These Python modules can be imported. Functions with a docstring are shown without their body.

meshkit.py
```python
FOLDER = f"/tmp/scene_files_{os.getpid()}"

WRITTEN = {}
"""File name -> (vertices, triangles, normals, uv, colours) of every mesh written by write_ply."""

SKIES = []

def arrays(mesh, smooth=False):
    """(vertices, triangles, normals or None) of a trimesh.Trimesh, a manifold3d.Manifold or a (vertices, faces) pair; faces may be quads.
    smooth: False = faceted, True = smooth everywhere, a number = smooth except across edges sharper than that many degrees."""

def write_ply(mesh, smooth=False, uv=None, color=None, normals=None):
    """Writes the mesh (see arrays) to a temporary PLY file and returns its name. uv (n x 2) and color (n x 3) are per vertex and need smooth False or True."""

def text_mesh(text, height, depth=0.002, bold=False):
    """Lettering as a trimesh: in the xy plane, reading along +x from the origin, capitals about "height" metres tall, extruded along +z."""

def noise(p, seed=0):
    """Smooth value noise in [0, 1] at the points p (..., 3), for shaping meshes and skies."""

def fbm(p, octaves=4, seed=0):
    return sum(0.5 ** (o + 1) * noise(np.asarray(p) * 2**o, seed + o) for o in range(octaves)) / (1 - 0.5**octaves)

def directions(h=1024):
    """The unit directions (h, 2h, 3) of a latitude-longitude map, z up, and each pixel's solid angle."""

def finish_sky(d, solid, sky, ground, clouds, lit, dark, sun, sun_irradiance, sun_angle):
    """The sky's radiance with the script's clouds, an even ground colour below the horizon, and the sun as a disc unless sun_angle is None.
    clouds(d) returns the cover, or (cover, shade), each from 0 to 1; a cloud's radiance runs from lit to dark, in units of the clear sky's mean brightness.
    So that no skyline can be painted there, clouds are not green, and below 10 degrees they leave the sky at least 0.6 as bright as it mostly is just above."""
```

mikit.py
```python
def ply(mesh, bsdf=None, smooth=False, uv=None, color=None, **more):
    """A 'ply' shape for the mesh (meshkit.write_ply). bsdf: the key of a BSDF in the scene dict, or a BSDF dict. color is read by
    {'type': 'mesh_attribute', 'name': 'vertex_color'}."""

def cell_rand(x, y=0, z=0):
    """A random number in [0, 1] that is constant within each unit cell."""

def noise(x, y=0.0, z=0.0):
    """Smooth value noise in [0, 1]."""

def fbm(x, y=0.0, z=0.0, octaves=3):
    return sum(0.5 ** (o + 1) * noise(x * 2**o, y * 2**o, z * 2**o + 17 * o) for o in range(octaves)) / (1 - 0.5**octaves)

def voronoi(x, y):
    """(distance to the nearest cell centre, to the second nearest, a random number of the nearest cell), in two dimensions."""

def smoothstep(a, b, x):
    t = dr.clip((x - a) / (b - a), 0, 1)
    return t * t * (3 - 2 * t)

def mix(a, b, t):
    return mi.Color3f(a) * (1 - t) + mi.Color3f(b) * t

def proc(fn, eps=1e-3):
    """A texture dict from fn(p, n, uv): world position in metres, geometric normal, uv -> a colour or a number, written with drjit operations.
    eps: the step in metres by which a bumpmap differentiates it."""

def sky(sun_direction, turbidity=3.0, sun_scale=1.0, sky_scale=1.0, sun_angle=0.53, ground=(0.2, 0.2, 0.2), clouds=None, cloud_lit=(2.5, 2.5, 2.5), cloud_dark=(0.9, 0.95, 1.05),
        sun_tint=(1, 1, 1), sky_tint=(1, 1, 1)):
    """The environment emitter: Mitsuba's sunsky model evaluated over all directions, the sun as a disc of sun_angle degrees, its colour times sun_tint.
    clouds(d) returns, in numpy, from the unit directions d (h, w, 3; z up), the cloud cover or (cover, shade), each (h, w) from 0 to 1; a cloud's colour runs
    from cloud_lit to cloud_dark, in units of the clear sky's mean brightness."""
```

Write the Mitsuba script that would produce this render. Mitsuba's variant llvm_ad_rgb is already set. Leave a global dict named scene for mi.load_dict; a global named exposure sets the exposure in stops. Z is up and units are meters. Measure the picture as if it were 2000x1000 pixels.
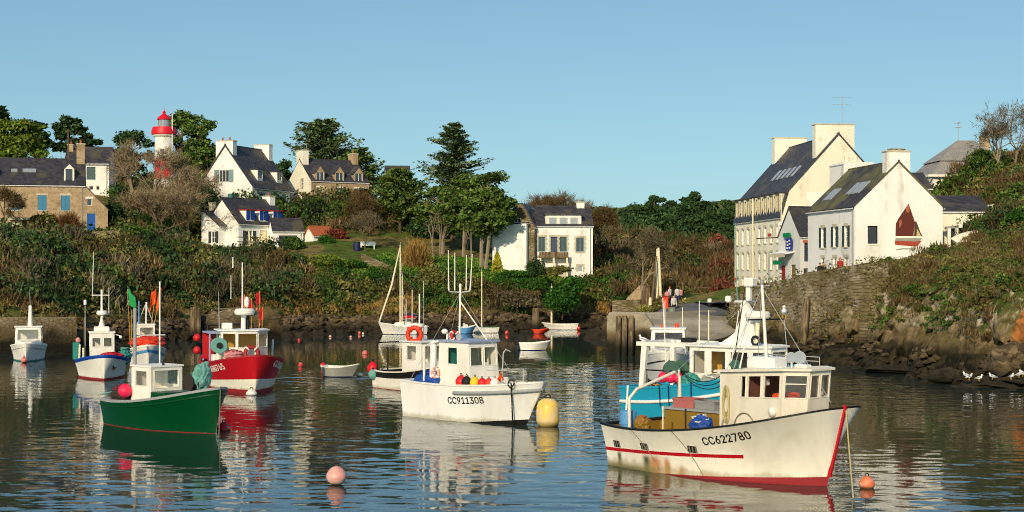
import math
import numpy as np
import trimesh
import manifold3d as m3
import shapely.geometry as sg
import drjit as dr
import mitsuba as mi
import mikit
import meshkit
from scipy.interpolate import RBFInterpolator
from scipy.spatial import cKDTree
from mikit import proc, noise, fbm, voronoi, smoothstep, mix, cell_rand

# ------------------------------------------------------------------ camera, sky, exposure
T = mi.ScalarTransform4f
FOCAL, HORIZON, CAM_Z = 3000.0, 527.0, 6.5      # in pixels of the 2000 x 1000 photograph; metres
scene, labels = {}, {}
scene['camera'] = {'type': 'perspective', 'fov': 2 * math.degrees(math.atan(1000 / FOCAL)), 'fov_axis': 'x',
                   'to_world': T().look_at(origin=[0, 0, CAM_Z], target=[0, 100, CAM_Z], up=[0, 0, 1]),
                   'principal_point_offset_y': -(HORIZON - 500) / 1000.0, 'near_clip': 0.5, 'far_clip': 5000.0}
SUN = (-0.27, -0.87, 0.40)
scene['sky'] = mikit.sky(SUN, turbidity=3.2, sun_tint=(1.0, 1.05, 1.2), sky_tint=(1.02, 1.29, 1.38))
exposure = 1.5

# ------------------------------------------------------------------ helpers: colour, frames, meshes
def lin(r, g, b):
    c = np.array([r, g, b]) / 255.0
    return [float(x) for x in np.where(c <= 0.04045, c / 12.92, ((c + 0.055) / 1.055) ** 2.4)]

def rgb(c):
    return {'type': 'rgb', 'value': [float(x) for x in c]}

PAINT = {}

def mat(name, r, g, b, rough=0.5, spec=0.4, metallic=0.0):
    """a plain painted material; r g b as sRGB bytes of its base colour"""
    PAINT[name] = (r, g, b)
    scene[name] = {'type': 'twosided', 'b': {'type': 'principled', 'base_color': rgb(lin(r, g, b)), 'roughness': rough, 'specular': spec, 'metallic': metallic}}
    return name

def pmat(name, fn, rough=0.7, spec=0.3, bump=None, scale=1.0, eps=0.02):
    b = {'type': 'principled', 'base_color': proc(fn), 'roughness': rough, 'specular': spec}
    if bump is not None:
        b = {'type': 'bumpmap', 'tex': proc(bump, eps=eps), 'scale': scale, 'b': b}
    scene[name] = {'type': 'twosided', 'b': b}
    return name

def px(x, y, Y):
    """the point seen at pixel x, y of the photograph when it stands Y metres away"""
    return np.array([(x - 1000) / FOCAL * Y, Y, CAM_Z - (y - HORIZON) / FOCAL * Y])

def water_Y(y):
    return FOCAL * CAM_Z / (y - HORIZON)

class Frame:
    def __init__(self, o=(0, 0, 0), ang=0.0, pitch=0.0, roll=0.0):
        c, s = math.cos(ang), math.sin(ang)
        R = np.array([[c, -s, 0], [s, c, 0], [0, 0, 1.0]])
        cp, sp = math.cos(pitch), math.sin(pitch)
        R = R @ np.array([[cp, 0, -sp], [0, 1, 0], [sp, 0, cp]])
        cr, sr = math.cos(roll), math.sin(roll)
        self.R, self.o = R @ np.array([[1, 0, 0], [0, cr, -sr], [0, sr, cr]]), np.array(o, float)
    def __call__(self, v):
        return np.asarray(v, float) @ self.R.T + self.o
WORLD = Frame()

def vf(m):
    if hasattr(m, 'to_mesh'):
        q = m.to_mesh()
        return np.array(q.vert_properties[:, :3], float), np.array(q.tri_verts, int)
    if isinstance(m, trimesh.Trimesh):
        return np.array(m.vertices), np.array(m.faces)
    v, f = np.asarray(m[0], float), np.asarray(m[1], int)
    if f.ndim == 2 and f.shape[1] == 4:
        f = np.vstack([f[:, [0, 1, 2]], f[:, [0, 2, 3]]])
    return v, f

def cat(*ms):
    V, F, n = [], [], 0
    for m in ms:
        v, f = vf(m)
        V.append(v); F.append(f + n); n += len(v)
    return np.vstack(V), np.vstack(F)

def unique(key):
    if key not in scene and key not in labels:
        return key
    i = 1
    while f'{key}_{i:03d}' in scene or f'{key}_{i:03d}' in labels:
        i += 1
    return f'{key}_{i:03d}'

def thing(name, label, category, group=None):
    key = unique(name)
    labels[key] = {'label': label, 'category': category}
    if group:
        labels[key]['group'] = group
    return key

def part(parent, name, mesh, bsdf, frame=WORLD, smooth=False, color=None, label=None):
    key = unique(f'{parent}__{name}' if parent else name)
    v, f = vf(mesh)
    scene[key] = mikit.ply((frame(v), f), bsdf, smooth=smooth, color=color)
    if label:
        labels[key] = {'label': label}
    return key

def single(name, label, category, mesh, bsdf, frame=WORLD, smooth=False, color=None, group=None):
    key = thing(name, label, category, group)
    v, f = vf(mesh)
    scene[key] = mikit.ply((frame(v), f), bsdf, smooth=smooth, color=color)
    return key

def setting(name, mesh, bsdf, kind='structure', label=None, category=None, smooth=False, color=None, parent=None):
    key = unique(name)
    scene[key] = mikit.ply(vf(mesh), bsdf, smooth=smooth, color=color)
    labels[key] = {'kind': kind}
    if label:
        labels[key]['label'] = label
    if category:
        labels[key]['category'] = category
    return key

def box(x0, x1, y0, y1, z0, z1):
    v = np.array([[x, y, z] for x in (x0, x1) for y in (y0, y1) for z in (z0, z1)], float)
    f = np.array([[0, 1, 3], [0, 3, 2], [4, 6, 7], [4, 7, 5], [0, 4, 5], [0, 5, 1], [2, 3, 7], [2, 7, 6], [0, 2, 6], [0, 6, 4], [1, 5, 7], [1, 7, 3]])
    return v, f

def hullpts(p):
    h = trimesh.convex.convex_hull(np.asarray(p, float))
    return np.array(h.vertices), np.array(h.faces)

def rbox(x0, x1, y0, y1, z0, z1, c=0.03):
    p = []
    for x, sx in ((x0, 1), (x1, -1)):
        for y, sy in ((y0, 1), (y1, -1)):
            for z, sz in ((z0, 1), (z1, -1)):
                p += [[x + sx * c, y + sy * c, z], [x + sx * c, y, z + sz * c], [x, y + sy * c, z + sz * c]]
    return hullpts(p)

def tube(pts, r, n=6):
    p = np.asarray(pts, float)
    r = np.broadcast_to(np.asarray(r, float), (len(p),))
    t = np.gradient(p, axis=0)
    t /= np.linalg.norm(t, axis=1, keepdims=True) + 1e-12
    ref = np.array([0, 0, 1.0]) if abs(t[:, 2]).max() < 0.95 else np.array([0.9, 0.43, 0.0])
    a = np.cross(t, ref); a /= np.linalg.norm(a, axis=1, keepdims=True) + 1e-12
    b = np.cross(t, a)
    ang = np.arange(n) * 2 * np.pi / n
    v = p[:, None] + r[:, None, None] * (np.cos(ang)[None, :, None] * a[:, None] + np.sin(ang)[None, :, None] * b[:, None])
    i, j = np.meshgrid(np.arange(len(p) - 1), np.arange(n), indexing='ij')
    q = np.stack([i * n + j, i * n + (j + 1) % n, (i + 1) * n + (j + 1) % n, (i + 1) * n + j], -1).reshape(-1, 4)
    f = np.vstack([q[:, [0, 2, 1]], q[:, [0, 3, 2]]])
    V = np.vstack([v.reshape(-1, 3), p[:1], p[-1:]])
    k = len(p) * n
    j = np.arange(n)
    f = np.vstack([f, np.stack([np.full(n, k), j, (j + 1) % n], 1), np.stack([np.full(n, k + 1), (len(p) - 1) * n + (j + 1) % n, (len(p) - 1) * n + j], 1)])
    return V, f

def rod(a, b, r, r2=None, n=8):
    return tube([a, b], [r, r if r2 is None else r2], n)

def lathe(prof, n=20, o=(0, 0, 0)):
    p = np.asarray(prof, float)
    ang = np.arange(n) * 2 * np.pi / n
    v = np.stack([p[:, None, 0] * np.cos(ang), p[:, None, 0] * np.sin(ang), np.broadcast_to(p[:, None, 1], (len(p), n))], -1)
    i, j = np.meshgrid(np.arange(len(p) - 1), np.arange(n), indexing='ij')
    q = np.stack([i * n + j, i * n + (j + 1) % n, (i + 1) * n + (j + 1) % n, (i + 1) * n + j], -1).reshape(-1, 4)
    return v.reshape(-1, 3) + np.array(o), np.vstack([q[:, [0, 1, 2]], q[:, [0, 2, 3]]])

def ball(c, rx, ry=None, rz=None, n=2):
    m = trimesh.creation.icosphere(n)
    return np.array(m.vertices) * [rx, ry or rx, rz or rx] + np.array(c), np.array(m.faces)

def torus(R, r, n=28, k=8):
    th = np.linspace(0, 2 * np.pi, n, endpoint=False)
    ph = np.linspace(0, 2 * np.pi, k, endpoint=False)
    v = np.stack([(R + r * np.cos(ph)) * np.cos(th)[:, None], (R + r * np.cos(ph)) * np.sin(th)[:, None], np.broadcast_to(r * np.sin(ph), (n, k))], -1).reshape(-1, 3)
    i, j = np.meshgrid(np.arange(n), np.arange(k), indexing='ij')
    q = np.stack([i * k + j, ((i + 1) % n) * k + j, ((i + 1) % n) * k + (j + 1) % k, i * k + (j + 1) % k], -1).reshape(-1, 4)
    return v, np.vstack([q[:, [0, 1, 2]], q[:, [0, 2, 3]]])

def turn(m, axis, deg, o=(0, 0, 0)):
    v, f = vf(m)
    a = math.radians(deg)
    R = trimesh.transformations.rotation_matrix(a, axis)[:3, :3]
    return v @ R.T + np.array(o), f

def move(m, o):
    v, f = vf(m)
    return v + np.array(o), f

def grid_faces(a, b):
    i, j = np.meshgrid(np.arange(a - 1), np.arange(b - 1), indexing='ij')
    k = i * b + j
    q = np.stack([k, k + b, k + b + 1, k + 1], -1).reshape(-1, 4)
    return np.vstack([q[:, [0, 1, 2]], q[:, [0, 2, 3]]])

def lump(c, rx, ry, rz, seed, amp=0.25, n=3, freq=1.3):
    """an uneven heap or boulder"""
    v, f = ball((0, 0, 0), 1, n=n)
    d = 1 + amp * 2 * (meshkit.fbm(v * freq + seed * 7.3 + 50, 3, seed) - 0.5)
    return v * d[:, None] * [rx, ry, rz] + np.array(c), f

# ------------------------------------------------------------------ materials
def m_ground(p, n, uv):
    g = fbm(p.x * 0.25, p.y * 0.25, 3.0, octaves=3)
    h = fbm(p.x * 1.7, p.y * 1.7, p.z * 1.7, octaves=3)
    grass = mix(lin(74, 92, 38), lin(110, 100, 58), smoothstep(0.40, 0.62, g))
    grass = mix(grass, lin(54, 48, 30), smoothstep(0.45, 0.75, h) * 0.7)
    rock = mix(lin(164, 150, 122), lin(104, 94, 72), smoothstep(0.38, 0.62, h))
    rock = mix(rock, lin(196, 186, 164), smoothstep(0.62, 0.75, fbm(p.x * 0.9, p.y * 0.9, p.z * 2.0 + 9, octaves=3)))
    d1, d2, r = voronoi((p.x + p.y * 0.6) * 0.9 + 0.8 * h, p.z * 0.8 + 0.5 * h)
    rock = rock * (0.45 + 0.55 * smoothstep(0.0, 0.14, d2 - d1)) * (0.75 + 0.5 * r)
    c = mix(grass, rock, smoothstep(0.80, 0.55, n.z + (h - 0.5) * 0.4))
    band = p.z + (h - 0.5) * 1.6
    ochre = mix(lin(132, 112, 74), lin(84, 72, 50), h)
    c = mix(c, ochre, smoothstep(3.4, 2.4, band) * 0.7)
    wet = mix(lin(58, 52, 36), lin(30, 30, 24), smoothstep(0.4, 0.6, h))
    return mix(c, wet, smoothstep(2.3, 1.5, band))

pmat('ground_soil', m_ground, 0.9, 0.1, bump=lambda p, n, uv: fbm(p.x * 2.2, p.y * 2.2, p.z * 2.2, octaves=3), scale=0.25, eps=0.05)

def m_rock(p, n, uv):
    h = fbm(p.x * 2.0, p.y * 2.0, p.z * 2.6, octaves=4)
    d1, d2, r = voronoi((p.x + p.y * 0.7) * 1.5 + h, p.z * 1.4 + 0.6 * h)
    c = mix(lin(120, 102, 76), lin(70, 60, 46), smoothstep(0.35, 0.65, h)) * (0.35 + 0.65 * smoothstep(0.0, 0.16, d2 - d1)) * (0.7 + 0.6 * r)
    c = mix(c, lin(112, 96, 56), smoothstep(0.56, 0.74, fbm(p.x * 0.8 + 5, p.y * 0.8, p.z, octaves=2)) * 0.45)
    return mix(c, lin(34, 32, 24), smoothstep(1.5, 0.5, p.z + (h - 0.5) * 1.4) * 0.85)

pmat('shore_rock', m_rock, 0.85, 0.2, bump=lambda p, n, uv: fbm(p.x * 3, p.y * 3, p.z * 3, octaves=3), scale=0.16, eps=0.03)

def m_stone(p, n, uv):
    s = p.x + p.y * 0.83
    d1, d2, r = voronoi(s * 2.6 + 0.4 * noise(p.z * 2, s), p.z * 4.4)
    joint = smoothstep(0.0, 0.2, d2 - d1)
    c = mix(lin(140, 128, 104), lin(172, 160, 132), r)
    c = mix(lin(122, 110, 88), c, joint)
    g = fbm(p.x * 0.5, p.y * 0.5, p.z * 0.6, octaves=3)
    c = mix(c, lin(104, 92, 54), smoothstep(0.42, 0.66, g) * 0.8)
    c = mix(c, lin(86, 70, 46), smoothstep(3.2, 1.4, p.z + 2 * (g - 0.5)) * 0.8)
    return mix(c, lin(36, 34, 26), smoothstep(1.7, 0.7, p.z + 2.4 * (g - 0.5)))

pmat('rubble_stone', m_stone, 0.9, 0.15, bump=lambda p, n, uv: 0.12 * smoothstep(0.0, 0.25, voronoi((p.x + p.y * 0.83) * 2.6, p.z * 4.4)[1] - voronoi((p.x + p.y * 0.83) * 2.6, p.z * 4.4)[0]), scale=1.0, eps=0.02)

def m_slate(p, n, uv):
    s = p.x * 0.6 + p.y
    row = dr.floor(p.z * 5.0)
    r = cell_rand(dr.floor(s * 3.5 + 0.5 * (row - 2 * dr.floor(row / 2))), row, 5)
    g = fbm(p.x * 0.6, p.y * 0.6, p.z * 0.9, octaves=3)
    c = mix(lin(50, 50, 56), lin(72, 70, 74), r)
    return mix(c, lin(96, 90, 66), smoothstep(0.55, 0.72, g) * 0.55)

def m_mossy(p, n, uv):
    g = fbm(p.x * 0.5 + 4, p.y * 0.5, p.z * 0.5, octaves=4)
    return mix(m_slate(p, n, uv), mix(lin(84, 84, 44), lin(120, 116, 80), noise(p.x * 2.2, p.y * 2.2, p.z * 2.2)), smoothstep(0.36, 0.62, g) * 0.85)

pmat('slate', m_slate, 0.55, 0.35)
pmat('mossy_slate', m_mossy, 0.7, 0.25)

def plaster(c1, c2, dirt, k=0.5):
    def f(p, n, uv):
        g = fbm(p.x * 0.35, p.y * 0.35, p.z * 0.25, octaves=4)
        st = noise((p.x + p.y) * 1.5, p.z * 0.15)
        c = mix(lin(*c1), lin(*c2), smoothstep(0.35, 0.65, g))
        return mix(c, lin(*dirt), smoothstep(0.55, 0.9, 0.5 * st + 0.5 * fbm(p.x * 2, p.y * 2, p.z * 1.2, octaves=2)) * k)
    return f

pmat('white_render', plaster((244, 243, 236), (236, 235, 226), (176, 170, 148), 0.6), 0.8, 0.2)
pmat('cool_render', plaster((226, 226, 220), (216, 217, 212), (170, 170, 158), 0.6), 0.8, 0.2)
pmat('cream_render', plaster((240, 236, 218), (232, 227, 204), (176, 166, 136), 0.5), 0.85, 0.15)
pmat('grey_render', plaster((206, 198, 172), (188, 182, 158), (140, 134, 112), 0.5), 0.85, 0.15)

def m_granite(p, n, uv):
    s = p.x + p.y
    row = dr.floor(p.z * 3.2)
    u = s * 1.7 + 0.5 * (row - 2 * dr.floor(row / 2)) + 0.3 * cell_rand(row, 3, 1)
    r = cell_rand(dr.floor(u), row, 2)
    fu, fz = u - dr.floor(u), p.z * 3.2 - row
    j = dr.minimum(dr.minimum(fu, 1 - fu) * 0.6, dr.minimum(fz, 1 - fz))
    c = mix(lin(160, 136, 104), lin(186, 162, 126), r)
    c = mix(lin(180, 162, 130), c, smoothstep(0.01, 0.07, j))
    return mix(c, lin(120, 98, 70), smoothstep(0.5, 0.75, fbm(p.x * 0.7, p.y * 0.7, p.z * 0.7, octaves=3)) * 0.5)

pmat('light_slate', lambda p, n, uv: mix(lin(132, 130, 126), lin(158, 154, 146), fbm(p.x * 1.5, p.y * 1.5, p.z * 3, octaves=3)), 0.6, 0.3)

def m_pier(p, n, uv):
    g = fbm(p.x * 0.5, p.y * 0.5, p.z * 0.6, octaves=3)
    c = mix(m_stone(p, n, uv), mix(lin(176, 168, 146), lin(150, 142, 118), fbm(p.x * 1.3, p.y * 1.3, p.z * 1.3, octaves=3)), smoothstep(1.5, 2.3, p.z + 1.2 * (g - 0.5)) * 0.85)
    return mix(c, lin(110, 104, 56), smoothstep(0.5, 0.7, g) * smoothstep(2.6, 1.6, p.z) * 0.5)

pmat('pier_stone', m_pier, 0.9, 0.15, bump=lambda p, n, uv: fbm(p.x * 3, p.y * 3, p.z * 4, octaves=3), scale=0.08, eps=0.03)
pmat('granite', m_granite, 0.85, 0.2)

def m_concrete(p, n, uv):
    g = fbm(p.x * 0.4, p.y * 0.25, p.z * 0.4, octaves=4)
    c = mix(lin(156, 150, 134), lin(122, 116, 100), smoothstep(0.35, 0.65, g))
    seam = smoothstep(0.04, 0.0, dr.abs(p.y * 0.33 - dr.round(p.y * 0.33)))
    c = mix(c, lin(92, 86, 70), seam * 0.4)
    return mix(c, lin(60, 58, 42), smoothstep(1.3, 0.4, p.z + 1.2 * (g - 0.5)))

pmat('concrete', m_concrete, 0.85, 0.2)
pmat('asphalt', lambda p, n, uv: mix(lin(72, 74, 80), lin(96, 96, 98), fbm(p.x * 0.8, p.y * 0.8, 0, octaves=3)), 0.85, 0.2)

def m_timber(p, n, uv):
    g = fbm(p.x * 9, p.y * 9, p.z * 0.8, octaves=3)
    return mix(mix(lin(140, 122, 94), lin(82, 68, 50), smoothstep(0.3, 0.7, g)), lin(34, 34, 24), smoothstep(1.6, 0.5, p.z + (g - 0.5)))

pmat('timber', m_timber, 0.85, 0.2)

for nm, c, ro in (('gloss_white', (236, 233, 222), 0.35), ('old_white', (222, 216, 198), 0.5), ('cool_white', (226, 228, 226), 0.4), ('black_paint', (28, 26, 24), 0.5),
                  ('rubber', (24, 24, 25), 0.7), ('red_paint', (186, 22, 34), 0.4), ('dull_red', (150, 40, 44), 0.6), ('lamp_red', (214, 24, 44), 0.45), ('orange_red', (214, 62, 30), 0.5), ('buoy_orange', (228, 120, 78), 0.5),
                  ('buoy_red', (208, 30, 40), 0.45), ('buoy_pink', (226, 160, 150), 0.55), ('pink', (226, 40, 84), 0.5), ('buoy_yellow', (236, 198, 96), 0.5), ('yellow', (226, 190, 40), 0.5),
                  ('turquoise', (30, 150, 182), 0.45), ('teal_paint', (40, 130, 120), 0.5), ('pale_teal', (104, 160, 150), 0.6), ('green_paint', (0, 66, 32), 0.35), ('sign_green', (0, 132, 76), 0.5), ('flag_green', (20, 150, 80), 0.7),
                  ('blue_paint', (20, 70, 160), 0.5), ('sky_blue', (90, 150, 200), 0.5), ('tarp_blue', (30, 72, 150), 0.6), ('navy', (26, 34, 78), 0.6), ('deep_blue', (36, 50, 140), 0.5),
                  ('shutter_blue', (60, 130, 165), 0.6), ('shutter_teal', (60, 124, 128), 0.6), ('shutter_grey', (122, 150, 152), 0.6), ('shutter_dark', (50, 62, 64), 0.6), ('door_blue', (16, 84, 170), 0.5),
                  ('grey_paint', (150, 152, 152), 0.5), ('deck_grey', (128, 122, 108), 0.7), ('ochre', (136, 106, 34), 0.6), ('rope', (186, 172, 120), 0.9), ('bark', (112, 94, 74), 0.95), ('dark_bark', (74, 62, 48), 0.95), ('pale_bark', (150, 136, 116), 0.95),
                  ('terracotta', (176, 96, 62), 0.8), ('brick_red', (164, 84, 64), 0.85), ('skin', (205, 150, 120), 0.6), ('hair_dark', (40, 30, 24), 0.7), ('cloth_dark', (34, 36, 44), 0.9), ('cloth_white', (196, 192, 186), 0.9),
                  ('cloth_red', (190, 40, 52), 0.9), ('cloth_pink', (206, 140, 140), 0.9), ('jean_blue', (50, 62, 96), 0.9), ('cane_yellow', (206, 160, 70), 0.6), ('cloth_orange', (232, 84, 26), 0.85), ('sail_brown', (96, 42, 34), 0.8), ('sail_rust', (172, 96, 66), 0.8), ('sail_dark', (78, 62, 40), 0.8),
                  ('sail_cream', (206, 178, 126), 0.8), ('mural_green', (150, 160, 110), 0.8), ('mural_red', (168, 70, 50), 0.8), ('mural_grey', (150, 152, 140), 0.8), ('net_green', (64, 100, 84), 0.95), ('net_dark', (52, 44, 40), 0.95), ('roof_blue', (146, 158, 186), 0.5),
                  ('steel', (176, 178, 178), 0.35), ('bird_white', (240, 240, 238), 0.8), ('bird_grey', (150, 154, 160), 0.8), ('beak', (226, 170, 40), 0.5), ('cream_paint', (232, 222, 186), 0.7), ('mural_white', (236, 236, 222), 0.8), ('crate_grey', (140, 140, 140), 0.7), ('crate_red', (166, 96, 90), 0.6), ('brown_curtain', (112, 70, 58), 0.8), ('orange_cloth', (220, 76, 40), 0.8)):
    mat(nm, *c, rough=ro)
scene['window_glass'] = {'type': 'twosided', 'b': {'type': 'principled', 'base_color': rgb(lin(62, 70, 76)), 'roughness': 0.06, 'specular': 0.6}}
scene['pale_glass'] = {'type': 'twosided', 'b': {'type': 'principled', 'base_color': rgb(lin(150, 160, 168)), 'roughness': 0.05, 'specular': 0.8}}
scene['clear_glass'] = {'type': 'thindielectric', 'int_ior': 1.5}
scene['chrome'] = {'type': 'twosided', 'b': {'type': 'principled', 'base_color': rgb((0.75, 0.76, 0.78)), 'roughness': 0.2, 'metallic': 1.0}}
scene['foliage'] = {'type': 'twosided', 'b': {'type': 'diffuse', 'reflectance': {'type': 'mesh_attribute', 'name': 'vertex_color'}}}
scene['painted'] = {'type': 'twosided', 'b': {'type': 'principled', 'base_color': {'type': 'mesh_attribute', 'name': 'vertex_color'}, 'roughness': 0.42, 'specular': 0.4}}
# ------------------------------------------------------------------ terrain
def zz(y, Y):
    return CAM_Z - (y - HORIZON) / FOCAL * Y

COLUMNS = {
    -700: [(112, 0), (114, 3), (135, 9), (170, 15), (230, 22), (300, 26)],
    -200: [(118, 0), (119.5, 2.6), (135, 6), (150, 8.4), (172, 10.6), (195, 13), (215, 17), (240, 20.5), (300, 25)],
    0: [(121, 0), (122.5, 2.6), (135, 5.5), (150, 8.3), (172, 10.6), (190, 11.2), (207, 17), (215, 17.6), (240, 20.5), (300, 25)],
    130: [(124, 0), (125.5, 2.6), (138, 5.5), (152, 8.2), (174, 10.6), (190, 11.5), (205, 16.6), (220, 17.6), (245, 21), (300, 25)],
    250: [(136, 0), (138, 2.7), (150, 6.2), (165, 8.6), (185, 11.9), (205, 15), (225, 16.5), (260, 21), (300, 24)],
    400: [(146, 0), (148, 2.6), (156, 5.0), (168, 7.6), (185, 9.4), (196, 9.9), (208, 14), (230, 16.8), (265, 20), (300, 23)],
    530: [(150, 0), (152, 2.6), (165, 6.3), (184, 8.9), (196, 9.4), (209, 14.6), (228, 16.6), (260, 19), (300, 21)],
    650: [(156, 0), (158, 1.9), (165, 4.6), (178, 8.0), (190, 10.0), (206, 14.0), (218, 15.6), (232, 16.3), (260, 17.5), (300, 19)],
    800: [(159, 0), (161, 2.0), (168, 4.6), (178, 7.3), (190, 9.3), (215, 13.4), (260, 16), (320, 18)],
    950: [(161, 0), (163, 2.2), (168, 4.6), (173, 6.0), (182, 7.4), (195, 9.3), (230, 13.4), (270, 15), (330, 17)],
    1100: [(170, 0), (172, 2.2), (176, 4.6), (181, 6.3), (189, 7.3), (200, 8.6), (240, 12.2), (300, 16)],
    1190: [(171, 0), (174, 2.4), (184, 4.6), (210, 8.4), (260, 12), (330, 18)],
    1214: [(116, -2), (138, 0.0), (152, 0.2), (162, 2.4)],
    1245: [(114, -1.5), (122, 2.2), (135, 2.9), (150, 3.5), (180, 4.6), (240, 10), (300, 15.5), (360, 21)],
    1330: [(113, -2), (120, -0.4), (125, 0.6), (137, 2.6), (150, 3.0), (165, 3.5), (190, 4.4), (260, 8.8), (330, 15), (420, 24)],
    1430: [(112, -2), (116, -1.2), (126, 0.3), (133, 1.9), (138, 2.8), (142, 3.2), (150, 3.4), (180, 3.8), (220, 5), (260, 9), (330, 17), (420, 27)],
    1550: [(113.2, 0), (114.8, 2.0), (119.5, 5.1), (135, 5.0), (158, 5.2), (185, 5.0), (220, 8), (280, 14)],
    1670: [(104.8, 0), (106.5, 2.0), (107.8, 4.2), (111, 5.9), (125, 6.0), (150, 7), (180, 10), (230, 16)],
    1760: [(98.5, 0), (99.5, 2.4), (101.5, 4.6), (106, 5.9), (122, 6.4), (150, 9), (175, 13), (230, 20)],
    1850: [(90.5, 0), (91.7, 1.6), (93.6, 4.2), (98, 5.2), (108, 6.7), (118, 7.5), (127, 7.9), (135, 9.3), (150, 11.5), (175, 15.6), (220, 20)],
    1930: [(87, 0), (89, 1.6), (91.3, 4.8), (97, 6.1), (103, 7.1), (112, 8.1), (125, 9.4), (150, 14.5), (175, 18), (220, 22)],
    2000: [(84.5, 0), (86.5, 0.8), (88.6, 3.2), (90.5, 4.9), (96, 6.0), (103, 7.6), (120, 10.3), (140, 14.5), (160, 18.3), (200, 22)],
    2200: [(79, 0), (84, 3), (90, 6.5), (110, 12), (150, 20), (200, 25)],
    2700: [(66, 0), (74, 6), (100, 14), (150, 22)],
}
ctrl = []
for col, pts in COLUMNS.items():
    for Y, z in pts:
        ctrl.append(((col - 1000) / FOCAL * Y, Y, z))
    Y0 = pts[0][0]
    if pts[0][1] >= 0:
        for d, z in ((3, -1.2), (14, -3), (40, -4)):
            ctrl.append(((col - 1000) / FOCAL * (Y0 - d), Y0 - d, z))
for x, y, z in ((-70, 95, 0), (-78, 60, 0), (-90, 95, 10), (-95, 60, 10), (-85, 20, 2), (-120, 20, 12), (44, 45, 0), (60, 45, 10), (50, 10, 0), (80, 10, 12), (0, 60, -4), (-30, 60, -4), (25, 50, -4), (0, 20, -4), (0, -50, -4),
                (-300, 300, 40), (-300, 100, 30), (300, 100, 35), (300, 300, 40), (-200, 600, 35), (0, 600, 22), (200, 600, 35), (0, 1400, 30), (-900, 1400, 40), (900, 1400, 40), (900, 0, 40), (-900, 0, 40)):
    ctrl.append((x, y, z))
ctrl = np.array(ctrl)
_rbf = RBFInterpolator(ctrl[:, :2], ctrl[:, 2], kernel='linear', neighbors=40)

def raw_height(x, y):
    q = np.stack([np.ravel(x), np.ravel(y)], 1)
    return _rbf(q)

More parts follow.
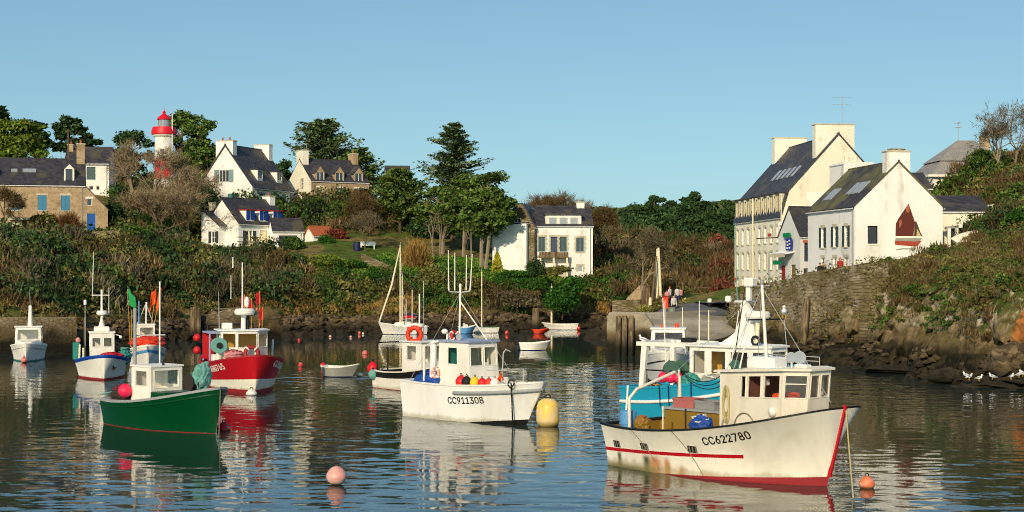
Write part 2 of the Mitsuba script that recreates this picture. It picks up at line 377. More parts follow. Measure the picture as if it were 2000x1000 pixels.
gx = np.concatenate([np.linspace(-900, -96, 22), np.arange(-90, 19.5, 0.9), np.arange(20, 38, 0.36), np.arange(38.4, 96, 0.9), np.linspace(102, 900, 22)])
gy = np.concatenate([np.linspace(-60, 66, 12), np.arange(72, 82.5, 0.9), np.arange(83, 110, 0.36), np.arange(110.4, 280, 0.9), np.linspace(284, 1500, 40)])
GX, GY = np.meshgrid(gx, gy, indexing='ij')
GZ = raw_height(GX, GY).reshape(GX.shape)
from scipy.ndimage import gaussian_filter, map_coordinates
GZ = gaussian_filter(GZ, 0.9)
pp = np.stack([GX, GY, GX * 0], -1)
rough = 0.5 * (meshkit.fbm(pp * 0.35 + 300, 3, 4) - 0.5) + 0.9 * (meshkit.fbm(pp * 0.09 + 300, 2, 9) - 0.5)
GZ = GZ + rough * np.clip((GZ + 0.5) / 2.0, 0, 1) * 0.9
GZ = np.maximum(GZ, -5)

def height(x, y):
    x, y = np.asarray(x, float), np.asarray(y, float)
    i, j = np.interp(x, gx, np.arange(len(gx))), np.interp(y, gy, np.arange(len(gy)))
    return map_coordinates(GZ, [np.ravel(i), np.ravel(j)], order=1).reshape(x.shape)

# craggy relief on the rock faces of the right bank and the shores
q3 = np.stack([GX, GY, GZ], -1)
jx = 0.9 * (meshkit.fbm(q3 * [0.8, 0.8, 1.3] + 200, 4, 21) - 0.5) + 0.55 * (0.35 - np.abs(2 * meshkit.fbm(q3 * [0.55, 0.3, 0.35] + 60, 3, 33) - 1) * 2)
slope = np.hypot(np.gradient(GZ, gx, axis=0), np.gradient(GZ, gy, axis=1))
amp = np.clip((slope - 0.35) / 0.4, 0, 1) * 3.0 * (GZ > -1) * (GY < 200)
V = np.stack([GX + jx * amp * 0.5, GY + jx * amp, GZ + jx * amp * 0.3], -1).reshape(-1, 3)
setting('ground', (V, grid_faces(len(gx), len(gy))), 'ground_soil', smooth=28)

# ------------------------------------------------------------------ water
def wind(x, y):
    """how much the breeze ruffles the water: calm under the far shore, patchy cat's paws nearer"""
    q = np.stack([x * 0.045, y * 0.03, 0 * x], -1) + 50
    calm = np.clip((112 + 7 * (meshkit.noise(q * 1.7, 4) * 2 - 1) - y) / 9, 0, 1)
    band = np.exp(-((y - 93) / 15) ** 2)
    open_ = np.clip((x + 19) / 9, 0, 1)
    return calm * (0.20 + 1.0 * band * (0.15 + 0.85 * open_) + 0.35 * np.clip(meshkit.fbm(q * [1.3, 1.6, 1], 2, 6) * 2.8 - 0.9, 0, 1))

def ripples(x, y):
    g = np.random.default_rng(12)
    h = np.zeros_like(x)
    for i in range(46):
        lam = 0.42 * 1.046 ** i
        th = g.normal() * 0.55
        k = 2 * np.pi / lam
        ph = g.uniform(0, 6.28)
        d = x * math.sin(th) + y * math.cos(th)
        s = np.sin(k * d + ph + 0.8 * np.sin(0.31 * x + 0.17 * y + ph))
        h += (1 - np.abs(s) ** 1.3 * 1.0 if i % 3 == 0 else 0.5 * s) * lam ** 0.62 * 0.0042
    return h * SLOPE

SLOPE = 0.50
wx = np.arange(-40, 39.01, 0.165); wy = np.arange(38, 120.01, 0.145)
WX, WY = np.meshgrid(wx, wy, indexing='ij')
edge = np.clip(np.minimum.reduce([WX - wx[0], wx[-1] - WX, WY - wy[0], wy[-1] - WY]) / 3, 0, 1)
WZ = (ripples(WX, WY) - 0.03) * wind(WX, WY) * edge
V = np.stack([WX, WY, WZ], -1).reshape(-1, 3)
x0, x1, y0, y1 = wx[0], wx[-1], wy[0], wy[-1]
R = lambda a, b, c, d: (np.array([[a, c, 0], [b, c, 0], [b, d, 0], [a, d, 0.0]]), np.array([[0, 1, 2], [0, 2, 3]]))
W_ALL = cat((V, grid_faces(len(wx), len(wy))), R(-900, x0, -60, 175), R(x1, 900, -60, 175), R(x0, x1, -60, y0), R(x0, x1, y1, 175))
scene['sea_water'] = {'type': 'bumpmap', 'tex': proc(lambda p, n, uv: noise(p.x * 0.8, p.y * 1.4, 1.0) * 0.004 + noise(p.x * 4.0 + 7, p.y * 6.0, 2.0) * 0.0012, eps=0.03), 'scale': 1.0,
                      'b': {'type': 'principled', 'base_color': rgb((0.012, 0.022, 0.020)), 'roughness': 0.03, 'eta': 1.33}}
setting('water', W_ALL, 'sea_water', smooth=True)

# ------------------------------------------------------------------ quay, slipway, road, walls
def strip(path, width, dz=0.03, n=8, step=0.8):
    """a road or path laid on the terrain along a line of plan points"""
    p = np.array(path, float)
    s = np.concatenate([[0], np.cumsum(np.linalg.norm(np.diff(p, axis=0), axis=1))])
    k = max(8, int(s[-1] / step))
    q = np.stack([np.interp(np.linspace(0, s[-1], k), s, p[:, a]) for a in (0, 1)], 1)
    t = np.gradient(q, axis=0); t /= np.linalg.norm(t, axis=1, keepdims=True)
    nn = np.stack([-t[:, 1], t[:, 0]], 1)
    off = np.linspace(-0.5, 0.5, n)
    P = q[:, None] + nn[:, None] * off[None, :, None] * width
    c = height(q[:, 0], q[:, 1])
    z = np.maximum(height(P[..., 0], P[..., 1]), c[:, None] - 0.1) * 0.5 + 0.5 * c[:, None]
    z = np.maximum(z, height(P[..., 0], P[..., 1])) + dz
    return np.concatenate([P, z[..., None]], -1).reshape(-1, 3), grid_faces(k, n)

def plan(col, Y):
    return ((col - 1000) / FOCAL * Y, Y)

road_line = [plan(1350, 136), plan(1372, 143), plan(1405, 149), plan(1428, 147), plan(1475, 139), plan(1560, 127), plan(1640, 118), plan(1690, 113)]
setting('road', strip(road_line, 7.0, 0.06, 12), 'asphalt', smooth=True)

def displaced_wall(path, zbot, ztop, thick, bsdf, name, label, cate, amp=0.12, batter=0.06, seed=0, step=0.3):
    """a rough stone wall standing along plan points, top and bottom heights given at the points"""
    p = np.array(path, float)
    s = np.concatenate([[0], np.cumsum(np.linalg.norm(np.diff(p, axis=0), axis=1))])
    k = max(4, int(s[-1] / step))
    u = np.linspace(0, s[-1], k)
    q = np.stack([np.interp(u, s, p[:, a]) for a in (0, 1)], 1)
    zb, zt = np.interp(u, s, zbot), np.interp(u, s, ztop)
    t = np.gradient(q, axis=0); t /= np.linalg.norm(t, axis=1, keepdims=True)
    nn = np.stack([t[:, 1], -t[:, 0]], 1)          # towards the viewer when the path runs to the right
    m = max(4, int((zt - zb).max() / step))
    w = np.linspace(0, 1, m)
    z = zb[:, None] + (zt - zb)[:, None] * w
    d = batter * (zt[:, None] - z)
    face = np.concatenate([q[:, None] + nn[:, None] * d[..., None], z[..., None]], -1)
    back = np.concatenate([q[:, None] - nn[:, None] * thick + 0 * d[..., None], z[..., None]], -1)[:, ::-1]
    ring = np.concatenate([face, back], 1)
    r = meshkit.fbm(ring * [1.1, 1.1, 1.6] + 80, 4, seed) - 0.5
    ring[..., :2] += nn[:, None] * (r * 2 * amp)[..., None]
    ring[..., 2] += np.where(np.arange(2 * m)[None] < m, 1, 0.6) * (meshkit.fbm(ring * 0.9 + 30, 2, seed + 3) - 0.5) * amp * 1.5
    V = ring.reshape(-1, 3)
    F = grid_faces(k, 2 * m)
    e0, e1 = np.arange(2 * m), (k - 1) * 2 * m + np.arange(2 * m)
    ends = [[e0[0], e0[i + 1], e0[i]] for i in range(1, 2 * m - 1)] + [[e1[0], e1[i], e1[i + 1]] for i in range(1, 2 * m - 1)]
    return single(name, label, cate, (V, np.vstack([F, ends])), bsdf, smooth=40)

rw = displaced_wall([plan(1428, 130.5), plan(1450, 127), plan(1500, 120.5), plan(1580, 113.2), plan(1660, 107.8), plan(1700, 106), plan(1735, 106.5)], [-1, -1, -1, -1, -1, 1, 4], [4.55, 4.75, 5.42, 6.3, 6.82, 7.0, 7.0], 0.55, 'rubble_stone',
               'retaining_wall', 'tall weathered rubble retaining wall with a parapet below the white houses', 'wall', amp=0.16, batter=0.10, seed=2, step=0.25)
displaced_wall([plan(-160, 118), plan(60, 119.6), plan(150, 121)], [-1, -1, -1], [2.75, 2.75, 2.7], 2.5, 'rubble_stone', 'quay_wall', 'low lit stone quay wall at the left edge behind the small white motorboat', 'wall', amp=0.12, seed=5)
displaced_wall([plan(384, 141), plan(450, 139.5), plan(545, 143)], [-1.2, -1.2, -1.2], [2.2, 3.0, 1.7], 4.0, 'rubble_stone', 'stone_jetty', 'rough stone jetty stub behind the red and white trawler', 'jetty', amp=0.45, batter=0.25, seed=8)
displaced_wall([plan(236, 158), plan(332, 163)], [6.4, 6.8], [8.7, 8.3], 0.5, 'rubble_stone', 'garden_wall', 'low stone garden wall on the slope below the lighthouse', 'wall', amp=0.06, seed=11)
displaced_wall([plan(150, 176), plan(234, 172)], [8.0, 8.0], [10.9, 10.9], 0.4, 'rubble_stone', 'garden_wall', 'brown garden wall below the big stone house with blue shutters', 'wall', amp=0.06, seed=12)
displaced_wall([plan(705, 176), plan(770, 171)], [6.2, 5.0], [8.3, 6.6], 0.4, 'rubble_stone', 'garden_wall', 'stone garden wall running down beside the lawn in the middle of the hillside', 'wall', amp=0.06, seed=13)

# pier head with rubble face, and the concrete slipway beside it
def pier():
    k = thing('stone_pier', 'weedy rubble pier head with three timber fenders beside the slipway', 'pier')
    n = 40
    top = np.array([[1190, 613], [1258, 613], [1292, 668]], float)
    us = np.linspace(1186, 1302, n)
    rows = []
    for u in us:
        zt = px(u, np.interp(u, [1186, 1190, 1260, 1292, 1302], [622, 613, 613, 664, 680]), 117.0)[2]
        zb = -1.2
        X = (u - 1000) / FOCAL * 117.0
        face = [(X, 117.0 - 0.12 * (zt - z), z) for z in np.linspace(zb, zt, 24)]
        topb = [((u - 1000) / FOCAL * (117.0 + d), 117.0 + d, zt - 0.02 * d) for d in np.linspace(0.5, 17, 20)]
        rows.append(face + topb)
    V = np.array(rows)
    r = meshkit.fbm(V * 1.3 + 60, 4, 3) - 0.5
    V[:, :24, 1] += r[:, :24] * 0.5
    V[:, :24, 0] += r[:, :24] * 0.25
    V[:, 24:, 2] += r[:, 24:] * 0.1
    part(k, 'masonry', (V.reshape(-1, 3), grid_faces(n, 44)), 'pier_stone', smooth=40)
    for u in (1207, 1219, 1232):
        b, t = px(u - 1, 706, 115.9), px(u + 1, 617, 116.6)
        b[2] = -1
        mid = (b + t) / 2 + [0, -0.12, 0]
        part(k, 'timber_fender', cat(tube([b, mid, t], 0.2, 8)), 'timber', smooth=40)
    return k
pier()
n, m = 26, 34
S = []
for u in np.linspace(0, 1, n):
    for w in np.linspace(0, 1, m):
        a, c = np.array(px(1250, 613, 137.5)), np.array(px(1452, 606, 139.5))
        d, e = np.array([10.6, 110.0, -0.75]), np.array([17.4, 112.0, -0.55])
        S.append((a * (1 - u) + c * u) * (1 - w) + (d * (1 - u) + e * u) * w)
S = np.array(S)
S[:, 2] += 0.06 * (meshkit.fbm(S * 0.8 + 40, 3, 2) - 0.5) + 0.12
setting('slipway', (S, grid_faces(n, m)), 'concrete', smooth=True)
# ------------------------------------------------------------------ houses
def man_box(x0, x1, y0, y1, z0, z1):
    return m3.Manifold.cube([x1 - x0, y1 - y0, z1 - z0]).translate([x0, y0, z0])

def man_extrude_y(poly, y0, y1):
    """solid with outline poly in (x, z), from y0 to y1"""
    a = sum(poly[i][0] * poly[(i + 1) % len(poly)][1] - poly[(i + 1) % len(poly)][0] * poly[i][1] for i in range(len(poly)))
    poly = poly if a > 0 else poly[::-1]
    m = m3.Manifold.extrude(m3.CrossSection([[list(p) for p in poly]]), y1 - y0)
    return m.transform([[1, 0, 0, 0], [0, 0, 1, y0], [0, 1, 0, 0]])

class House:
    """gable (face 'front', at y = 0) W wide, D deep; the long sides are 'left' (x = 0) and 'right' (x = W)"""
    def __init__(self, name, label, frame, W, D, eave, ridge, wall, roof, group=None, outline=None, slopes=None, base=-2.5, over=0.3, gable_over=0.12, thick=0.16, category='house'):
        self.k = thing(name, label, category, group)
        self.f, self.W, self.D, self.wall, self.roofmat = frame, W, D, wall, roof
        self.slopes = slopes or [(0, eave), (W / 2, ridge), (W, eave)]
        self.outline = outline or ([(0, base), (W, base)] + [(x, z) for x, z in self.slopes[::-1]])
        self.solid = man_extrude_y(self.outline, 0, D)
        self.over, self.gable_over, self.thick = over, gable_over, thick
        self.eave = eave
    def put(self, name, mesh, m, smooth=False, parent=None, label=None):
        return part(parent or self.k, name, mesh, m, self.f, smooth, label=label)
    def fbox(self, face, u0, u1, d0, d1, z0, z1):
        W, D = self.W, self.D
        if face == 'front': return box(u0, u1, -d1, -d0, z0, z1)
        if face == 'back': return box(u0, u1, D + d0, D + d1, z0, z1)
        if face == 'left': return box(-d1, -d0, u0, u1, z0, z1)
        return box(W + d0, W + d1, u0, u1, z0, z1)
    def cut(self, face, u0, u1, z0, z1, depth=0.18):
        v, f = self.fbox(face, u0, u1, -depth, 0.5, z0, z1)
        lo, hi = v.min(0), v.max(0)
        self.solid -= man_box(lo[0], hi[0], lo[1], hi[1], lo[2], hi[2])
    def window(self, face, u, z, w, h, frame='gloss_white', pane='window_glass', bars=(1, 1), shutters=None, closed=False, sill=None, lintel=None, sw=None, surround=None, ft=0.07, depth=0.18):
        u0, u1, z1 = u - w / 2, u + w / 2, z + h
        self.cut(face, u0, u1, z, z1, depth)
        if closed:
            sh = w / 2 - 0.02
            for a in (u0 + 0.01, u + 0.01):
                self.put('shutter', self.fbox(face, a, a + sh, -0.1, -0.05, z + 0.01, z1 - 0.01), shutters)
        else:
            k = self.put('window', self.fbox(face, u0, u1, -depth + 0.003, -depth + 0.02, z, z1), pane)
            t = ft
            F = [self.fbox(face, u0, u0 + t, -depth + 0.02, -depth + 0.07, z, z1), self.fbox(face, u1 - t, u1, -depth + 0.02, -depth + 0.07, z, z1),
                 self.fbox(face, u0 + t, u1 - t, -depth + 0.02, -depth + 0.07, z1 - t, z1), self.fbox(face, u0 + t, u1 - t, -depth + 0.02, -depth + 0.07, z, z + t)]
            for i in range(bars[0]):
                c = u0 + w * (i + 1) / (bars[0] + 1)
                F.append(self.fbox(face, c - 0.035, c + 0.035, -depth + 0.02, -depth + 0.065, z + t, z1 - t))
            for i in range(bars[1]):
                c = z + h * (i + 1) / (bars[1] + 1)
                F.append(self.fbox(face, u0 + t, u1 - t, -depth + 0.02, -depth + 0.055, c - 0.025, c + 0.025))
            self.put('frame', cat(*F), frame, parent=k)
            if shutters:
                s = sw or w / 2
                for a, b in ((u0 - s - 0.02, u0 - 0.02), (u1 + 0.02, u1 + s + 0.02)):
                    self.put('shutter', self.fbox(face, a, b, 0.01, 0.06, z - 0.02, z1 + 0.02), shutters)
        if sill:
            self.put('sill', self.fbox(face, u0 - 0.1, u1 + 0.1, -0.1, 0.09, z - 0.12, z - 0.002), sill)
        if lintel:
            self.put('lintel', self.fbox(face, u0 - 0.15, u1 + 0.15, 0.002, 0.035, z1 + 0.002, z1 + 0.25), lintel)
        if surround:                       # toothed dressed stones up both sides
            S, q, i = [], z, 0
            while q < z1:
                o = 0.28 if i % 2 else 0.17
                S += [self.fbox(face, u0 - o, u0 - 0.003, 0.002, 0.03, q + 0.01, min(q + 0.26, z1)), self.fbox(face, u1 + 0.003, u1 + o, 0.002, 0.03, q + 0.01, min(q + 0.26, z1))]
                q += 0.27; i += 1
            S.append(self.fbox(face, u0 - 0.2, u1 + 0.2, 0.002, 0.034, z1 + 0.003, z1 + 0.24))
            for s_ in S[:-1]:
                self.put('dressed_stone', s_, surround)
            self.put('lintel', S[-1], surround)
    def door(self, face, u, z, w, h, m, frame='gloss_white', glass=False):
        self.cut(face, u - w / 2, u + w / 2, z, z + h, 0.2)
        k = self.put('door', self.fbox(face, u - w / 2 + 0.06, u + w / 2 - 0.06, -0.15, -0.1, z, z + h - 0.06), m)
        self.put('frame', cat(self.fbox(face, u - w / 2, u - w / 2 + 0.06, -0.16, -0.06, z, z + h), self.fbox(face, u + w / 2 - 0.06, u + w / 2, -0.16, -0.06, z, z + h), self.fbox(face, u - w / 2 + 0.06, u + w / 2 - 0.06, -0.16, -0.06, z + h - 0.06, z + h)), frame, parent=k)
        self.put('handle', self.fbox(face, u + w / 2 - 0.2, u + w / 2 - 0.14, -0.1, -0.03, z + 1.0, z + 1.12), 'chrome', parent=k)
    def chimney(self, x0, x1, y0, y1, z0, z1, m, pots=2, cap='grey_render'):
        k = self.put('chimney', box(x0, x1, y0, y1, z0, z1), m)
        self.put('chimney_cap', rbox(x0 - 0.08, x1 + 0.08, y0 - 0.08, y1 + 0.08, z1 + 0.002, z1 + 0.14, 0.03), cap, parent=k)
        for i in range(pots):
            if x1 - x0 > y1 - y0: c = (x0 + (x1 - x0) * (i + 0.7) / (pots + 0.4), (y0 + y1) / 2)
            else: c = ((x0 + x1) / 2, y0 + (y1 - y0) * (i + 0.7) / (pots + 0.4))
            self.put('chimney_pot', lathe([(0.0, 0), (0.13, 0), (0.11, 0.35), (0.14, 0.37), (0.14, 0.42), (0.0, 0.42)], 10, (c[0], c[1], z1 + 0.14)), 'terracotta', True, parent=k)
    def slope_z(self, x):
        xs, zs = zip(*self.slopes)
        return float(np.interp(x, xs, zs))
    def slope_patch(self, side, y0, y1, a, b, up0, up1):
        """a flat box lying on the roof: from y0 to y1, from fraction a to b up the main slope (eave to ridge), between up0 and up1 above the slab"""
        P = self.slopes
        (xa, za), (xb, zb) = (P[0], P[len(P) // 2]) if side == 'left' else (P[-1], P[len(P) // 2])
        if len(P) == 5:
            xa, za = P[1] if side == 'left' else P[-2]
        d = np.array([xb - xa, zb - za]); L = np.linalg.norm(d); d /= L
        nrm = np.array([-d[1], d[0]]) if side == 'left' else np.array([d[1], -d[0]])
        if nrm[1] < 0: nrm = -nrm
        p = []
        for s in (a * L, b * L):
            for h in (up0, up1):
                q = np.array([xa, za]) + d * s + nrm * (self.thick + h)
                for y in (y0, y1):
                    p.append([q[0], y, q[1]])
        return hullpts(p)
    def skylight(self, side, y, a, w=0.8, b=0.16, pane='pale_glass'):
        k = self.put('skylight', self.slope_patch(side, y - w / 2, y + w / 2, a, a + b, -0.02, 0.07), 'grey_paint')
        self.put('pane', self.slope_patch(side, y - w / 2 + 0.08, y + w / 2 - 0.08, a + 0.015, a + b - 0.015, 0.05, 0.08), pane, parent=k)
    def dormer(self, side, y, z, w, h, front, wall='gloss_white', roof=None, ridge=0.5, frame='gloss_white', pane='window_glass', shutters=None, flat=False, bars=(1, 0), back=1.8):
        """a gabled dormer whose face stands at x = front (measured from the eave line inwards), sill height z"""
        sgn = 1 if side == 'left' else -1
        X = front if side == 'left' else self.W - front
        xb = X + sgn * back
        m = lambda x0, x1, y0, y1, z0, z1: box(min(x0, x1), max(x0, x1), y0, y1, z0, z1)
        t = 0.13
        body = [m(X, xb, y - w / 2, y - w / 2 + t, z - 0.5, z + h), m(X, xb, y + w / 2 - t, y + w / 2, z - 0.5, z + h), m(X, X + sgn * 0.12, y - w / 2 + t, y + w / 2 - t, z - 0.5, z)]
        if not flat:
            body.append(hullpts([(X + sgn * a, y + b, zq) for a in (0, 0.12) for b, zq in ((-w / 2, z + h), (w / 2, z + h), (0, z + h + ridge))]))
        else:
            body.append(m(X, xb, y - w / 2 + t, y + w / 2 - t, z + h - 0.12, z + h))
        k = self.put('dormer', cat(*body), wall)
        wk = self.put('window', m(X + sgn * 0.09, X + sgn * 0.11, y - w / 2 + t, y + w / 2 - t, z, z + h), pane, parent=k)
        F = []
        for i in range(bars[0]):
            c = y - w / 2 + t + (w - 2 * t) * (i + 1) / (bars[0] + 1)
            F.append(m(X + sgn * 0.03, X + sgn * 0.088, c - 0.04, c + 0.04, z, z + h))
        F += [m(X + sgn * 0.03, X + sgn * 0.088, y - w / 2 + t, y - w / 2 + t + 0.06, z, z + h), m(X + sgn * 0.03, X + sgn * 0.088, y + w / 2 - t - 0.06, y + w / 2 - t, z, z + h)]
        self.put('window_frame', cat(*F), frame, parent=k)
        if shutters:
            for a in (y - w / 2 - 0.05, y + w / 2 - 0.45):
                self.put('shutter', m(X - sgn * 0.06, X - sgn * 0.01, a, a + 0.5, z - 0.05, z + h - 0.03), shutters, parent=k)
        if flat:
            self.put('dormer_roof', m(X - sgn * 0.2, xb, y - w / 2 - 0.15, y + w / 2 + 0.15, z + h + 0.003, z + h + 0.13), roof or self.roofmat, parent=k)
        else:
            R = []
            for s in (-1, 1):
                R.append(hullpts([(xx, y + s * q, zq + up) for xx in (X - sgn * 0.1, xb) for q, zq in ((0, z + h + ridge), (w / 2 + 0.12, z + h - 0.12 * ridge / (w / 2))) for up in (0.004, 0.1)]))
            self.put('dormer_roof', cat(*R), roof or self.roofmat, parent=k)
    def finish(self, roof_label=None, verge=None):
        self.put('wall', self.solid, self.wall)
        P = [np.array(p, float) for p in self.slopes]
        d0, d1 = P[0] - P[1], P[-1] - P[-2]
        P[0], P[-1] = P[0] + d0 / np.linalg.norm(d0) * self.over, P[-1] + d1 / np.linalg.norm(d1) * self.over
        nr = []
        for a, b in zip(P[:-1], P[1:]):
            d = (b - a) / np.linalg.norm(b - a); nr.append(np.array([-d[1], d[0]]))
        def off(i, h):
            if i == 0: return P[0] + nr[0] * h
            if i == len(P) - 1: return P[-1] + nr[-1] * h
            b = nr[i - 1] + nr[i]; b /= b @ nr[i]
            return P[i] + b * h
        g = self.gable_over
        for i in range(len(P) - 1):
            ring = [off(i, 0.004), off(i + 1, 0.004), off(i + 1, self.thick), off(i, self.thick)]
            self.put('roof', hullpts([(q[0], y, q[1]) for q in ring for y in (-g, self.D + g)]), self.roofmat)
        mid = off(len(P) // 2, self.thick)
        if len(P) in (3, 5):
            self.put('ridge_cap', tube([(mid[0], -g, mid[1] - 0.02), (mid[0], self.D + g, mid[1] - 0.02)], 0.09, 8), self.roofmat, True)
        for i, s in ((0, -1), (len(P) - 1, 1)):
            q = off(i, 0)
            yq = self.D - 0.3 if s > 0 else 0.3
            self.put('downpipe', tube([(q[0] + s * 0.02, yq, q[1] - 0.05), (-0.06 if s < 0 else self.W + 0.06, yq, self.eave - 0.55), (-0.06 if s < 0 else self.W + 0.06, yq, -1.5)], 0.05, 6), 'grey_paint', True)
            self.put('gutter', tube([(q[0] + s * 0.05, -g, q[1] - 0.02), (q[0] + s * 0.05, self.D + g, q[1] - 0.02)], 0.06, 6), 'cool_white', True)
        return self

def corner_frame(x, y, Y, ang, lx, ly):
    """frame turned by ang degrees whose local corner (lx, ly, 0) stands at pixel x, y at distance Y"""
    a = math.radians(ang)
    c, s = math.cos(a), math.sin(a)
    p = px(x, y, Y)
    return Frame(p - np.array([c * lx - s * ly, s * lx + c * ly, 0]), a)

def antenna(name, label, frame, base, h, spread=1.2):
    k = thing(name, label, 'antenna')
    b = np.array(base, float)
    part(k, 'mast', rod(b, b + [0, 0, h], 0.03), 'steel', frame, True)
    for z, n_ in ((h - 0.1, 7), (h * 0.72, 5)):
        boom = [rod(b + [-spread / 2, 0, z], b + [spread / 2, 0, z], 0.018, n=5)]
        for i in range(n_):
            x = -spread / 2 + spread * i / (n_ - 1)
            boom.append(rod(b + [x, -0.35 + 0.02 * i, z], b + [x, 0.35 - 0.02 * i, z], 0.012, n=4))
        part(k, 'aerial', cat(*boom), 'steel', frame)

# --- the white house with the painted sailing boat (right)
f = corner_frame(1669, 518, 125, 8.0, 0, 0)
zr = 8.35
h = House('white_house', 'bright white gabled house with a painted brown sailed boat on its gable', f, 7.55, 11.5, 4.75, zr, 'white_render', 'mossy_slate', over=0.16, gable_over=0.03)
for i, u in enumerate((1.9, 4.6, 7.6)):
    h.window('left', u, 1.55, 0.85, 1.7, shutters='shutter_dark', bars=(1, 3), sw=0.38, lintel='grey_render', sill='grey_render')
    h.window('left', u, -1.05, 0.9, 1.7, bars=(1, 1), lintel='grey_render')
h.window('front', 1.55, 1.75, 0.85, 1.45, frame='black_paint', bars=(0, 0), sill='gloss_white', lintel='gloss_white', surround=None)
h.chimney(2.75, 4.75, 0.02, 0.95, 6.2, 9.25, 'white_render', pots=0)
k = h.k
part(k, 'chimney_coping', rbox(3.1, 4.4, 0.1, 0.85, 9.4, 9.55, 0.03), 'rubble_stone', f)
for y, a in ((2.2, 0.30), (3.3, 0.30), (4.5, 0.30), (8.1, 0.22), (9.2, 0.22)):
    h.skylight('left', y, a, 0.8, 0.28)
h.finish()
def flat_poly(pts, d=0.004, face_y=0.0):
    P = sg.Polygon(pts)
    m = trimesh.creation.extrude_polygon(P, 0.012, engine='earcut')
    v = np.array(m.vertices)
    return np.stack([v[:, 0], face_y - d - v[:, 2], v[:, 1]], 1), np.array(m.faces)[:, [0, 2, 1]] * 1
def gable_xy(x, y, W=7.55, x0=1669, x1=1849):
    u = (x - x0) / (x1 - x0) * W
    Y = 125 + u * 0.139
    return u, zz(y, Y) - f.o[2]
for nm, pts, m_, d in (('painted_hull', [(1751, 470), (1806, 470), (1801, 476), (1797, 481), (1790, 481), (1770, 480), (1751, 478)], 'mural_red', 0.004),
                   ('painted_bulwark', [(1752, 462.5), (1807, 463), (1803, 469), (1796, 471.5), (1752, 470.5)], 'mural_grey', 0.010),
                   ('painted_bulwark', [(1752, 462), (1808, 462), (1806, 465), (1752, 465)], 'mural_white', 0.024),
                   ('painted_mainsail', [(1752, 461), (1753, 436), (1760, 424), (1778, 399), (1784, 416), (1791, 434), (1789, 461)], 'sail_brown', 0.004),
                   ('painted_topsail', [(1773, 408), (1778, 399), (1781, 409), (1779, 416), (1775, 415)], 'sail_rust', 0.018),
                   ('painted_sail_patch', [(1759, 432), (1765, 428), (1764, 440), (1760, 446)], 'sail_rust', 0.018),
                   ('painted_jib', [(1791, 435), (1794, 431), (1806, 461), (1790, 461)], 'sail_dark', 0.004),
                   ('painted_flying_jib', [(1796, 446), (1804, 461), (1795, 461)], 'sail_cream', 0.018),
                   ('painted_wave', [(1753, 487), (1765, 484.5), (1793, 485), (1792, 488), (1770, 487), (1754, 489)], 'mural_grey', 0.004)):
    part(k, nm, flat_poly([gable_xy(*q) for q in pts], d), m_, f)
part(k, 'painted_mast', flat_poly([gable_xy(*q) for q in ((1777.3, 398), (1778.6, 398), (1791.6, 434), (1806.8, 461), (1805.6, 461.4), (1790.4, 435))], 0.030), 'sail_dark', f)
rng = np.random.default_rng(3)
P = []
for i in range(16):
    u, z_ = gable_xy(1690 + i * 6.2, 503 + 1.2 * math.sin(i * 2.1)) 
    P.append(flat_poly([(u, z_), (u + 0.10, z_ + 0.09), (u + 0.2, z_), (u + 0.15, z_ - 0.02), (u + 0.10, z_ + 0.05), (u + 0.04, z_ - 0.02)]))
part(k, 'painted_frieze', cat(*P), 'mural_grey', f)

# --- the tall building behind it
f = corner_frame(1527, 546, 158, 5.0, 0, 0)
W, D = 12.0, 21.0
sl = [(0, 6.55), (0.75, 9.1), (W / 2, 14.9), (W - 0.75, 9.1), (W, 6.55)]
h = House('tall_building', 'tall cream quayside building with a steep slate roof and two broad chimneys', f, W, D, 6.55, 14.9, 'cream_render', 'slate', slopes=sl, over=0.22, gable_over=0.08, category='building')
for j, (z0, hh) in enumerate(((-1.7, 1.75), (1.05, 1.8), (3.85, 1.7))):
    for i in range(8):
        u = 1.6 + i * 2.55
        h.window('left', u, z0, 0.95, hh, frame='gloss_white' if (i + j) % 3 else 'cream_paint', bars=(1, 2), sill='grey_render', lintel='grey_render', pane='window_glass' if j == 1 or i % 2 else 'pale_glass')
for i in range(8):
    h.dormer('left', 1.6 + i * 2.55, 6.8, 1.6, 2.15, -0.06, wall='grey_render', frame='cream_paint', flat=True, bars=(1, 1), back=1.3)
for y, a in ((4.2, 0.28), (6.2, 0.28), (8.2, 0.28), (10.2, 0.28), (12.2, 0.28)):
    h.skylight('left', y, a, 0.9, 0.2)
h.chimney(3.7, 7.8, 0.5, 1.7, 11.8, 16.0, 'cream_render', pots=0)
h.chimney(4.3, 8.1, D - 1.8, D - 0.5, 10.4, 16.2, 'cream_render', pots=0)
h.put('white_panel', box(2.6, 6.0, -0.06, -0.003, 4.6, 9.0), 'white_render', label='square of fresh white render on the gable')
h.put('cornice', box(-0.14, -0.003, 0, D, 6.25, 6.5), 'grey_render')
h.put('downpipe', rod((-0.08, 0.25, -2), (-0.08, 0.25, 6.2), 0.06), 'grey_paint', True)
h.finish()
antenna('roof_antenna', 'tall television aerial on the broad front chimney of the tall cream building', f, (6.7, 1.1, 16.1), 2.9, 1.9)

# --- white chimney block with two pots in front of the tall building's gable
f = corner_frame(1648, 500, 150, 8.0, 0, 0)
h = House('white_annexe', 'small white rendered block with two chimney pots against the tall building', f, 3.1, 4.0, 9.0, 9.05, 'white_render', 'white_render', over=0.0, gable_over=0.0, category='house')
h.finish()
for i, u in enumerate((0.5, 1.35)):
    h.put('chimney_pot', lathe([(0.0, 0), (0.3, 0), (0.26, 0.4), (0.3, 0.42), (0.3, 0.5), (0, 0.5)], 12, (u, 0.5, 9.2)), 'cream_render', True)

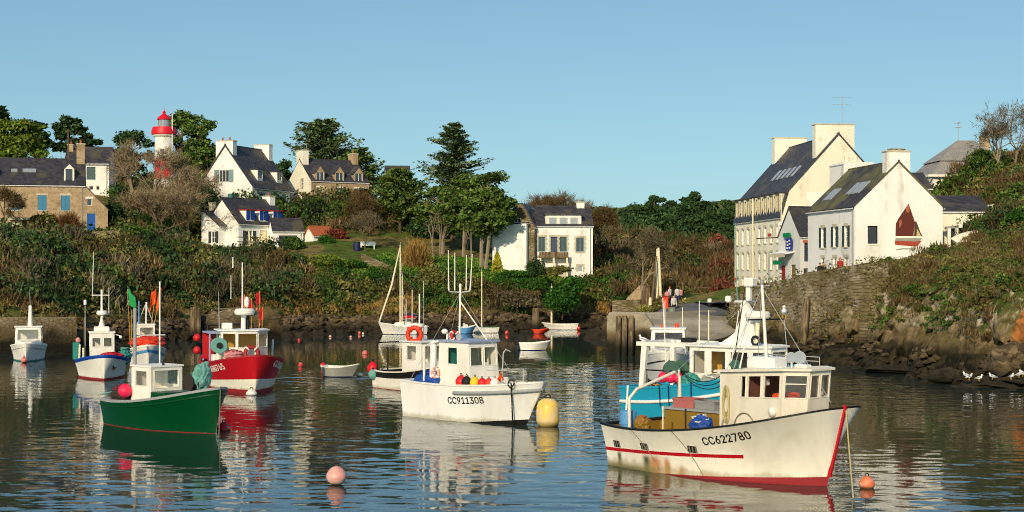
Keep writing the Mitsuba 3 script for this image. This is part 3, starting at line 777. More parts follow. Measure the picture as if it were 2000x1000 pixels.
# --- narrow white shop between them, with signs on its shaded gable
f3 = corner_frame(1563, 530, 140.0, -75.0, 4.7, 0)
h = House('shop_house', 'narrow white gabled shop with green and blue signs between the two larger buildings', f3, 4.7, 7.0, 3.15, 5.75, 'cool_render', 'slate', over=0.1, gable_over=0.06, category='shop')
h.window('right', 0.75, 0.9, 0.7, 1.7, frame='deep_blue', pane='window_glass', bars=(0, 1), lintel='terracotta')
h.window('right', 0.75, -1.2, 0.8, 1.5, frame='grey_paint', bars=(1, 0), sill='grey_render')
h.door('front', 1.0, -1.5, 1.1, 2.1, 'dull_red')
h.window('front', 3.2, -1.4, 1.0, 2.0, frame='ochre', bars=(1, 0))
h.finish()
k = thing('hanging_sign', 'upper green shop sign high on the shaded gable of the narrow shop', 'sign')
part(k, 'board', rbox(1.7, 3.2, -0.35, -0.22, 3.15, 3.55, 0.03), 'sign_green', f3)
part(k, 'bracket', rod((2.2, -0.22, 3.35), (2.2, 0.0, 3.35), 0.03), 'steel', f3)
k = thing('hanging_sign', 'blue and white patterned sign on the gable of the narrow shop', 'sign')
part(k, 'board', rbox(2.2, 3.5, -0.3, -0.2, 1.95, 3.05, 0.03), 'deep_blue', f3)
P = []
for i, (a, b) in enumerate(((0.2, 0.12), (0.7, 0.15), (0.3, 0.4), (0.75, 0.5), (0.25, 0.7), (0.7, 0.8))):
    P.append(box(2.2 + a - 0.02, 2.2 + a + 0.3, -0.312, -0.302, 1.95 + b, 1.95 + b + 0.15))
part(k, 'pattern', cat(*P), 'gloss_white', f3)
k = thing('awning', 'pale awning with a dark underside below the blue patterned sign', 'awning')
part(k, 'canopy', hullpts([(0.1, 0.02, 1.75), (3.6, 0.02, 1.75), (0.1, -1.0, 1.55), (3.6, -1.0, 1.55), (0.1, 0.02, 1.87), (3.6, 0.02, 1.87), (0.1, -1.0, 1.67), (3.6, -1.0, 1.67)]), 'cool_white', f3)
part(k, 'valance', box(0.1, 3.6, -1.02, -1.005, 1.3, 1.65), 'grey_render', f3)
k = thing('hanging_sign', 'lower green sign over the shop door', 'sign')
part(k, 'board', rbox(0.1, 1.7, -0.6, -0.48, 0.62, 1.02, 0.03), 'sign_green', f3)
part(k, 'bracket', rod((1.0, -0.5, 0.85), (1.0, 0.0, 0.85), 0.03), 'steel', f3)
k = thing('lamp_post', 'thin street post with a long arm in front of the tall cream building', 'lamp post')
b = px(1526, 560, 146)
part(k, 'pole', rod(b, b + [0, 0, 8.8], 0.09, 0.06), 'cream_paint', WORLD, True)
part(k, 'arm', rod(b + [0, 0, 4.7], px(1477, 466, 146), 0.05), 'dark_bark', WORLD, True)
part(k, 'lamp', rbox(*sum(([c - 0.16, c + 0.16] for c in px(1503, 459, 146)), [])), 'dull_red')
k = thing('flag_pole', 'pale slim pole standing in front of the dormers of the tall cream building', 'pole')
b = px(1471, 560, 152)
part(k, 'pole', rod(b, px(1470, 388, 152), 0.11, 0.07), 'cream_paint', WORLD, True)
k = thing('round_sign', 'small white round sign on a bracket beside the tall building corner', 'sign')
c = px(1528, 441, 146)
part(k, 'disc', turn(lathe([(0, -0.05), (0.42, -0.05), (0.45, 0), (0.42, 0.05), (0, 0.05)], 20), (1, 0, 0), 90, c), 'cool_white', WORLD, 40)
part(k, 'stripe', box(c[0] - 0.3, c[0] + 0.3, c[1] - 0.075, c[1] - 0.055, c[2] - 0.1, c[2] + 0.05), 'grey_paint')

# --- houses at the right edge
f = corner_frame(1850, 462, 134, 0, 0, 0)
h = House('low_house', 'low cream house with a dark slate roof to the right of the painted gable', corner_frame(1932, 468, 131, -86.0, 5.0, 9.5), 5.0, 9.5, 2.4, 3.65, 'cream_render', 'slate', over=0.15)
h.finish()
h.put('gable_wall', box(-0.1, 5.1, 9.62, 9.95, -2.0, 3.0), 'cream_render')
k = thing('porch', 'white porch with posts in front of the low cream house', 'porch')
a, b = px(1851, 441, 129), px(1902, 445, 127)
part(k, 'flat_roof', rbox(a[0], b[0], 125.6, 130.0, b[2] - 0.05, b[2] + 0.2, 0.03), 'gloss_white')
for x in (1853, 1868, 1899):
    q = px(x, 446, 126.2)
    part(k, 'post', box(q[0] - 0.12, q[0] + 0.12, 126, 126.25, q[2] - 2.6, b[2] - 0.06), 'gloss_white')
part(k, 'glazing', box(px(1857, 446, 128)[0], b[0] - 0.2, 128.0, 128.05, b[2] - 2.4, b[2] - 0.06), 'window_glass')
single('upturned_dinghy', 'white upturned dinghy lying in front of the porch', 'boat', hullpts([px(1888, 462, 123) + np.array(q) for q in ((-1.3, 0, -0.15), (-0.9, -0.5, -0.5), (0.9, -0.6, -0.5), (0.95, 0.6, -0.5), (-0.9, 0.5, -0.5), (-0.6, -0.3, 0.2), (0.8, -0.4, 0.42), (0.8, 0.4, 0.42), (-0.6, 0.3, 0.2), (0.1, 0, 0.42), (0.85, 0, 0.5))]), 'old_white', smooth=30)
# grey roofed house up the hill
f = corner_frame(1822, 364, 172, -88.0, 8.0, 0)
h = House('hill_house', 'house with a large grey hipped slate roof on the hill at the right', f, 8.0, 9.0, 1.4, 1.5, 'white_render', 'slate', over=0.0)
h.slopes = [(0, 1.4), (4.0, 1.5), (8.0, 1.4)]
h.window('right', 4.4, -0.6, 3.6, 1.6, frame='gloss_white', bars=(2, 0))
h.put('wall', h.solid, 'white_render')
lo = [(-0.5, -0.3, 1.3), (8.5, -0.3, 1.3), (8.5, 9.6, 1.3), (-0.5, 9.6, 1.3)]
up = [(1.3, 1.6, 3.6), (6.2, 1.8, 3.6), (6.2, 7.2, 3.6), (1.3, 7.2, 3.6)]
h.put('roof', hullpts(lo + [(6.9, 1.25, 2.98), (6.9, 8.1, 2.98), (1.1, 1.25, 2.98), (1.1, 8.1, 2.98)]), 'light_slate')
h.put('upper_roof', hullpts([(7.2, 1.0, 2.95), (7.2, 8.3, 2.95), (0.8, 1.0, 2.95), (0.8, 8.3, 2.95), (4, 4.1, 5.5), (4, 6.0, 5.5)]), 'light_slate')
h.put('eaves_board', cat(box(8.5, 8.56, -0.6, 9.6, 1.05, 1.32), box(-0.5, 8.5, -0.66, -0.6, 1.05, 1.32)), 'gloss_white')
h.chimney(3.4, 4.2, 6.8, 7.8, 3.4, 5.9, 'granite', 2)
h.dormer('right', 5.9, 1.9, 1.4, 1.0, 1.2, wall='grey_render', flat=True, back=1.6)
antenna('roof_antenna', 'small television aerial above the grey hipped roof on the right hill', f, (4.0, 4.2, 5.4), 2.2, 1.2)
h = House('hill_house', 'dark roofed house partly hidden behind the painted gable', corner_frame(1818, 385, 150, -86.0, 5.0, 4.5), 5.0, 4.5, 0.9, 2.3, 'cream_render', 'slate')
h.finish()

# --- upper white house on the left hill
f = corner_frame(493, 397, 212, -20.0, 8.5, 0)
h = House('white_house', 'tall white house with grey blue shutters and two white chimneys on the hill', f, 8.5, 11.2, 2.4, 8.0, 'white_render', 'slate', over=0.45, gable_over=0.2)
h.window('front', 4.0, 3.0, 1.5, 1.7, shutters='shutter_grey', bars=(2, 0), sw=0.75)
h.window('front', 5.4, -0.6, 1.6, 2.0, shutters='shutter_teal', closed=True)
for u, sh in ((2.9, 'shutter_teal'), (5.9, 'shutter_teal'), (9.0, 'shutter_teal')):
    h.window('right', u, -0.3, 1.25, 1.95, shutters=sh, closed=True)
for y in (3.0, 8.6):
    h.dormer('right', y, 3.65, 1.5, 1.15, 0.45, wall='gloss_white', flat=True, bars=(1, 0), back=1.6)
h.chimney(2.7, 5.4, 0.05, 1.1, 6.0, 8.7, 'white_render', 2)
h.chimney(3.0, 5.5, 10.1, 11.15, 6.0, 8.9, 'white_render', 0)
h.put('balcony_wall', cat(box(8.5, 8.75, 3.6, 11.0, -2.4, -0.9)), 'cool_render')
h.finish()
h.put('basement_wall', box(8.5, 9.2, 4.5, 13.0, -3.2, -1.3), 'rubble_stone')

# --- stone house with three dormers
f = corner_frame(608, 394, 222, -58.0, 8.4, 0)
h = House('stone_house', 'brown granite house with three gabled stone dormers and a pale lit gable end', f, 8.4, 9.3, 3.0, 6.3, 'granite', 'slate', over=0.12, gable_over=0.0)
h.window('front', 5.2, 1.9, 1.1, 1.6, bars=(1, 2))
skin = man_extrude_y([(0.02, -2.5), (8.38, -2.5), (8.38, 3.0), (4.2, 6.28), (0.02, 3.0)], -0.04, -0.003) - man_box(4.65, 5.75, -1, 1, 1.9, 3.5)
h.put('gable_render', skin, 'cream_render', label='pale cream rendered gable end')
for y in (1.4, 4.5, 7.6):
    h.dormer('right', y, 3.0, 1.5, 1.3, 0.02, wall='granite', bars=(1, 1), ridge=1.0, back=2.2)
for u in (1.4, 4.5):
    h.window('right', u, 0.2, 1.0, 1.9, bars=(1, 2), lintel='cream_render')
h.window('right', 7.6, 0.2, 1.3, 1.9, bars=(1, 2), lintel='cream_render')
h.chimney(3.1, 5.4, 0.03, 0.95, 4.6, 7.6, 'cream_render', 0)
h.chimney(3.4, 5.0, 8.3, 9.2, 4.6, 7.4, 'granite', 1)
h.put('stair_wall', box(8.4, 10.4, 0.0, 8.6, -3.0, -1.0), 'rubble_stone')
rl = []
for i in range(26):
    rl.append(rod((10.25, 0.8 + i * 0.3, -1.0), (10.25, 0.8 + i * 0.3, 0.0), 0.03, n=4))
rl += [rod((10.25, 0.6, 0.0), (10.25, 8.5, 0.0), 0.05, n=5), rod((10.25, 0.6, -0.85), (10.25, 8.5, -0.85), 0.04, n=5)]
h.put('railing', cat(*rl), 'brick_red', label='rust red garden railing')
h.finish()
antenna('roof_antenna', 'thin aerial mast beside the pale gable chimney of the granite house', f, (4.0, 1.3, 6.2), 2.6, 0.5)

# --- lower white house with blue shuttered dormers
f = corner_frame(466, 484, 188, -37.0, 5.8, 0)
h = House('white_house', 'low white house with blue shuttered dormers and dark shutters in front of the hill', f, 5.8, 8.4, 3.05, 6.0, 'white_render', 'slate', over=0.3, gable_over=0.15)
for y in (2.0, 4.3, 6.6):
    h.dormer('right', y, 3.5, 1.3, 1.15, 0.05, wall='gloss_white', flat=True, roof='dull_red', shutters='blue_paint', bars=(1, 0), back=1.5)
h.window('right', 1.8, 0.35, 1.1, 1.75, shutters='shutter_dark', bars=(1, 2), sw=0.5)
h.window('right', 6.7, 0.35, 1.1, 1.75, shutters='shutter_dark', bars=(1, 2), sw=0.5)
h.door('right', 4.2, 0.0, 1.2, 2.2, 'cream_paint', frame='ochre')
h.chimney(2.2, 3.6, 7.4, 8.3, 4.6, 6.6, 'white_render', 1)
h.finish()
h = House('lean_to', 'small white annexe with slate roof at the left end of the low white house', corner_frame(428, 482, 188.5, -37.0, 3.2, 0), 3.2, 3.2, 2.6, 4.3, 'white_render', 'slate', slopes=[(0, 4.4), (0.5, 4.3), (3.2, 2.6)], over=0.3, category='annexe')
h.window('front', 2.2, 0.5, 0.9, 1.4, shutters='shutter_dark', bars=(1, 1), sw=0.4)
h.chimney(0.0, 0.6, 1.2, 1.8, 3.9, 5.4, 'grey_render', 0)
h.finish()
h = House('garage', 'small grey roofed garage at the right end of the low white house', corner_frame(589, 486, 192, -70.0, 2.0, 3.8), 3.0, 3.8, 2.2, 3.6, 'white_render', 'slate', over=0.2, category='garage')
h.door('right', 1.9, -0.2, 2.4, 1.9, 'shutter_dark')
h.finish()
h = House('shed', 'small white shed with an orange tiled roof beside the clipped green bush', corner_frame(612, 478, 190, -50.0, 2.0, 0), 2.0, 3.0, 1.2, 2.1, 'white_render', 'terracotta', over=0.25, category='shed')
h.finish()

# --- big stone house at the left edge
f = corner_frame(166, 455, 180, -75.0, 8.0, 15.0)
h = House('stone_house', 'large weathered stone house with blue shutters and a dark roof at the left edge', f, 8.0, 15.0, 5.55, 8.7, 'granite', 'slate', over=0.15, gable_over=0.05)
W = 8.0
for u, cl in ((3.4, False), (7.2, False), (10.2, True), (12.8, True)):
    h.window('right', u, 2.6, 1.0, 1.75, shutters='shutter_blue', closed=True, sill='grey_render', lintel='grey_render')
h.window('right', 10.1, -0.9, 1.5, 1.9, frame='grey_paint', bars=(1, 0), lintel='gloss_white')
h.window('right', 5.5, -0.9, 1.2, 1.6, frame='grey_paint', bars=(1, 0))
for y in (4.5, 13.2):
    h.dormer('right', y, 6.0, 1.15, 1.5, 0.5, wall='gloss_white', ridge=0.6, bars=(0, 1), back=2.0)
h.skylight('right', 8.7, 0.45, 1.5, 0.14)
h.skylight('right', 7.0, 0.45, 0.7, 0.12)
h.chimney(3.2, 4.8, 14.0, 14.95, 7.2, 10.6, 'granite', 1)
h.finish()
h = House('lean_to', 'sloping stone end wing with bright blue door beside the big stone house', Frame(f([0, 15.003, 0]), f.R[1, 0] and math.atan2(f.R[1, 0], f.R[0, 0])), 8.0, 2.6, 2.6, 2.7, 'granite', 'slate', over=0.0, category='annexe')
wing = hullpts([(x, y, z) for x in (0.4, 8.0) for y, z in ((0, -2.5), (2.6, -2.5), (2.6, 2.75), (0, 5.5))])
mw = m3.Manifold(m3.Mesh(np.asarray(wing[0], np.float32), np.asarray(wing[1], np.uint32)))
h.solid = mw
h.door('right', 0.7, 0.0, 0.95, 2.3, 'door_blue', frame='shutter_blue')
h.window('right', 0.5, 3.2, 0.6, 0.8, bars=(0, 0), surround=None, lintel='cream_render')
h.put('wall', h.solid, 'granite')
h.put('roof', hullpts([(x, y, z + u) for x in (0.3, 8.12) for y, z in ((0, 5.5), (2.75, 2.6)) for u in (0.01, 0.16)]), 'slate')
single('garden_store', 'low grey lean-to store in front of the big stone house', 'shed', cat(rbox(*sum(([a, b] for a, b in zip(px(18, 462, 172), px(54, 430, 174))), [])), box(px(16, 430, 171.5)[0], px(58, 430, 171.5)[0], 171.4, 175, zz(430, 172), zz(425, 172))), 'grey_render')

# --- white house behind it
f = corner_frame(213, 373, 208, -86.0, 5.0, 4.4)
h = House('white_house', 'plain white house with one tall dark green window behind the big stone house', f, 5.0, 4.4, 3.85, 5.9, 'white_render', 'slate', over=0.35)
h.window('right', 2.0, 1.5, 1.2, 1.75, frame='shutter_teal', bars=(1, 0))
h.window('right', 2.0, 0.1, 0.6, 0.6, bars=(0, 0))
h.window('right', 2.9, 0.1, 0.5, 0.6, bars=(0, 0))
h.finish()
h = House('white_house', 'brown stone wing with a chimney on the left of the plain white house', Frame(f([0.2, -1.6, 0]), math.atan2(f.R[1, 0], f.R[0, 0])), 4.4, 1.55, 3.7, 5.8, 'granite', 'slate', over=0.2)
h.chimney(1.6, 2.8, 0.05, 0.8, 4.6, 6.3, 'granite', 1)
h.finish()

# --- house in the middle, on the right of the tall conifer
f = corner_frame(1158, 516, 180, -87.0, 7.0, 6.6)
h = House('white_house', 'cream white house with a long shed dormer and toothed stone window surrounds', f, 7.0, 6.6, 4.45, 6.75, 'white_render', 'slate', over=0.12, gable_over=0.1)
h.window('right', 5.1, 1.45, 0.95, 1.65, frame='shutter_grey', bars=(1, 0), surround='grey_render', sill='grey_render')
h.window('right', 2.05, 1.2, 0.8, 2.0, frame='deep_blue', bars=(1, 0), surround='grey_render')
h.window('right', 3.1, 1.45, 0.9, 1.75, frame='shutter_teal', bars=(1, 0), surround='grey_render')
h.window('right', 0.6, 1.45, 0.8, 1.75, frame='shutter_teal', bars=(1, 0), surround='grey_render')
h.window('right', 5.1, -0.9, 0.65, 0.7, bars=(0, 0), surround='grey_render', pane='pale_glass')
h.put('dormer', box(5.2, 6.85, 1.05, 5.25, 4.2, 5.75), 'white_render')
h.put('dormer_roof', box(3.8, 7.05, 0.9, 5.4, 5.753, 5.92), 'slate')
for u in (1.9, 3.15, 4.4):
    wk = h.put('window', box(6.853, 6.87, u - 0.42, u + 0.42, 4.55, 5.4), 'pale_glass')
    h.put('frame', cat(box(6.872, 6.9, u - 0.5, u - 0.4, 4.45, 5.5), box(6.872, 6.9, u + 0.4, u + 0.5, 4.45, 5.5), box(6.872, 6.9, u - 0.4, u + 0.4, 5.4, 5.5), box(6.872, 6.9, u - 0.4, u + 0.4, 4.45, 4.55)), 'grey_render', parent=wk)
h.chimney(2.9, 3.9, 5.0, 5.9, 5.8, 7.35, 'white_render', 0)
h.finish()
h.put('terrace', box(7.0, 8.4, 0.2, 3.6, 0.75, 1.05), 'timber')
h.put('terrace_rail', box(8.3, 8.4, 0.2, 3.6, 1.052, 1.4), 'timber')
for u in (0.35, 1.9, 3.45):
    h.put('terrace_post', box(8.15, 8.35, u - 0.1, u + 0.1, -2.5, 0.745), 'cream_paint')
h.put('garden_wall', box(7.0, 8.1, 1.2, 3.4, -2.5, -0.4), 'grey_render')
h = House('gable_wing', 'grey stone gable wing with one small dark window beside the cream house', corner_frame(1044, 505, 178.5, -10.0, 3.6, 0), 3.6, 6.0, 3.6, 6.6, 'rubble_stone', 'slate', slopes=[(0, 3.2), (1.4, 6.3), (2.1, 6.3), (3.6, 3.6)], over=0.05, gable_over=0.0, category='house')
h.window('front', 1.6, 3.3, 0.8, 1.4, bars=(1, 2))
h.finish()
h = House('side_wing', 'white side wing dappled by tree shade at the left of the cream house', corner_frame(1028, 492, 177.6, -12.0, 4.0, 0), 4.0, 6.0, 3.4, 3.6, 'white_render', 'slate', slopes=[(0, 2.5), (1.2, 3.1), (4.0, 3.3)], over=0.1, gable_over=0.02, category='house')
h.finish()
0 and single('garden_ramp', 'white garden stair wall running down in front of the cream house', 'wall', hullpts([px(x, y, Y) for x, y in ((1004, 494), (1052, 514), (1052, 496), (1015, 482), (1004, 484)) for Y in (176.3, 177.2)]), 'cream_render')

# --- small far roofs between the trees
h = House('far_house', 'small far white house between the granite house and the pine', corner_frame(756, 378, 255, -80.0, 6.0, 0), 6.0, 4.0, 2.4, 4.6, 'white_render', 'slate')
h.finish()

# --- lighthouse
k = thing('lighthouse', 'slim white and red banded lighthouse with a red gallery and lantern', 'lighthouse')
f = Frame(px(320.5, 400, 226))
zt = lambda y: (400 - y) * 226 / FOCAL
def ring(y0, y1, r0, r1):
    return lathe([(0.0, zt(y0)), (r0, zt(y0)), (r1, zt(y1)), (0.0, zt(y1))], 36)
for nm, y0, y1, m_ in (('tower_band', 420, 376, 'white_render'), ('tower_band', 376, 350, 'white_render'), ('tower_band', 350, 310, 'lamp_red'), ('tower_band', 310, 268, 'white_render')):
    part(k, nm, ring(y0, y1, 1.45 - (420 - y0) * 0.0009, 1.45 - (420 - y1) * 0.0009), m_, f, 30)
part(k, 'corbel', lathe([(1.3, zt(269)), (1.62, zt(266)), (1.66, zt(264)), (0, zt(264))], 36), 'cream_render', f, 30)
part(k, 'gallery', lathe([(1.55, zt(264)), (1.82, zt(263)), (1.86, zt(258)), (1.66, zt(248.5)), (1.58, zt(248.5)), (1.5, zt(258)), (0, zt(258))], 36), 'lamp_red', f, 30)
g = part(k, 'lantern', lathe([(0.0, zt(258)), (0.82, zt(258)), (0.82, zt(233.6)), (0, zt(233.6))], 20), 'pale_glass', f, 30)
part(g, 'lens', lathe([(0, zt(246)), (0.86, zt(246)), (0.86, zt(249)), (0, zt(249))], 20), 'grey_paint', f, 30)
for i in range(10):
    a = 2 * math.pi * i / 10
    part(g, 'glazing_bar', rod((0.86 * math.cos(a), 0.86 * math.sin(a), zt(252)), (0.86 * math.cos(a), 0.86 * math.sin(a), zt(233)), 0.035, n=5), 'grey_paint', f)
part(k, 'dome', lathe([(0.0, zt(234)), (1.02, zt(234)), (1.04, zt(232.6)), (0.86, zt(229)), (0.5, zt(225)), (0.24, zt(222.5)), (0.2, zt(221)), (0.27, zt(219.5)), (0.2, zt(217.5)), (0.05, zt(216.5)), (0.04, zt(211)), (0, zt(211))], 24), 'lamp_red', f, 40)
for i in range(3):
    part(k, 'window', box(-0.25, 0.25, -1.48, -1.3, zt(300 + i * 34), zt(292 + i * 34)), 'window_glass', f)
single('white_pole', 'thin white pole standing beside the lighthouse lantern', 'pole', rod(px(336.5, 300, 225), px(336.5, 222, 225), 0.1, 0.07), 'gloss_white')
# ------------------------------------------------------------------ vegetation
LEAF, MORE = 0.78, 1.6           # one place to trade leaf size against leaf count

def leaf_quads(P, size, cols, rng, aspect=0.55, flat=0.0, axis=None, along=0.0):
    """one small pointed leaf spray per point; flat: how much they lie level; axis: a direction each tends to follow"""
    n = len(P)
    size = size * LEAF
    a = rng.normal(size=(n, 3))
    if axis is not None:
        a = a * (1 - along) + axis * along * 2
    a[:, 2] *= 1 - flat
    a /= np.linalg.norm(a, axis=1, keepdims=True)
    b = np.cross(a, rng.normal(size=(n, 3)))
    if flat:
        b[:, 2] *= 1 - flat
    b /= np.linalg.norm(b, axis=1, keepdims=True) + 1e-9
    s = (size * np.exp(rng.normal(-0.06, 0.38, n)).clip(0.35, 2.0))[:, None]
    V = np.stack([P - a * s, P + b * s * aspect, P + a * s, P - b * s * aspect], 1).reshape(-1, 3)
    k = np.arange(n)[:, None] * 4
    F = np.vstack([k + [0, 1, 2], k + [0, 2, 3]])
    return V, F, np.repeat(cols, 4, 0)

def tones(n, palette, rng, jitter=0.18):
    pal = np.array([lin(*c) for c in palette])
    w = rng.integers(0, len(pal), n)
    return np.clip(pal[w] * rng.normal(1, jitter, (n, 1)).clip(0.5, 1.6) * rng.normal(1, 0.05, (n, 3)), 0.004, 0.8)

def blob_points(blobs, n, rng, hollow=0.55):
    n = int(n * MORE)
    blobs = np.asarray(blobs, float)
    vol = (blobs[:, 3] * blobs[:, 4] * blobs[:, 5]) ** 0.75
    w = rng.choice(len(blobs), n, p=vol / vol.sum())
    d = rng.normal(size=(n, 3)); d /= np.linalg.norm(d, axis=1, keepdims=True)
    r = hollow + (1 - hollow) * rng.uniform(0, 1, n) ** 0.6
    r *= 1 + 0.22 * rng.normal(size=n)
    return blobs[w, :3] + d * r[:, None] * blobs[w, 3:6], w

def branch_mesh(segs):
    """three sided tapering limbs from (a, b, ra, rb)"""
    s = np.array([np.concatenate([a, b, [ra, rb]]) for a, b, ra, rb in segs])
    a, b, ra, rb = s[:, :3], s[:, 3:6], s[:, 6], s[:, 7]
    t = b - a; t /= np.linalg.norm(t, axis=1, keepdims=True) + 1e-9
    u = np.cross(t, np.where(np.abs(t[:, 2:]) < 0.9, [[0, 0, 1.0]], [[1.0, 0, 0]])); u /= np.linalg.norm(u, axis=1, keepdims=True) + 1e-9
    w = np.cross(t, u)
    k = 4
    ang = np.arange(k) * 2 * np.pi / k
    off = np.cos(ang)[None, :, None] * u[:, None] + np.sin(ang)[None, :, None] * w[:, None]
    V = np.concatenate([a[:, None] + off * ra[:, None, None], b[:, None] + off * rb[:, None, None]], 1).reshape(-1, 3)
    F = []
    base = np.arange(len(s))[:, None] * 2 * k
    for i in range(k):
        j = (i + 1) % k
        F += [base + [i, j, k + j], base + [i, k + j, k + i]]
    return V, np.vstack(F)

def ground_at(x, Y):
    X = (x - 1000) / FOCAL * Y
    return np.array([X, Y, float(height(np.array([X]), np.array([Y]))[0])])

GREENS = {'pine': [(82, 108, 46), (102, 126, 58), (120, 138, 70), (62, 86, 42)], 'dark': [(56, 80, 48), (70, 94, 52), (46, 66, 42)], 'cypress': [(84, 108, 62), (104, 126, 74), (122, 136, 86), (62, 84, 54)],
          'bright': [(96, 116, 40), (120, 132, 52), (80, 104, 38)], 'bush': [(72, 98, 42), (90, 114, 50), (58, 80, 38)], 'olive': [(108, 110, 56), (128, 122, 68), (90, 90, 48)], 'yellow': [(170, 166, 40), (190, 184, 60), (140, 142, 40)],
          'lawn': [(100, 134, 50), (88, 122, 46), (116, 142, 60)], 'twig': [(150, 134, 104), (128, 112, 84), (168, 150, 118)], 'hedge': [(52, 92, 36), (66, 108, 42), (44, 76, 32)], 'brown': [(100, 84, 56), (116, 98, 66), (84, 70, 48)], 'red': [(120, 62, 50), (134, 74, 58), (96, 54, 44)], 'rust': [(132, 98, 60), (120, 88, 54), (106, 78, 50)],
          'grey': [(106, 98, 76), (92, 84, 66), (120, 110, 86)], 'ochre': [(178, 146, 84), (160, 126, 70), (140, 112, 66)], 'scrub': [(100, 100, 52), (118, 112, 62), (84, 86, 46), (128, 116, 72)], 'far': [(52, 78, 48), (64, 90, 52), (76, 100, 58)]}

def leafy(name, label, cate, P, w, size, pal, rng, trunk=None, bark='bark', group=None, flat=0.0, aspect=0.55, nblob=None, axis=None, along=0.0, jitter=0.2):
    c = tones(len(P), GREENS[pal] if isinstance(pal, str) else pal, rng, jitter)
    if w is not None:
        c = c * rng.normal(1, 0.2, int(w.max()) + 1).clip(0.5, 1.6)[w][:, None]
    V, F, C = leaf_quads(P, size, c, rng, aspect, flat, axis, along)
    k = thing(name, label, cate, group)
    if trunk is not None:
        part(k, 'trunk', trunk, bark)
    part(k, 'crown' if trunk is not None else 'leaves', (V, F), 'foliage', color=C)
    return k

def pine(name, label, x, Y, ytop, width, base_y=None, n=5000, pal='pine', seed=0, crown=0.62, lean=0.0, flat=0.35, group=None, cate='tree', size=0.3, nb=26, bark='bark', trunk_r=None):
    """a maritime pine: a bare leaning trunk, limbs, and clumps of needles in an uneven crown; width in photo pixels"""
    rng = np.random.default_rng(seed)
    b = ground_at(x, Y)
    if base_y is not None: b[2] = zz(base_y, Y)
    H = zz(ytop, Y) - b[2]
    R = width / FOCAL * Y / 2
    rb = trunk_r or 0.03 * H
    top = b + [lean * H, 0, H * 0.93]
    mid = (b + top) / 2 + [lean * H * -0.15 + rng.normal() * 0.03 * H, rng.normal() * 0.02 * H, 0]
    segs = [(b - [0, 0, 0.6], mid, rb, rb * 0.7), (mid, top, rb * 0.7, rb * 0.25)]
    blobs = []
    for i in range(nb):
        t = rng.uniform(0, 1)
        zf = 1 - crown * (1 - t)
        a = rng.uniform(0, 2 * np.pi)
        rr = R * (0.35 + 0.65 * math.sin(math.pi * (0.12 + 0.78 * (1 - t)))) * rng.uniform(0.25, 0.95)
        ax = b + (top - b) * zf
        c = np.array([ax[0] + math.cos(a) * rr, ax[1] + math.sin(a) * rr * 0.8, b[2] + H * (zf - 0.03) ])
        s = R * rng.uniform(0.24, 0.42)
        blobs.append([*c, s * 1.1, s * 1.1, s * rng.uniform(0.45, 0.75)])
        st = b + (top - b) * max(0.25, zf - rng.uniform(0.08, 0.2))
        segs.append((st, c, rb * 0.3, rb * 0.08))
    P, w = blob_points(blobs, n, rng, 0.35)
    return leafy(name, label, cate, P, w, size, pal, rng, branch_mesh(segs), bark, group, flat=flat)

def tiers(name, label, x, Y, ytop, base_y, radius, n_br=150, per=46, pal='cypress', seed=0, first=0.18, droop=-0.05, power=0.8, lean=0.0, size=0.28, group=None, flat=0.55, cate='tree', rag=0.35, crown_shift=0.0, bark='bark'):
    """a conifer whose foliage lies in level plates along radiating branches; radius(t) in metres, t from 0 at the lowest branch to 1 at the top"""
    rng, per = np.random.default_rng(seed), int(per * MORE)
    b = ground_at(x, Y); b[2] = zz(base_y, Y)
    H = zz(ytop, Y) - b[2]
    top = b + [lean * H, 0, H]
    segs = [(b - [0, 0, 0.8], b + (top - b) * 0.5, 0.024 * H, 0.015 * H), (b + (top - b) * 0.5, top, 0.015 * H, 0.04)]
    Ps, ws, ax = [], [], []
    for i in range(n_br):
        t = ((i + rng.uniform(0, 1)) / n_br) ** power
        h = first + (1 - first) * t
        a = rng.uniform(0, 2 * np.pi)
        L = radius(t) * rng.uniform(1 - rag, 1 + rag * 0.7)
        st = b + (top - b) * h
        d = np.array([math.cos(a), math.sin(a), droop + rng.normal() * 0.08])
        en = st + d * L + [0, 0, 0.10 * L]
        segs.append((st - [0, 0, 0.15 * L], en, 0.012 * H * (1 - t) + 0.04, 0.02))
        u = rng.uniform(0.2, 1.03, per)
        p = st + d * (L * u)[:, None] + [0, 0, 1] * (0.18 * L * u ** 2)[:, None]
        p += rng.normal(size=(per, 3)) * [0.16 * L + 0.12, 0.16 * L + 0.12, 0.05 * L + 0.06] * (1.15 - 0.7 * u)[:, None]
        Ps.append(p); ws.append(np.full(per, i)); ax.append(np.broadcast_to(d, (per, 3)))
    return leafy(name, label, cate, np.vstack(Ps), np.concatenate(ws), size, pal, rng, branch_mesh(segs), bark, group, flat=flat, axis=np.vstack(ax), along=0.45)

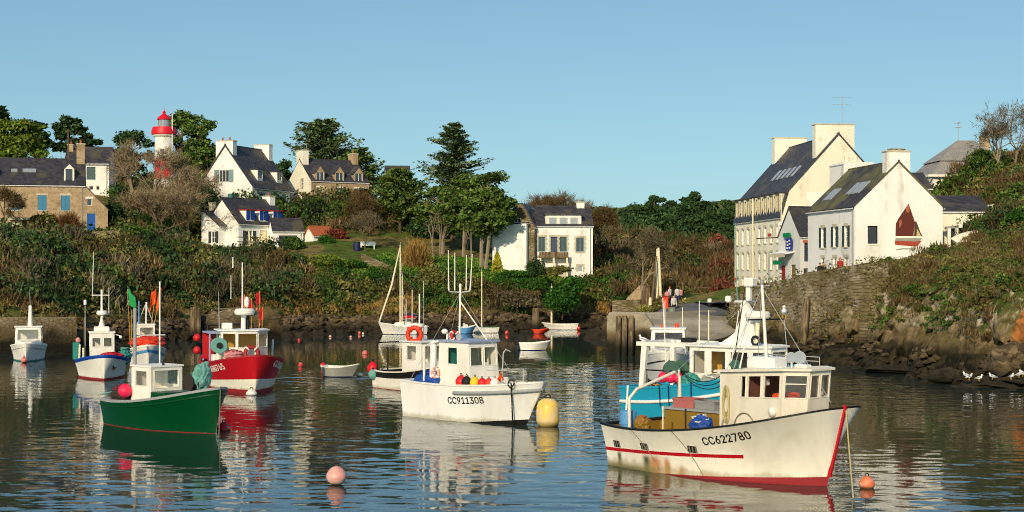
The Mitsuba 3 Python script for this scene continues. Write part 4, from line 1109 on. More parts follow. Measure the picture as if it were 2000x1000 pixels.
def bare_tree(name, label, x, Y, ytop, width, seed=0, base_y=None, bark='bark', depth=6, twigs=2500, pal='grey', group=None, trunks=1, cate='tree', spread=0.62, twig=0.55, thin=0.03):
    """a leafless tree: forking limbs and a haze of fine twigs"""
    rng = np.random.default_rng(seed)
    b = ground_at(x, Y)
    if base_y is not None: b[2] = zz(base_y, Y)
    H = zz(ytop, Y) - b[2]
    R = width / FOCAL * Y / 2
    segs, tips = [], []
    def grow(p, d, L, r, k):
        q = p + d * L
        segs.append((p, q, r, r * 0.72))
        if k == 0:
            tips.append((q, d)); return
        if k <= 2: tips.append((q, d))
        for j in range(2 if rng.uniform() < 0.62 else 3):
            e = d + rng.normal(size=3) * spread * 0.75 + [0, 0, 0.16]
            e /= np.linalg.norm(e)
            grow(q, e, L * rng.uniform(0.62, 0.9), r * rng.uniform(0.55, 0.72), k - 1)
    for _ in range(trunks):
        d = np.array([rng.normal() * 0.25, rng.normal() * 0.2, 1.0]) * [1 if trunks > 1 else 0.4, 1, 1]
        d /= np.linalg.norm(d)
        grow(b - [0, 0, 0.4] + [rng.normal() * 0.5 * (trunks > 1), rng.normal() * 0.5 * (trunks > 1), 0], d, H * 0.24, max(0.018 * H, 0.05) * 1.3, depth)
    S = np.array([np.concatenate([a, c]) for a, c, _, _ in segs])
    allp = np.vstack([S[:, :3], S[:, 3:]])
    sx = R / max(np.percentile(np.abs(allp[:, 0] - b[0]), 97), 0.1)
    sz = H / max(np.percentile(allp[:, 2] - b[2], 99), 0.1)
    fit = lambda q: b + (q - b) * [sx, sx, sz]
    segs = [(fit(a), fit(c), ra, rb) for a, c, ra, rb in segs]
    tp = np.array([fit(q) for q, _ in tips]); td = np.array([d for _, d in tips])
    w = rng.integers(0, len(tp), twigs)
    dirs = td[w] + rng.normal(size=(twigs, 3)) * 0.55; dirs /= np.linalg.norm(dirs, axis=1, keepdims=True)
    tl = twig * rng.uniform(0.5, 1.6, twigs)
    st = tp[w] + rng.normal(size=(twigs, 3)) * 0.12
    k = thing(name, label, cate, group)
    part(k, 'trunk', branch_mesh(segs), bark)
    c = tones(twigs, GREENS[pal], rng)
    en = st + dirs * tl[:, None]
    u = np.cross(dirs, rng.normal(size=(twigs, 3))); u /= np.linalg.norm(u, axis=1, keepdims=True)
    V = np.stack([st - u * thin, st + u * thin, en], 1).reshape(-1, 3)
    part(k, 'crown', (V, np.arange(3 * twigs).reshape(-1, 3)), 'foliage', color=np.repeat(c, 3, 0))
    return k

def bush(name, label, x, y0, y1, Y, width, pal='bush', seed=0, n=2200, size=0.17, shape='round', group=None, cate='bush', depth=None, hollow=0.75, flat=0.0, twiggy=False, lobes=1):
    """a single shrub between photo rows y0 (top) and y1 (foot), standing Y metres away"""
    rng = np.random.default_rng(seed)
    c0 = px(x, (y0 + y1) / 2, Y)
    rx, rz = width / FOCAL * Y / 2, (y1 - y0) / FOCAL * Y / 2
    ry = depth or rx
    if shape == 'cone':
        t = rng.uniform(0, 1, n) ** 0.7
        a = rng.uniform(0, 2 * np.pi, n)
        r = rx * (1 - t) ** 0.8 * rng.uniform(0.75, 1.05, n) + 0.04
        P = c0 + np.stack([np.cos(a) * r, np.sin(a) * r, -rz + 2 * rz * (0.02 + 0.98 * (1 - (1 - t)))], 1)
        w = None
    elif shape == 'box':
        P = rng.uniform(-1, 1, (n, 3))
        ax_ = rng.integers(0, 3, n); P[np.arange(n), ax_] = np.where(rng.uniform(size=n) < 0.5, -1, 1) * rng.uniform(0.9, 1.03, n)
        P = c0 + P * [rx, ry, rz]; w = None
    else:
        bl = [[0, 0, 0, rx * 0.8, ry * 0.8, rz * 0.9]] if lobes == 1 else []
        for i in range(5 if lobes == 1 else lobes):
            a = rng.uniform(0, 2 * np.pi)
            q = rng.uniform(0.25, 0.6)
            s = rng.uniform(0.35, 0.6)
            bl.append([math.cos(a) * rx * q, math.sin(a) * ry * q, rng.uniform(-0.5, 0.5) * rz, rx * s, ry * s, rz * s])
        bl = np.array(bl); bl[:, :3] += c0
        P, w = blob_points(bl, n, rng, hollow)
    foot = np.array([c0[0], c0[1], c0[2] - rz])
    stem = [(foot - [0, 0, 0.8], foot + [rng.normal() * 0.2, 0, rz * 0.8], 0.09, 0.05)] + [(foot + [0, 0, 0.1], foot + [math.cos(a) * rx * 0.6, math.sin(a) * ry * 0.6, rz * 1.1], 0.05, 0.02) for a in np.arange(5) * 1.26]
    k = thing(name, label, cate, group)
    part(k, 'stem', branch_mesh(stem), 'dark_bark')
    c = tones(len(P), GREENS[pal], rng)
    if w is not None: c = c * rng.normal(1, 0.14, int(w.max()) + 1).clip(0.6, 1.5)[w][:, None]
    if twiggy:
        d = P - foot; d /= np.linalg.norm(d, axis=1, keepdims=True) + 1e-9
        V, F, C = leaf_quads(P, size * 2.2, c, rng, 0.07, 0, d, 0.75)
    else:
        V, F, C = leaf_quads(P, size, c, rng, flat=flat)
    part(k, 'leaves', (V, F), 'foliage', color=C)
    return k

# occupied ground: no scrub inside houses
_house_boxes = []
for kk in list(scene):
    if kk.endswith('__wall') or kk.endswith('__masonry'):
        vv = meshkit.WRITTEN[scene[kk]['filename']][0]
        _house_boxes.append((vv[:, 0].min() - 0.4, vv[:, 0].max() + 0.4, vv[:, 1].min() - 0.4, vv[:, 1].max() + 0.4))

def scrub(name, label, region, count, pals, seed, rad=(0.6, 1.3), per=70, size=0.2, zmin=1.9, hgt=0.8, keep=None, cate='scrub', twig=0.0, zmax=99, blobfreq=0.11, mounds=0.55):
    """a thicket nobody could count: clumps over a ground region given by photo columns and distances"""
    rng, per = np.random.default_rng(seed), int(per * 1.35)
    poly = sg.Polygon([plan(*q) for q in region])
    x0, y0, x1, y1 = poly.bounds
    C = []
    from shapely import contains_xy
    while len(C) < count:
        q = rng.uniform([x0, y0], [x1, y1], (count * 2, 2))
        q = q[contains_xy(poly, q[:, 0], q[:, 1])]
        for bx in _house_boxes:
            q = q[~((q[:, 0] > bx[0]) & (q[:, 0] < bx[1]) & (q[:, 1] > bx[2]) & (q[:, 1] < bx[3]))]
        z = height(q[:, 0], q[:, 1])
        ok = (z > zmin + rng.uniform(-0.3, 0.5, len(z))) & (z < zmax)
        if keep is not None: ok &= keep(q[:, 0], q[:, 1])
        C.extend(np.column_stack([q, z])[ok])
    C = np.array(C[:count])
    nm = int(len(C) * mounds / 9)                  # some clumps pile up into larger shrubs of one kind
    own = np.full(count, -1)
    if nm:
        ctr = C[rng.choice(count, nm, replace=False)]
        Rm = rng.uniform(1.0, 2.4, nm) * (rad[1] / 1.4)
        for j in range(nm):
            i0 = j * 9
            a, q = rng.uniform(0, 6.28, 9), np.sqrt(rng.uniform(0, 1, 9))
            C[i0:i0 + 9, 0] = ctr[j, 0] + np.cos(a) * q * Rm[j]
            C[i0:i0 + 9, 1] = ctr[j, 1] + np.sin(a) * q * Rm[j]
            C[i0:i0 + 9, 2] = np.minimum(height(C[i0:i0 + 9, 0], C[i0:i0 + 9, 1]), ctr[j, 2] + 1) + (1 - q ** 2) * Rm[j] * 0.75
            own[i0:i0 + 9] = j
    big = meshkit.fbm(np.column_stack([C[:, :2] * blobfreq, C[:, 2] * 0 + seed]) + 100, 3, seed)
    big = np.argsort(np.argsort(big)) / len(big)
    which = np.clip((big + rng.normal(0, 0.13, count)) * len(pals), 0, len(pals) - 1).astype(int)
    if nm:
        which[own >= 0] = rng.integers(0, len(pals), nm)[own[own >= 0]]
    r = rad[0] * 0.7 + (rad[1] * 1.25 - rad[0] * 0.7) * rng.uniform(0, 1, count) ** 1.6
    d = rng.normal(size=(count, per, 3)); d /= np.linalg.norm(d, axis=2, keepdims=True)
    d[..., 2] = np.abs(d[..., 2]) * 1.1 - 0.15
    rr = rng.uniform(0.65, 1.1, (count, per, 1))
    P = C[:, None] + d * rr * (r[:, None, None] * np.array([1, 1, hgt]))
    cols = np.zeros((count, per, 3))
    for i, pname in enumerate(pals):
        s = which == i
        cols[s] = tones(int(s.sum()) * per, GREENS[pname], rng).reshape(-1, per, 3)
    cols *= rng.normal(1, 0.16, (count, 1, 1)).clip(0.45, 1.7)
    if nm:
        cols[own >= 0] *= rng.normal(1, 0.3, nm).clip(0.45, 1.8)[own[own >= 0]][:, None, None]
    P, cols = P.reshape(-1, 3), cols.reshape(-1, 3)
    bare = np.repeat(np.isin(np.array(pals)[which], ['brown', 'grey', 'ochre', 'rust']), per)
    ctr3 = np.repeat(C - [0, 0, 0.8], per, 0)
    ax = P - ctr3; ax /= np.linalg.norm(ax, axis=1, keepdims=True) + 1e-9
    V, F, K = leaf_quads(P[~bare], size, cols[~bare], rng)
    Vb, Fb, Kb = leaf_quads(P[bare], size * 2.1, cols[bare], rng, 0.13, 0, ax[bare] + [0, 0, 0.5], 0.6)
    V, F, K = np.vstack([V, Vb]), np.vstack([F, Fb + len(V)]), np.vstack([K, Kb])
    if twig:
        m = int(count * per * twig)
        s = rng.integers(0, len(P), m)
        up = rng.normal(size=(m, 3)) * 0.5 + [0, 0, 1]
        V2, F2, K2 = leaf_quads(P[s], size * 2.4, tones(m, GREENS['grey'], rng), rng, 0.06, 0, up, 0.7)
        V, F, K = np.vstack([V, V2]), np.vstack([F, F2 + len(V)]), np.vstack([K, K2])
    return setting(name, (V, F), 'foliage', 'stuff', label, cate, color=K)

# --- thickets
scrub('bank_scrub', 'brown and olive scrub covering the steep bank below the left houses', [(-120, 124), (60, 127), (240, 140), (400, 151), (560, 156), (575, 170), (480, 173), (400, 173), (300, 172), (230, 162), (100, 158), (-150, 158)], 2000, ['dark', 'brown', 'scrub', 'dark', 'grey', 'bush', 'dark', 'olive'], 1, rad=(0.7, 1.5), per=64, size=0.21, zmin=2.7, hgt=0.95, twig=0.12)
scrub('slope_scrub', 'mixed green and russet scrub on the slope above the middle shore', [(560, 158), (700, 160), (850, 161), (960, 161), (960, 169), (860, 170), (760, 169), (700, 168), (640, 171), (560, 174)], 640, ['bush', 'hedge', 'brown', 'bush', 'olive', 'scrub', 'dark'], 2, rad=(0.6, 1.2), per=60, size=0.2, zmin=2.7, hgt=0.9, twig=0.1)
scrub('slope_scrub', 'greyish and rust coloured scrub along the right half of the far shore', [(940, 161), (1080, 168), (1200, 173), (1240, 152), (1300, 152), (1290, 185), (1200, 196), (1150, 184), (1120, 176), (1020, 169), (940, 167)], 800, ['grey', 'scrub', 'bush', 'brown', 'hedge', 'olive'], 3, rad=(0.6, 1.2), per=60, size=0.2, zmin=2.6, hgt=0.95, twig=0.14)
scrub('hill_scrub', 'darker garden shrubs and scrub between the houses on the left hill', [(190, 178), (400, 192), (420, 204), (600, 200), (640, 196), (760, 200), (900, 205), (960, 208), (930, 250), (760, 245), (700, 230), (590, 215), (560, 207), (400, 215), (250, 212), (205, 195)], 1300, ['dark', 'bush', 'brown', 'bush', 'dark', 'scrub', 'bush'], 4, rad=(0.8, 1.6), per=60, size=0.24, zmin=3, hgt=0.95, twig=0.08, mounds=0.4)
scrub('hill_scrub', 'dark shrubs behind the roofs along the left skyline', [(-150, 205), (120, 212), (260, 218), (420, 235), (420, 262), (200, 262), (-150, 250)], 700, ['dark', 'bush', 'brown', 'dark'], 5, rad=(1.0, 2.0), per=60, size=0.3, hgt=1.0)
scrub('valley_scrub', 'russet bramble and brown undergrowth at the mouth of the valley', [(1160, 184), (1290, 170), (1335, 168), (1350, 200), (1410, 215), (1425, 260), (1180, 260)], 1000, ['brown', 'scrub', 'dark', 'grey', 'bush', 'brown'], 6, rad=(0.8, 1.6), per=60, size=0.26, zmin=3, hgt=1.0, twig=0.15)
scrub('valley_scrub', 'deep red brown undergrowth beside the lane into the valley', [(1398, 172), (1436, 182), (1436, 230), (1405, 240), (1398, 210)], 380, ['brown', 'red', 'brown'], 16, rad=(0.8, 1.5), per=60, size=0.26, zmin=3, hgt=1.1, twig=0.2)
scrub('bank_bracken', 'brown and green bracken covering the bank below the painted house', [(1690, 106.5), (1735, 103.5), (1850, 98.5), (1930, 95), (2100, 90), (2100, 112), (1990, 112), (1920, 118), (1850, 120), (1800, 120), (1740, 119), (1700, 113)], 2300, ['olive', 'brown', 'scrub', 'bush', 'olive', 'brown'], 7, rad=(0.25, 0.6), per=60, size=0.11, zmin=4.2, hgt=0.8, twig=0.15, mounds=0.12)
scrub('cliff_plants', 'tufts of grey green plants clinging to the rock face on the right', [(1560, 109), (1700, 104), (1760, 99), (1850, 92), (1930, 89.5), (2100, 84), (2100, 94), (1930, 99), (1850, 101), (1700, 108)], 520, ['olive', 'grey', 'scrub', 'brown', 'bush'], 8, rad=(0.2, 0.55), per=46, size=0.10, zmin=2.6, hgt=0.7, mounds=0.2)
scrub('hill_brambles', 'dense brown and dark green brambles on the hill at the right edge', [(1895, 122), (1990, 113), (2150, 108), (2150, 165), (2010, 172), (1930, 172), (1880, 150), (1860, 136)], 1500, ['brown', 'bush', 'dark', 'brown', 'olive', 'bush'], 9, rad=(0.5, 1.1), per=64, size=0.17, zmin=6, hgt=1.0, twig=0.15)
scrub('hill_brambles', 'green brambles on the slope behind the low cream house', [(1790, 138), (1850, 141), (1900, 150), (1930, 172), (1900, 200), (1790, 168)], 420, ['bush', 'olive', 'bush', 'brown'], 10, rad=(0.7, 1.4), per=60, size=0.22, zmin=6, hgt=1.0)
scrub('shore_plants', 'ochre grasses and small plants along the top of the far rocks', [(470, 152), (560, 155), (800, 159.5), (960, 159.5), (1100, 166), (1200, 172), (1190, 175), (1090, 169), (950, 163), (800, 163), (650, 162), (520, 157), (470, 155)], 420, ['ochre', 'olive', 'scrub', 'ochre'], 12, rad=(0.3, 0.7), per=50, size=0.15, zmin=1.9, hgt=0.7, zmax=4.2)
scrub('shore_plants', 'dark weeds along the top of the rocks under the left bank', [(-100, 120.5), (130, 125), (260, 137), (400, 147), (480, 151), (470, 158), (390, 152), (250, 145), (120, 131), (-100, 126)], 420, ['scrub', 'brown', 'dark', 'ochre'], 22, rad=(0.3, 0.8), per=50, size=0.15, zmin=1.8, hgt=0.8, mounds=0.2)
scrub('wall_weeds', 'weeds and small ferns growing out of the quay bank beside the slipway', [(1250, 138), (1330, 140), (1330, 152), (1250, 152)], 140, ['olive', 'scrub', 'brown'], 13, rad=(0.3, 0.6), per=50, size=0.13, zmin=1.5, hgt=0.6)
scrub('lawn_grass', 'short bright lawn grass on the garden terraces of the middle slope', [(590, 172), (690, 176), (760, 184), (980, 182), (1060, 179), (1120, 178), (1120, 173), (1040, 168), (960, 167), (800, 168), (700, 167), (600, 169)], 2600, ['lawn', 'hedge', 'lawn'], 14, rad=(0.35, 0.7), per=24, size=0.14, zmin=4.5, hgt=0.35, mounds=0)
# wall face weeds on the retaining wall
rng = np.random.default_rng(77)
wp, wc = [], []
vv = meshkit.WRITTEN[scene[rw]['filename']][0]
sel = vv[(vv[:, 2] > 1.6)]
for q in sel[rng.integers(0, len(sel), 150)]:
    m_ = 40
    wp.append(q + rng.normal(size=(m_, 3)) * [0.35, 0.18, 0.3] + [0, -0.1, 0]); wc.append(tones(m_, GREENS[['olive', 'scrub', 'brown'][rng.integers(0, 3)]], rng))
V, F, K = leaf_quads(np.vstack(wp), 0.11, np.vstack(wc), rng)
setting('wall_weeds', (V, F), 'foliage', 'stuff', 'weeds and ivy growing on the face of the retaining wall', 'weeds', color=K)

scrub('garden_scrub', 'low rough grass and weeds below the houses on the left', [(-150, 156), (100, 156), (240, 160), (400, 170), (560, 168), (575, 184), (480, 182), (400, 184), (300, 190), (230, 172), (150, 176), (-150, 176)], 900, ['dark', 'scrub', 'olive', 'brown'], 15, rad=(0.25, 0.55), per=50, size=0.14, hgt=0.6, mounds=0)
# --- forest in the valley
scrub('far_woodland', 'dense dark green woodland filling the valley at the back', [(1180, 258), (1300, 242), (1440, 238), (1500, 255), (1510, 300), (1160, 300)], 1300, ['dark', 'far', 'far', 'dark', 'dark'], 20, rad=(1.3, 2.4), per=110, size=0.36, hgt=1.1, zmin=4, cate='woodland', mounds=0.2)
FOREST = [(1222, 300, 412, 40), (1250, 290, 405, 40), (1278, 295, 398, 44), (1305, 285, 396, 40), (1330, 300, 392, 46), (1358, 290, 384, 42), (1385, 298, 396, 44), (1412, 290, 399, 44), (1436, 300, 402, 40), (1236, 275, 430, 50), (1296, 268, 425, 54), (1372, 272, 420, 56), (1420, 268, 430, 54), (1335, 265, 440, 50)]
for i, (x, Y, yt, w_) in enumerate(FOREST):
    pine('forest_pine', 'dark far pine standing in the wooded valley behind the quay', x, Y, yt - 8 + 7 * math.sin(i * 2.4), w_ * 1.05, base_y=yt + 95, n=2400, pal='far' if i % 3 else 'dark', seed=100 + i, crown=0.5, group='pines in the wooded valley', size=0.42, nb=20, flat=0.3)

# --- trees on the left hill
pine('yellow_green_tree', 'bright yellow green bushy tree at the left edge above the stone house', 34, 205, 238, 110, base_y=330, n=5200, pal='bright', seed=11, crown=0.9, flat=0.1, nb=30)
tiers('dark_conifer', 'dark conifer tip cut by the left edge of the picture', 4, 215, 208, 320, lambda t: 2.6 * (1 - t) + 0.3, n_br=60, per=40, pal='dark', seed=12)
for i, (x, yt, w_, l) in enumerate(((75, 240, 60, 'spreading dark pine to the right of the bright yellow green tree'), (135, 230, 66, 'tallest dark pine behind the plain white house'), (178, 262, 40, 'small dark pine on the skyline at the left of the bare brown trees'))):
    pine('dark_pine', l, x, 228, yt, w_, base_y=335, n=3200, pal='dark', seed=20 + i, crown=0.62, size=0.32)
for i, (x, Y, yt, w_, n_, l) in enumerate(((250, 236, 258, 86, 3600, 'pine with a broad ragged crown on the left of the lighthouse'), (356, 240, 222, 84, 5200, 'tall pine directly behind the lighthouse lantern'), (392, 236, 236, 84, 5600, 'dense pine between the lighthouse and the tall white house'), (404, 226, 288, 84, 4200, 'lower dark pine touching the gable of the tall white house'))):
    pine('hill_pine', l, x, Y, yt, w_, base_y=385, n=n_, pal='pine' if i else 'dark', seed=30 + i, crown=0.72, size=0.32, nb=30)
tiers('spreading_cypress', 'spreading cypress with level plates of foliage behind the granite house', 628, 248, 238, 380, lambda t: 5.0 * max(math.sin(math.pi * (0.16 + 0.80 * t)), 0) ** 0.9 + 0.3, n_br=130, per=52, seed=40, first=0.24, droop=0.10, size=0.32, lean=0.04)
tiers('spreading_cypress', 'lower spreading cypress at the right end of the granite house', 705, 244, 290, 392, lambda t: 3.2 * max(math.sin(math.pi * (0.25 + 0.72 * t)), 0) + 0.3, n_br=80, per=46, seed=41, first=0.15, droop=0.08, size=0.3, pal='pine')
pine('dark_cypress', 'dark bushy cypress beside the chimney of the tall white house', 560, 246, 308, 54, base_y=380, n=2000, pal='dark', seed=42, crown=0.9)
tiers('round_pine', 'rounded green pine standing alone left of the tallest conifer', 781, 200, 332, 462, lambda t: 3.3 * max(math.sin(math.pi * (0.18 + 0.82 * t)), 0) ** 0.75 + 0.15, n_br=130, per=50, pal='pine', seed=43, first=0.22, droop=0.15, size=0.26, flat=0.2)
tiers('tall_conifer', 'tallest ragged conifer with tiered branches in the middle of the hill', 884, 196, 243, 492, lambda t: (3.9 - 1.2 * t if t < 0.55 else 3.24 * ((1 - t) / 0.45) ** 0.62) * (0.85 + 0.22 * math.sin(t * 26)) + 0.45, n_br=185, per=52, pal='cypress', seed=44, first=0.22, droop=0.0, size=0.25, lean=0.012, rag=0.6, flat=0.68)
for i, (x, yt, w_, ln, cr, n_, l) in enumerate(((864, 362, 100, 0.02, 0.62, 4600, 'green pine at the foot of the tallest conifer on its left'), (905, 345, 96, 0.10, 0.62, 4400, 'pine leaning right against the tallest conifer'), (940, 338, 112, 0.08, 0.60, 5600, 'broad pine with leaning bare trunk beside the cream house'), (948, 392, 84, 0.16, 0.36, 2400, 'low leaning pine overhanging the white side wing'))):
    pine('leaning_pine', l, x, (186, 184, 176, 175.5)[i], yt, w_, base_y=(500, 500, 518, 520)[i], n=n_, pal='pine', seed=50 + i, crown=cr, lean=ln, size=0.26, bark='pale_bark', trunk_r=0.22)
for i, x in enumerate((846, 860, 921)):
    bare_tree('slim_trunk', ['slim bare trunk at the left edge of the pine group', 'second slim bare trunk in the pine group', 'pale leaning bare trunk right of the pine group'][i], x, 184, 420, 22, seed=60 + i, base_y=498, depth=3, twigs=120, bark='pale_bark')

# --- leafless trees
bare_tree('bare_tree', 'big bare brown tree hiding the lower half of the lighthouse', 304, 200, 300, 196, seed=71, base_y=470, depth=7, twigs=6500, pal='twig', twig=0.85, spread=0.6, thin=0.022, bark='pale_bark')
bare_tree('bare_tree', 'bare brown tree to the left of the lighthouse', 266, 204, 284, 104, seed=72, base_y=455, depth=7, twigs=4200, pal='twig', twig=0.85, thin=0.022, bark='pale_bark')
bare_tree('bare_tree', 'bare russet tree below the tall white house', 370, 190, 336, 110, seed=73, base_y=480, depth=6, twigs=4000, pal='twig', twig=0.7, thin=0.022)
bare_tree('bare_tree', 'low bare brown tree in front of the big bare trees', 300, 186, 372, 170, seed=74, base_y=482, depth=6, twigs=5000, pal='twig', twig=0.75, trunks=3, thin=0.022)
bare_tree('bare_tree', 'bare pinkish tree in front of the big stone house at the left edge', 10, 168, 366, 84, seed=75, base_y=470, depth=6, twigs=2600, pal='brown', twig=0.6)
bare_tree('bare_tree', 'bare brown tree on the slope below the granite house', 700, 196, 385, 90, seed=76, base_y=480, depth=6, twigs=4000, pal='brown', twig=0.7, trunks=2)
bare_tree('bare_tree', 'bare garden tree left of the white garden bench', 712, 184, 418, 60, seed=77, base_y=490, depth=6, twigs=1500, pal='grey')
bare_tree('bare_tree', 'bare russet trees behind the roof of the cream house', 1080, 215, 384, 120, seed=78, base_y=450, depth=6, twigs=5000, pal='brown', twig=0.8, trunks=3)
bare_tree('bare_tree', 'bare brown tree at the right end of the cream house', 1180, 192, 408, 84, seed=79, base_y=508, depth=6, twigs=5000, pal='brown', twig=0.8, trunks=2)
bare_tree('bare_tree', 'pale bare tree behind the tall leaning quay posts', 1252, 165, 455, 110, seed=80, base_y=585, depth=7, twigs=5200, pal='grey', twig=0.6, bark='pale_bark')
bare_tree('bare_tree', 'bare russet thicket tree beside the valley lane', 1340, 205, 470, 90, seed=81, base_y=560, depth=6, twigs=4500, pal='brown', twig=0.8, trunks=3)
bare_tree('bare_tree', 'bare grey tree above the hipped roof at the right edge', 1964, 150, 214, 110, seed=86, base_y=350, depth=7, twigs=3000, pal='grey', twig=0.45, bark='pale_bark', spread=0.55, trunks=3)
bare_tree('bare_tree', 'small bare tree by the left edge of the bank scrub', 80, 150, 470, 70, seed=83, base_y=540, depth=6, twigs=1200, pal='grey', bark='pale_bark')
bush('brown_willow', 'rounded brown leafless willow behind the white sailing yacht', 815, 470, 548, 176, 74, 'ochre', 84, 5200, 0.2, twiggy=True, hollow=0.3)

# --- garden shrubs
for i, (x, y0, y1, Y, w_, m_, l) in enumerate(((1000, 528, 545, 171, 70, 'hedge', 'low clipped hedge between the golden conifer and the round dark bush'), (905, 520, 536, 173, 60, 'bush', 'trimmed dark green hedge under the leaning pines'), (690, 508, 526, 172, 54, 'hedge', 'trimmed green hedge in the middle of the slope'), (1085, 520, 540, 171.5, 60, 'olive', 'olive hedge in front of the cream house terrace'), (520, 488, 506, 180, 110, 'dark', 'long dark hedge in front of the low white house'), (1010, 568, 600, 165, 110, 'grey', 'broad grey leafless hedge above the far rocks'))):
    bush('garden_hedge', l, x, y0, y1, Y, w_, m_, 200 + i, 2600, 0.14, depth=1.0, cate='hedge', lobes=9)
bush('golden_conifer', 'small golden yellow conical conifer on the lawn', 971, 493, 530, 172, 24, 'yellow', 1, 1500, 0.13, shape='cone')
bush('round_bush', 'round dark clipped bush below the cream house', 1046, 506, 540, 171, 40, 'dark', 2, 1800, 0.14)
bush('clipped_bush', 'round bright green clipped bush beside the orange roofed shed', 638, 460, 486, 187, 36, 'hedge', 3, 1600, 0.15)
bush('red_bush', 'dark red shrub behind the round green clipped bush', 652, 446, 472, 192, 54, 'red', 4, 1500, 0.17)
bush('clipped_bush', 'dark round bush in front of the small garage', 574, 462, 490, 183, 40, 'bush', 5, 1500, 0.15)
bush('garden_hedge', 'long clipped green hedge crossing the lower garden', 1000, 545, 562, 168, 130, 'hedge', 6, 3400, 0.15, shape='box', depth=0.8, cate='hedge')
bush('garden_hedge', 'tall green hedge block on the shore beneath the cream house', 1098, 543, 610, 167, 78, 'hedge', 7, 4200, 0.17, depth=2.0, cate='hedge', lobes=9)
bush('garden_hedge', 'green ivy mound at the right end of the tall hedge block', 1120, 540, 566, 168.5, 56, 'hedge', 8, 1800, 0.16, depth=1.5, cate='hedge')
bush('dark_bush', 'dark evergreen bush in front of the granite house', 605, 386, 418, 213, 42, 'dark', 9, 1400, 0.2)
bush('green_bush', 'leafy green bush at the right front corner of the granite house', 700, 388, 424, 212, 56, 'bush', 10, 1800, 0.2)
bush('dark_bush', 'dark evergreen mass under the middle pines', 838, 424, 470, 198, 90, 'dark', 11, 2600, 0.22)
bush('dark_bush', 'dark evergreen mass behind the white side wing', 985, 400, 455, 192, 60, 'dark', 12, 1800, 0.22)
bush('evergreen_bush', 'dark evergreen bush in the shadow right of the big stone house', 222, 388, 450, 186, 40, 'dark', 13, 1800, 0.2)
bush('evergreen_bush', 'green ivy covered mass under the big bare tree', 262, 440, 492, 176, 90, 'bush', 14, 3000, 0.19)
bush('evergreen_bush', 'dark round evergreen beside the tall white house gable', 400, 352, 410, 204, 66, 'dark', 15, 2200, 0.2)
bush('palm_bush', 'spiky olive bush in front of the big stone house', 82, 420, 458, 172, 56, 'olive', 16, 1700, 0.24)
bush('russet_bush', 'russet leafless bush before the wall of the big stone house', 132, 412, 455, 173, 60, 'rust', 17, 2000, 0.17, twiggy=True, hollow=0.3)
bush('gorse_bush', 'bright green gorse patch on the left bank', 40, 518, 600, 136, 90, 'bush', 18, 3600, 0.18, lobes=7)
bush('gorse_bush', 'bright grassy green mound on the middle slope', 640, 496, 536, 171, 110, 'bright', 19, 3400, 0.16, lobes=8)
bush('gorse_bush', 'green mound on the slope left of the brown willow', 742, 520, 548, 168, 70, 'hedge', 20, 2400, 0.16, lobes=6)
bush('dark_cypress', 'dark spreading evergreen hanging over the shore behind the red trawler', 545, 520, 610, 160, 130, 'dark', 21, 5200, 0.2, lobes=9)
bush('cliff_bush', 'green bush growing in the cleft of the right bank', 1842, 538, 600, 100.5, 40, 'hedge', 22, 1700, 0.11, lobes=6)
bush('cliff_bush', 'dark green shrub on top of the right bank', 1800, 552, 580, 101.5, 70, 'bush', 23, 1500, 0.11, lobes=5)
bush('garden_shrub', 'green conical shrub in front of the porch', 1906, 428, 452, 124, 22, 'bush', 24, 900, 0.12)
bush('evergreen_bush', 'green shrub below the hipped roof on the right hill', 1912, 292, 330, 158, 46, 'bush', 25, 1600, 0.17)
bush('evergreen_bush', 'dark green bush on the right hill beneath the bare grey tree', 1960, 312, 372, 150, 80, 'bush', 26, 2600, 0.18, lobes=7)
bush('evergreen_bush', 'green bush near the right edge above the bank path', 1985, 402, 440, 116, 46, 'hedge', 27, 1700, 0.13, lobes=5)
for i, (x, y0, y1, Y, w_) in enumerate(((470, 512, 560, 166, 90), (560, 498, 540, 172, 80), (150, 520, 580, 146, 100))):
    bush('bank_bush', ['dark olive bush on the bank above the red trawler', 'green bush on the bank below the low white house', 'brown bush at the left of the bank'][i], x, y0, y1, Y, w_, ['olive', 'bush', 'brown'][i], 60 + i, 3200, 0.19, lobes=7)
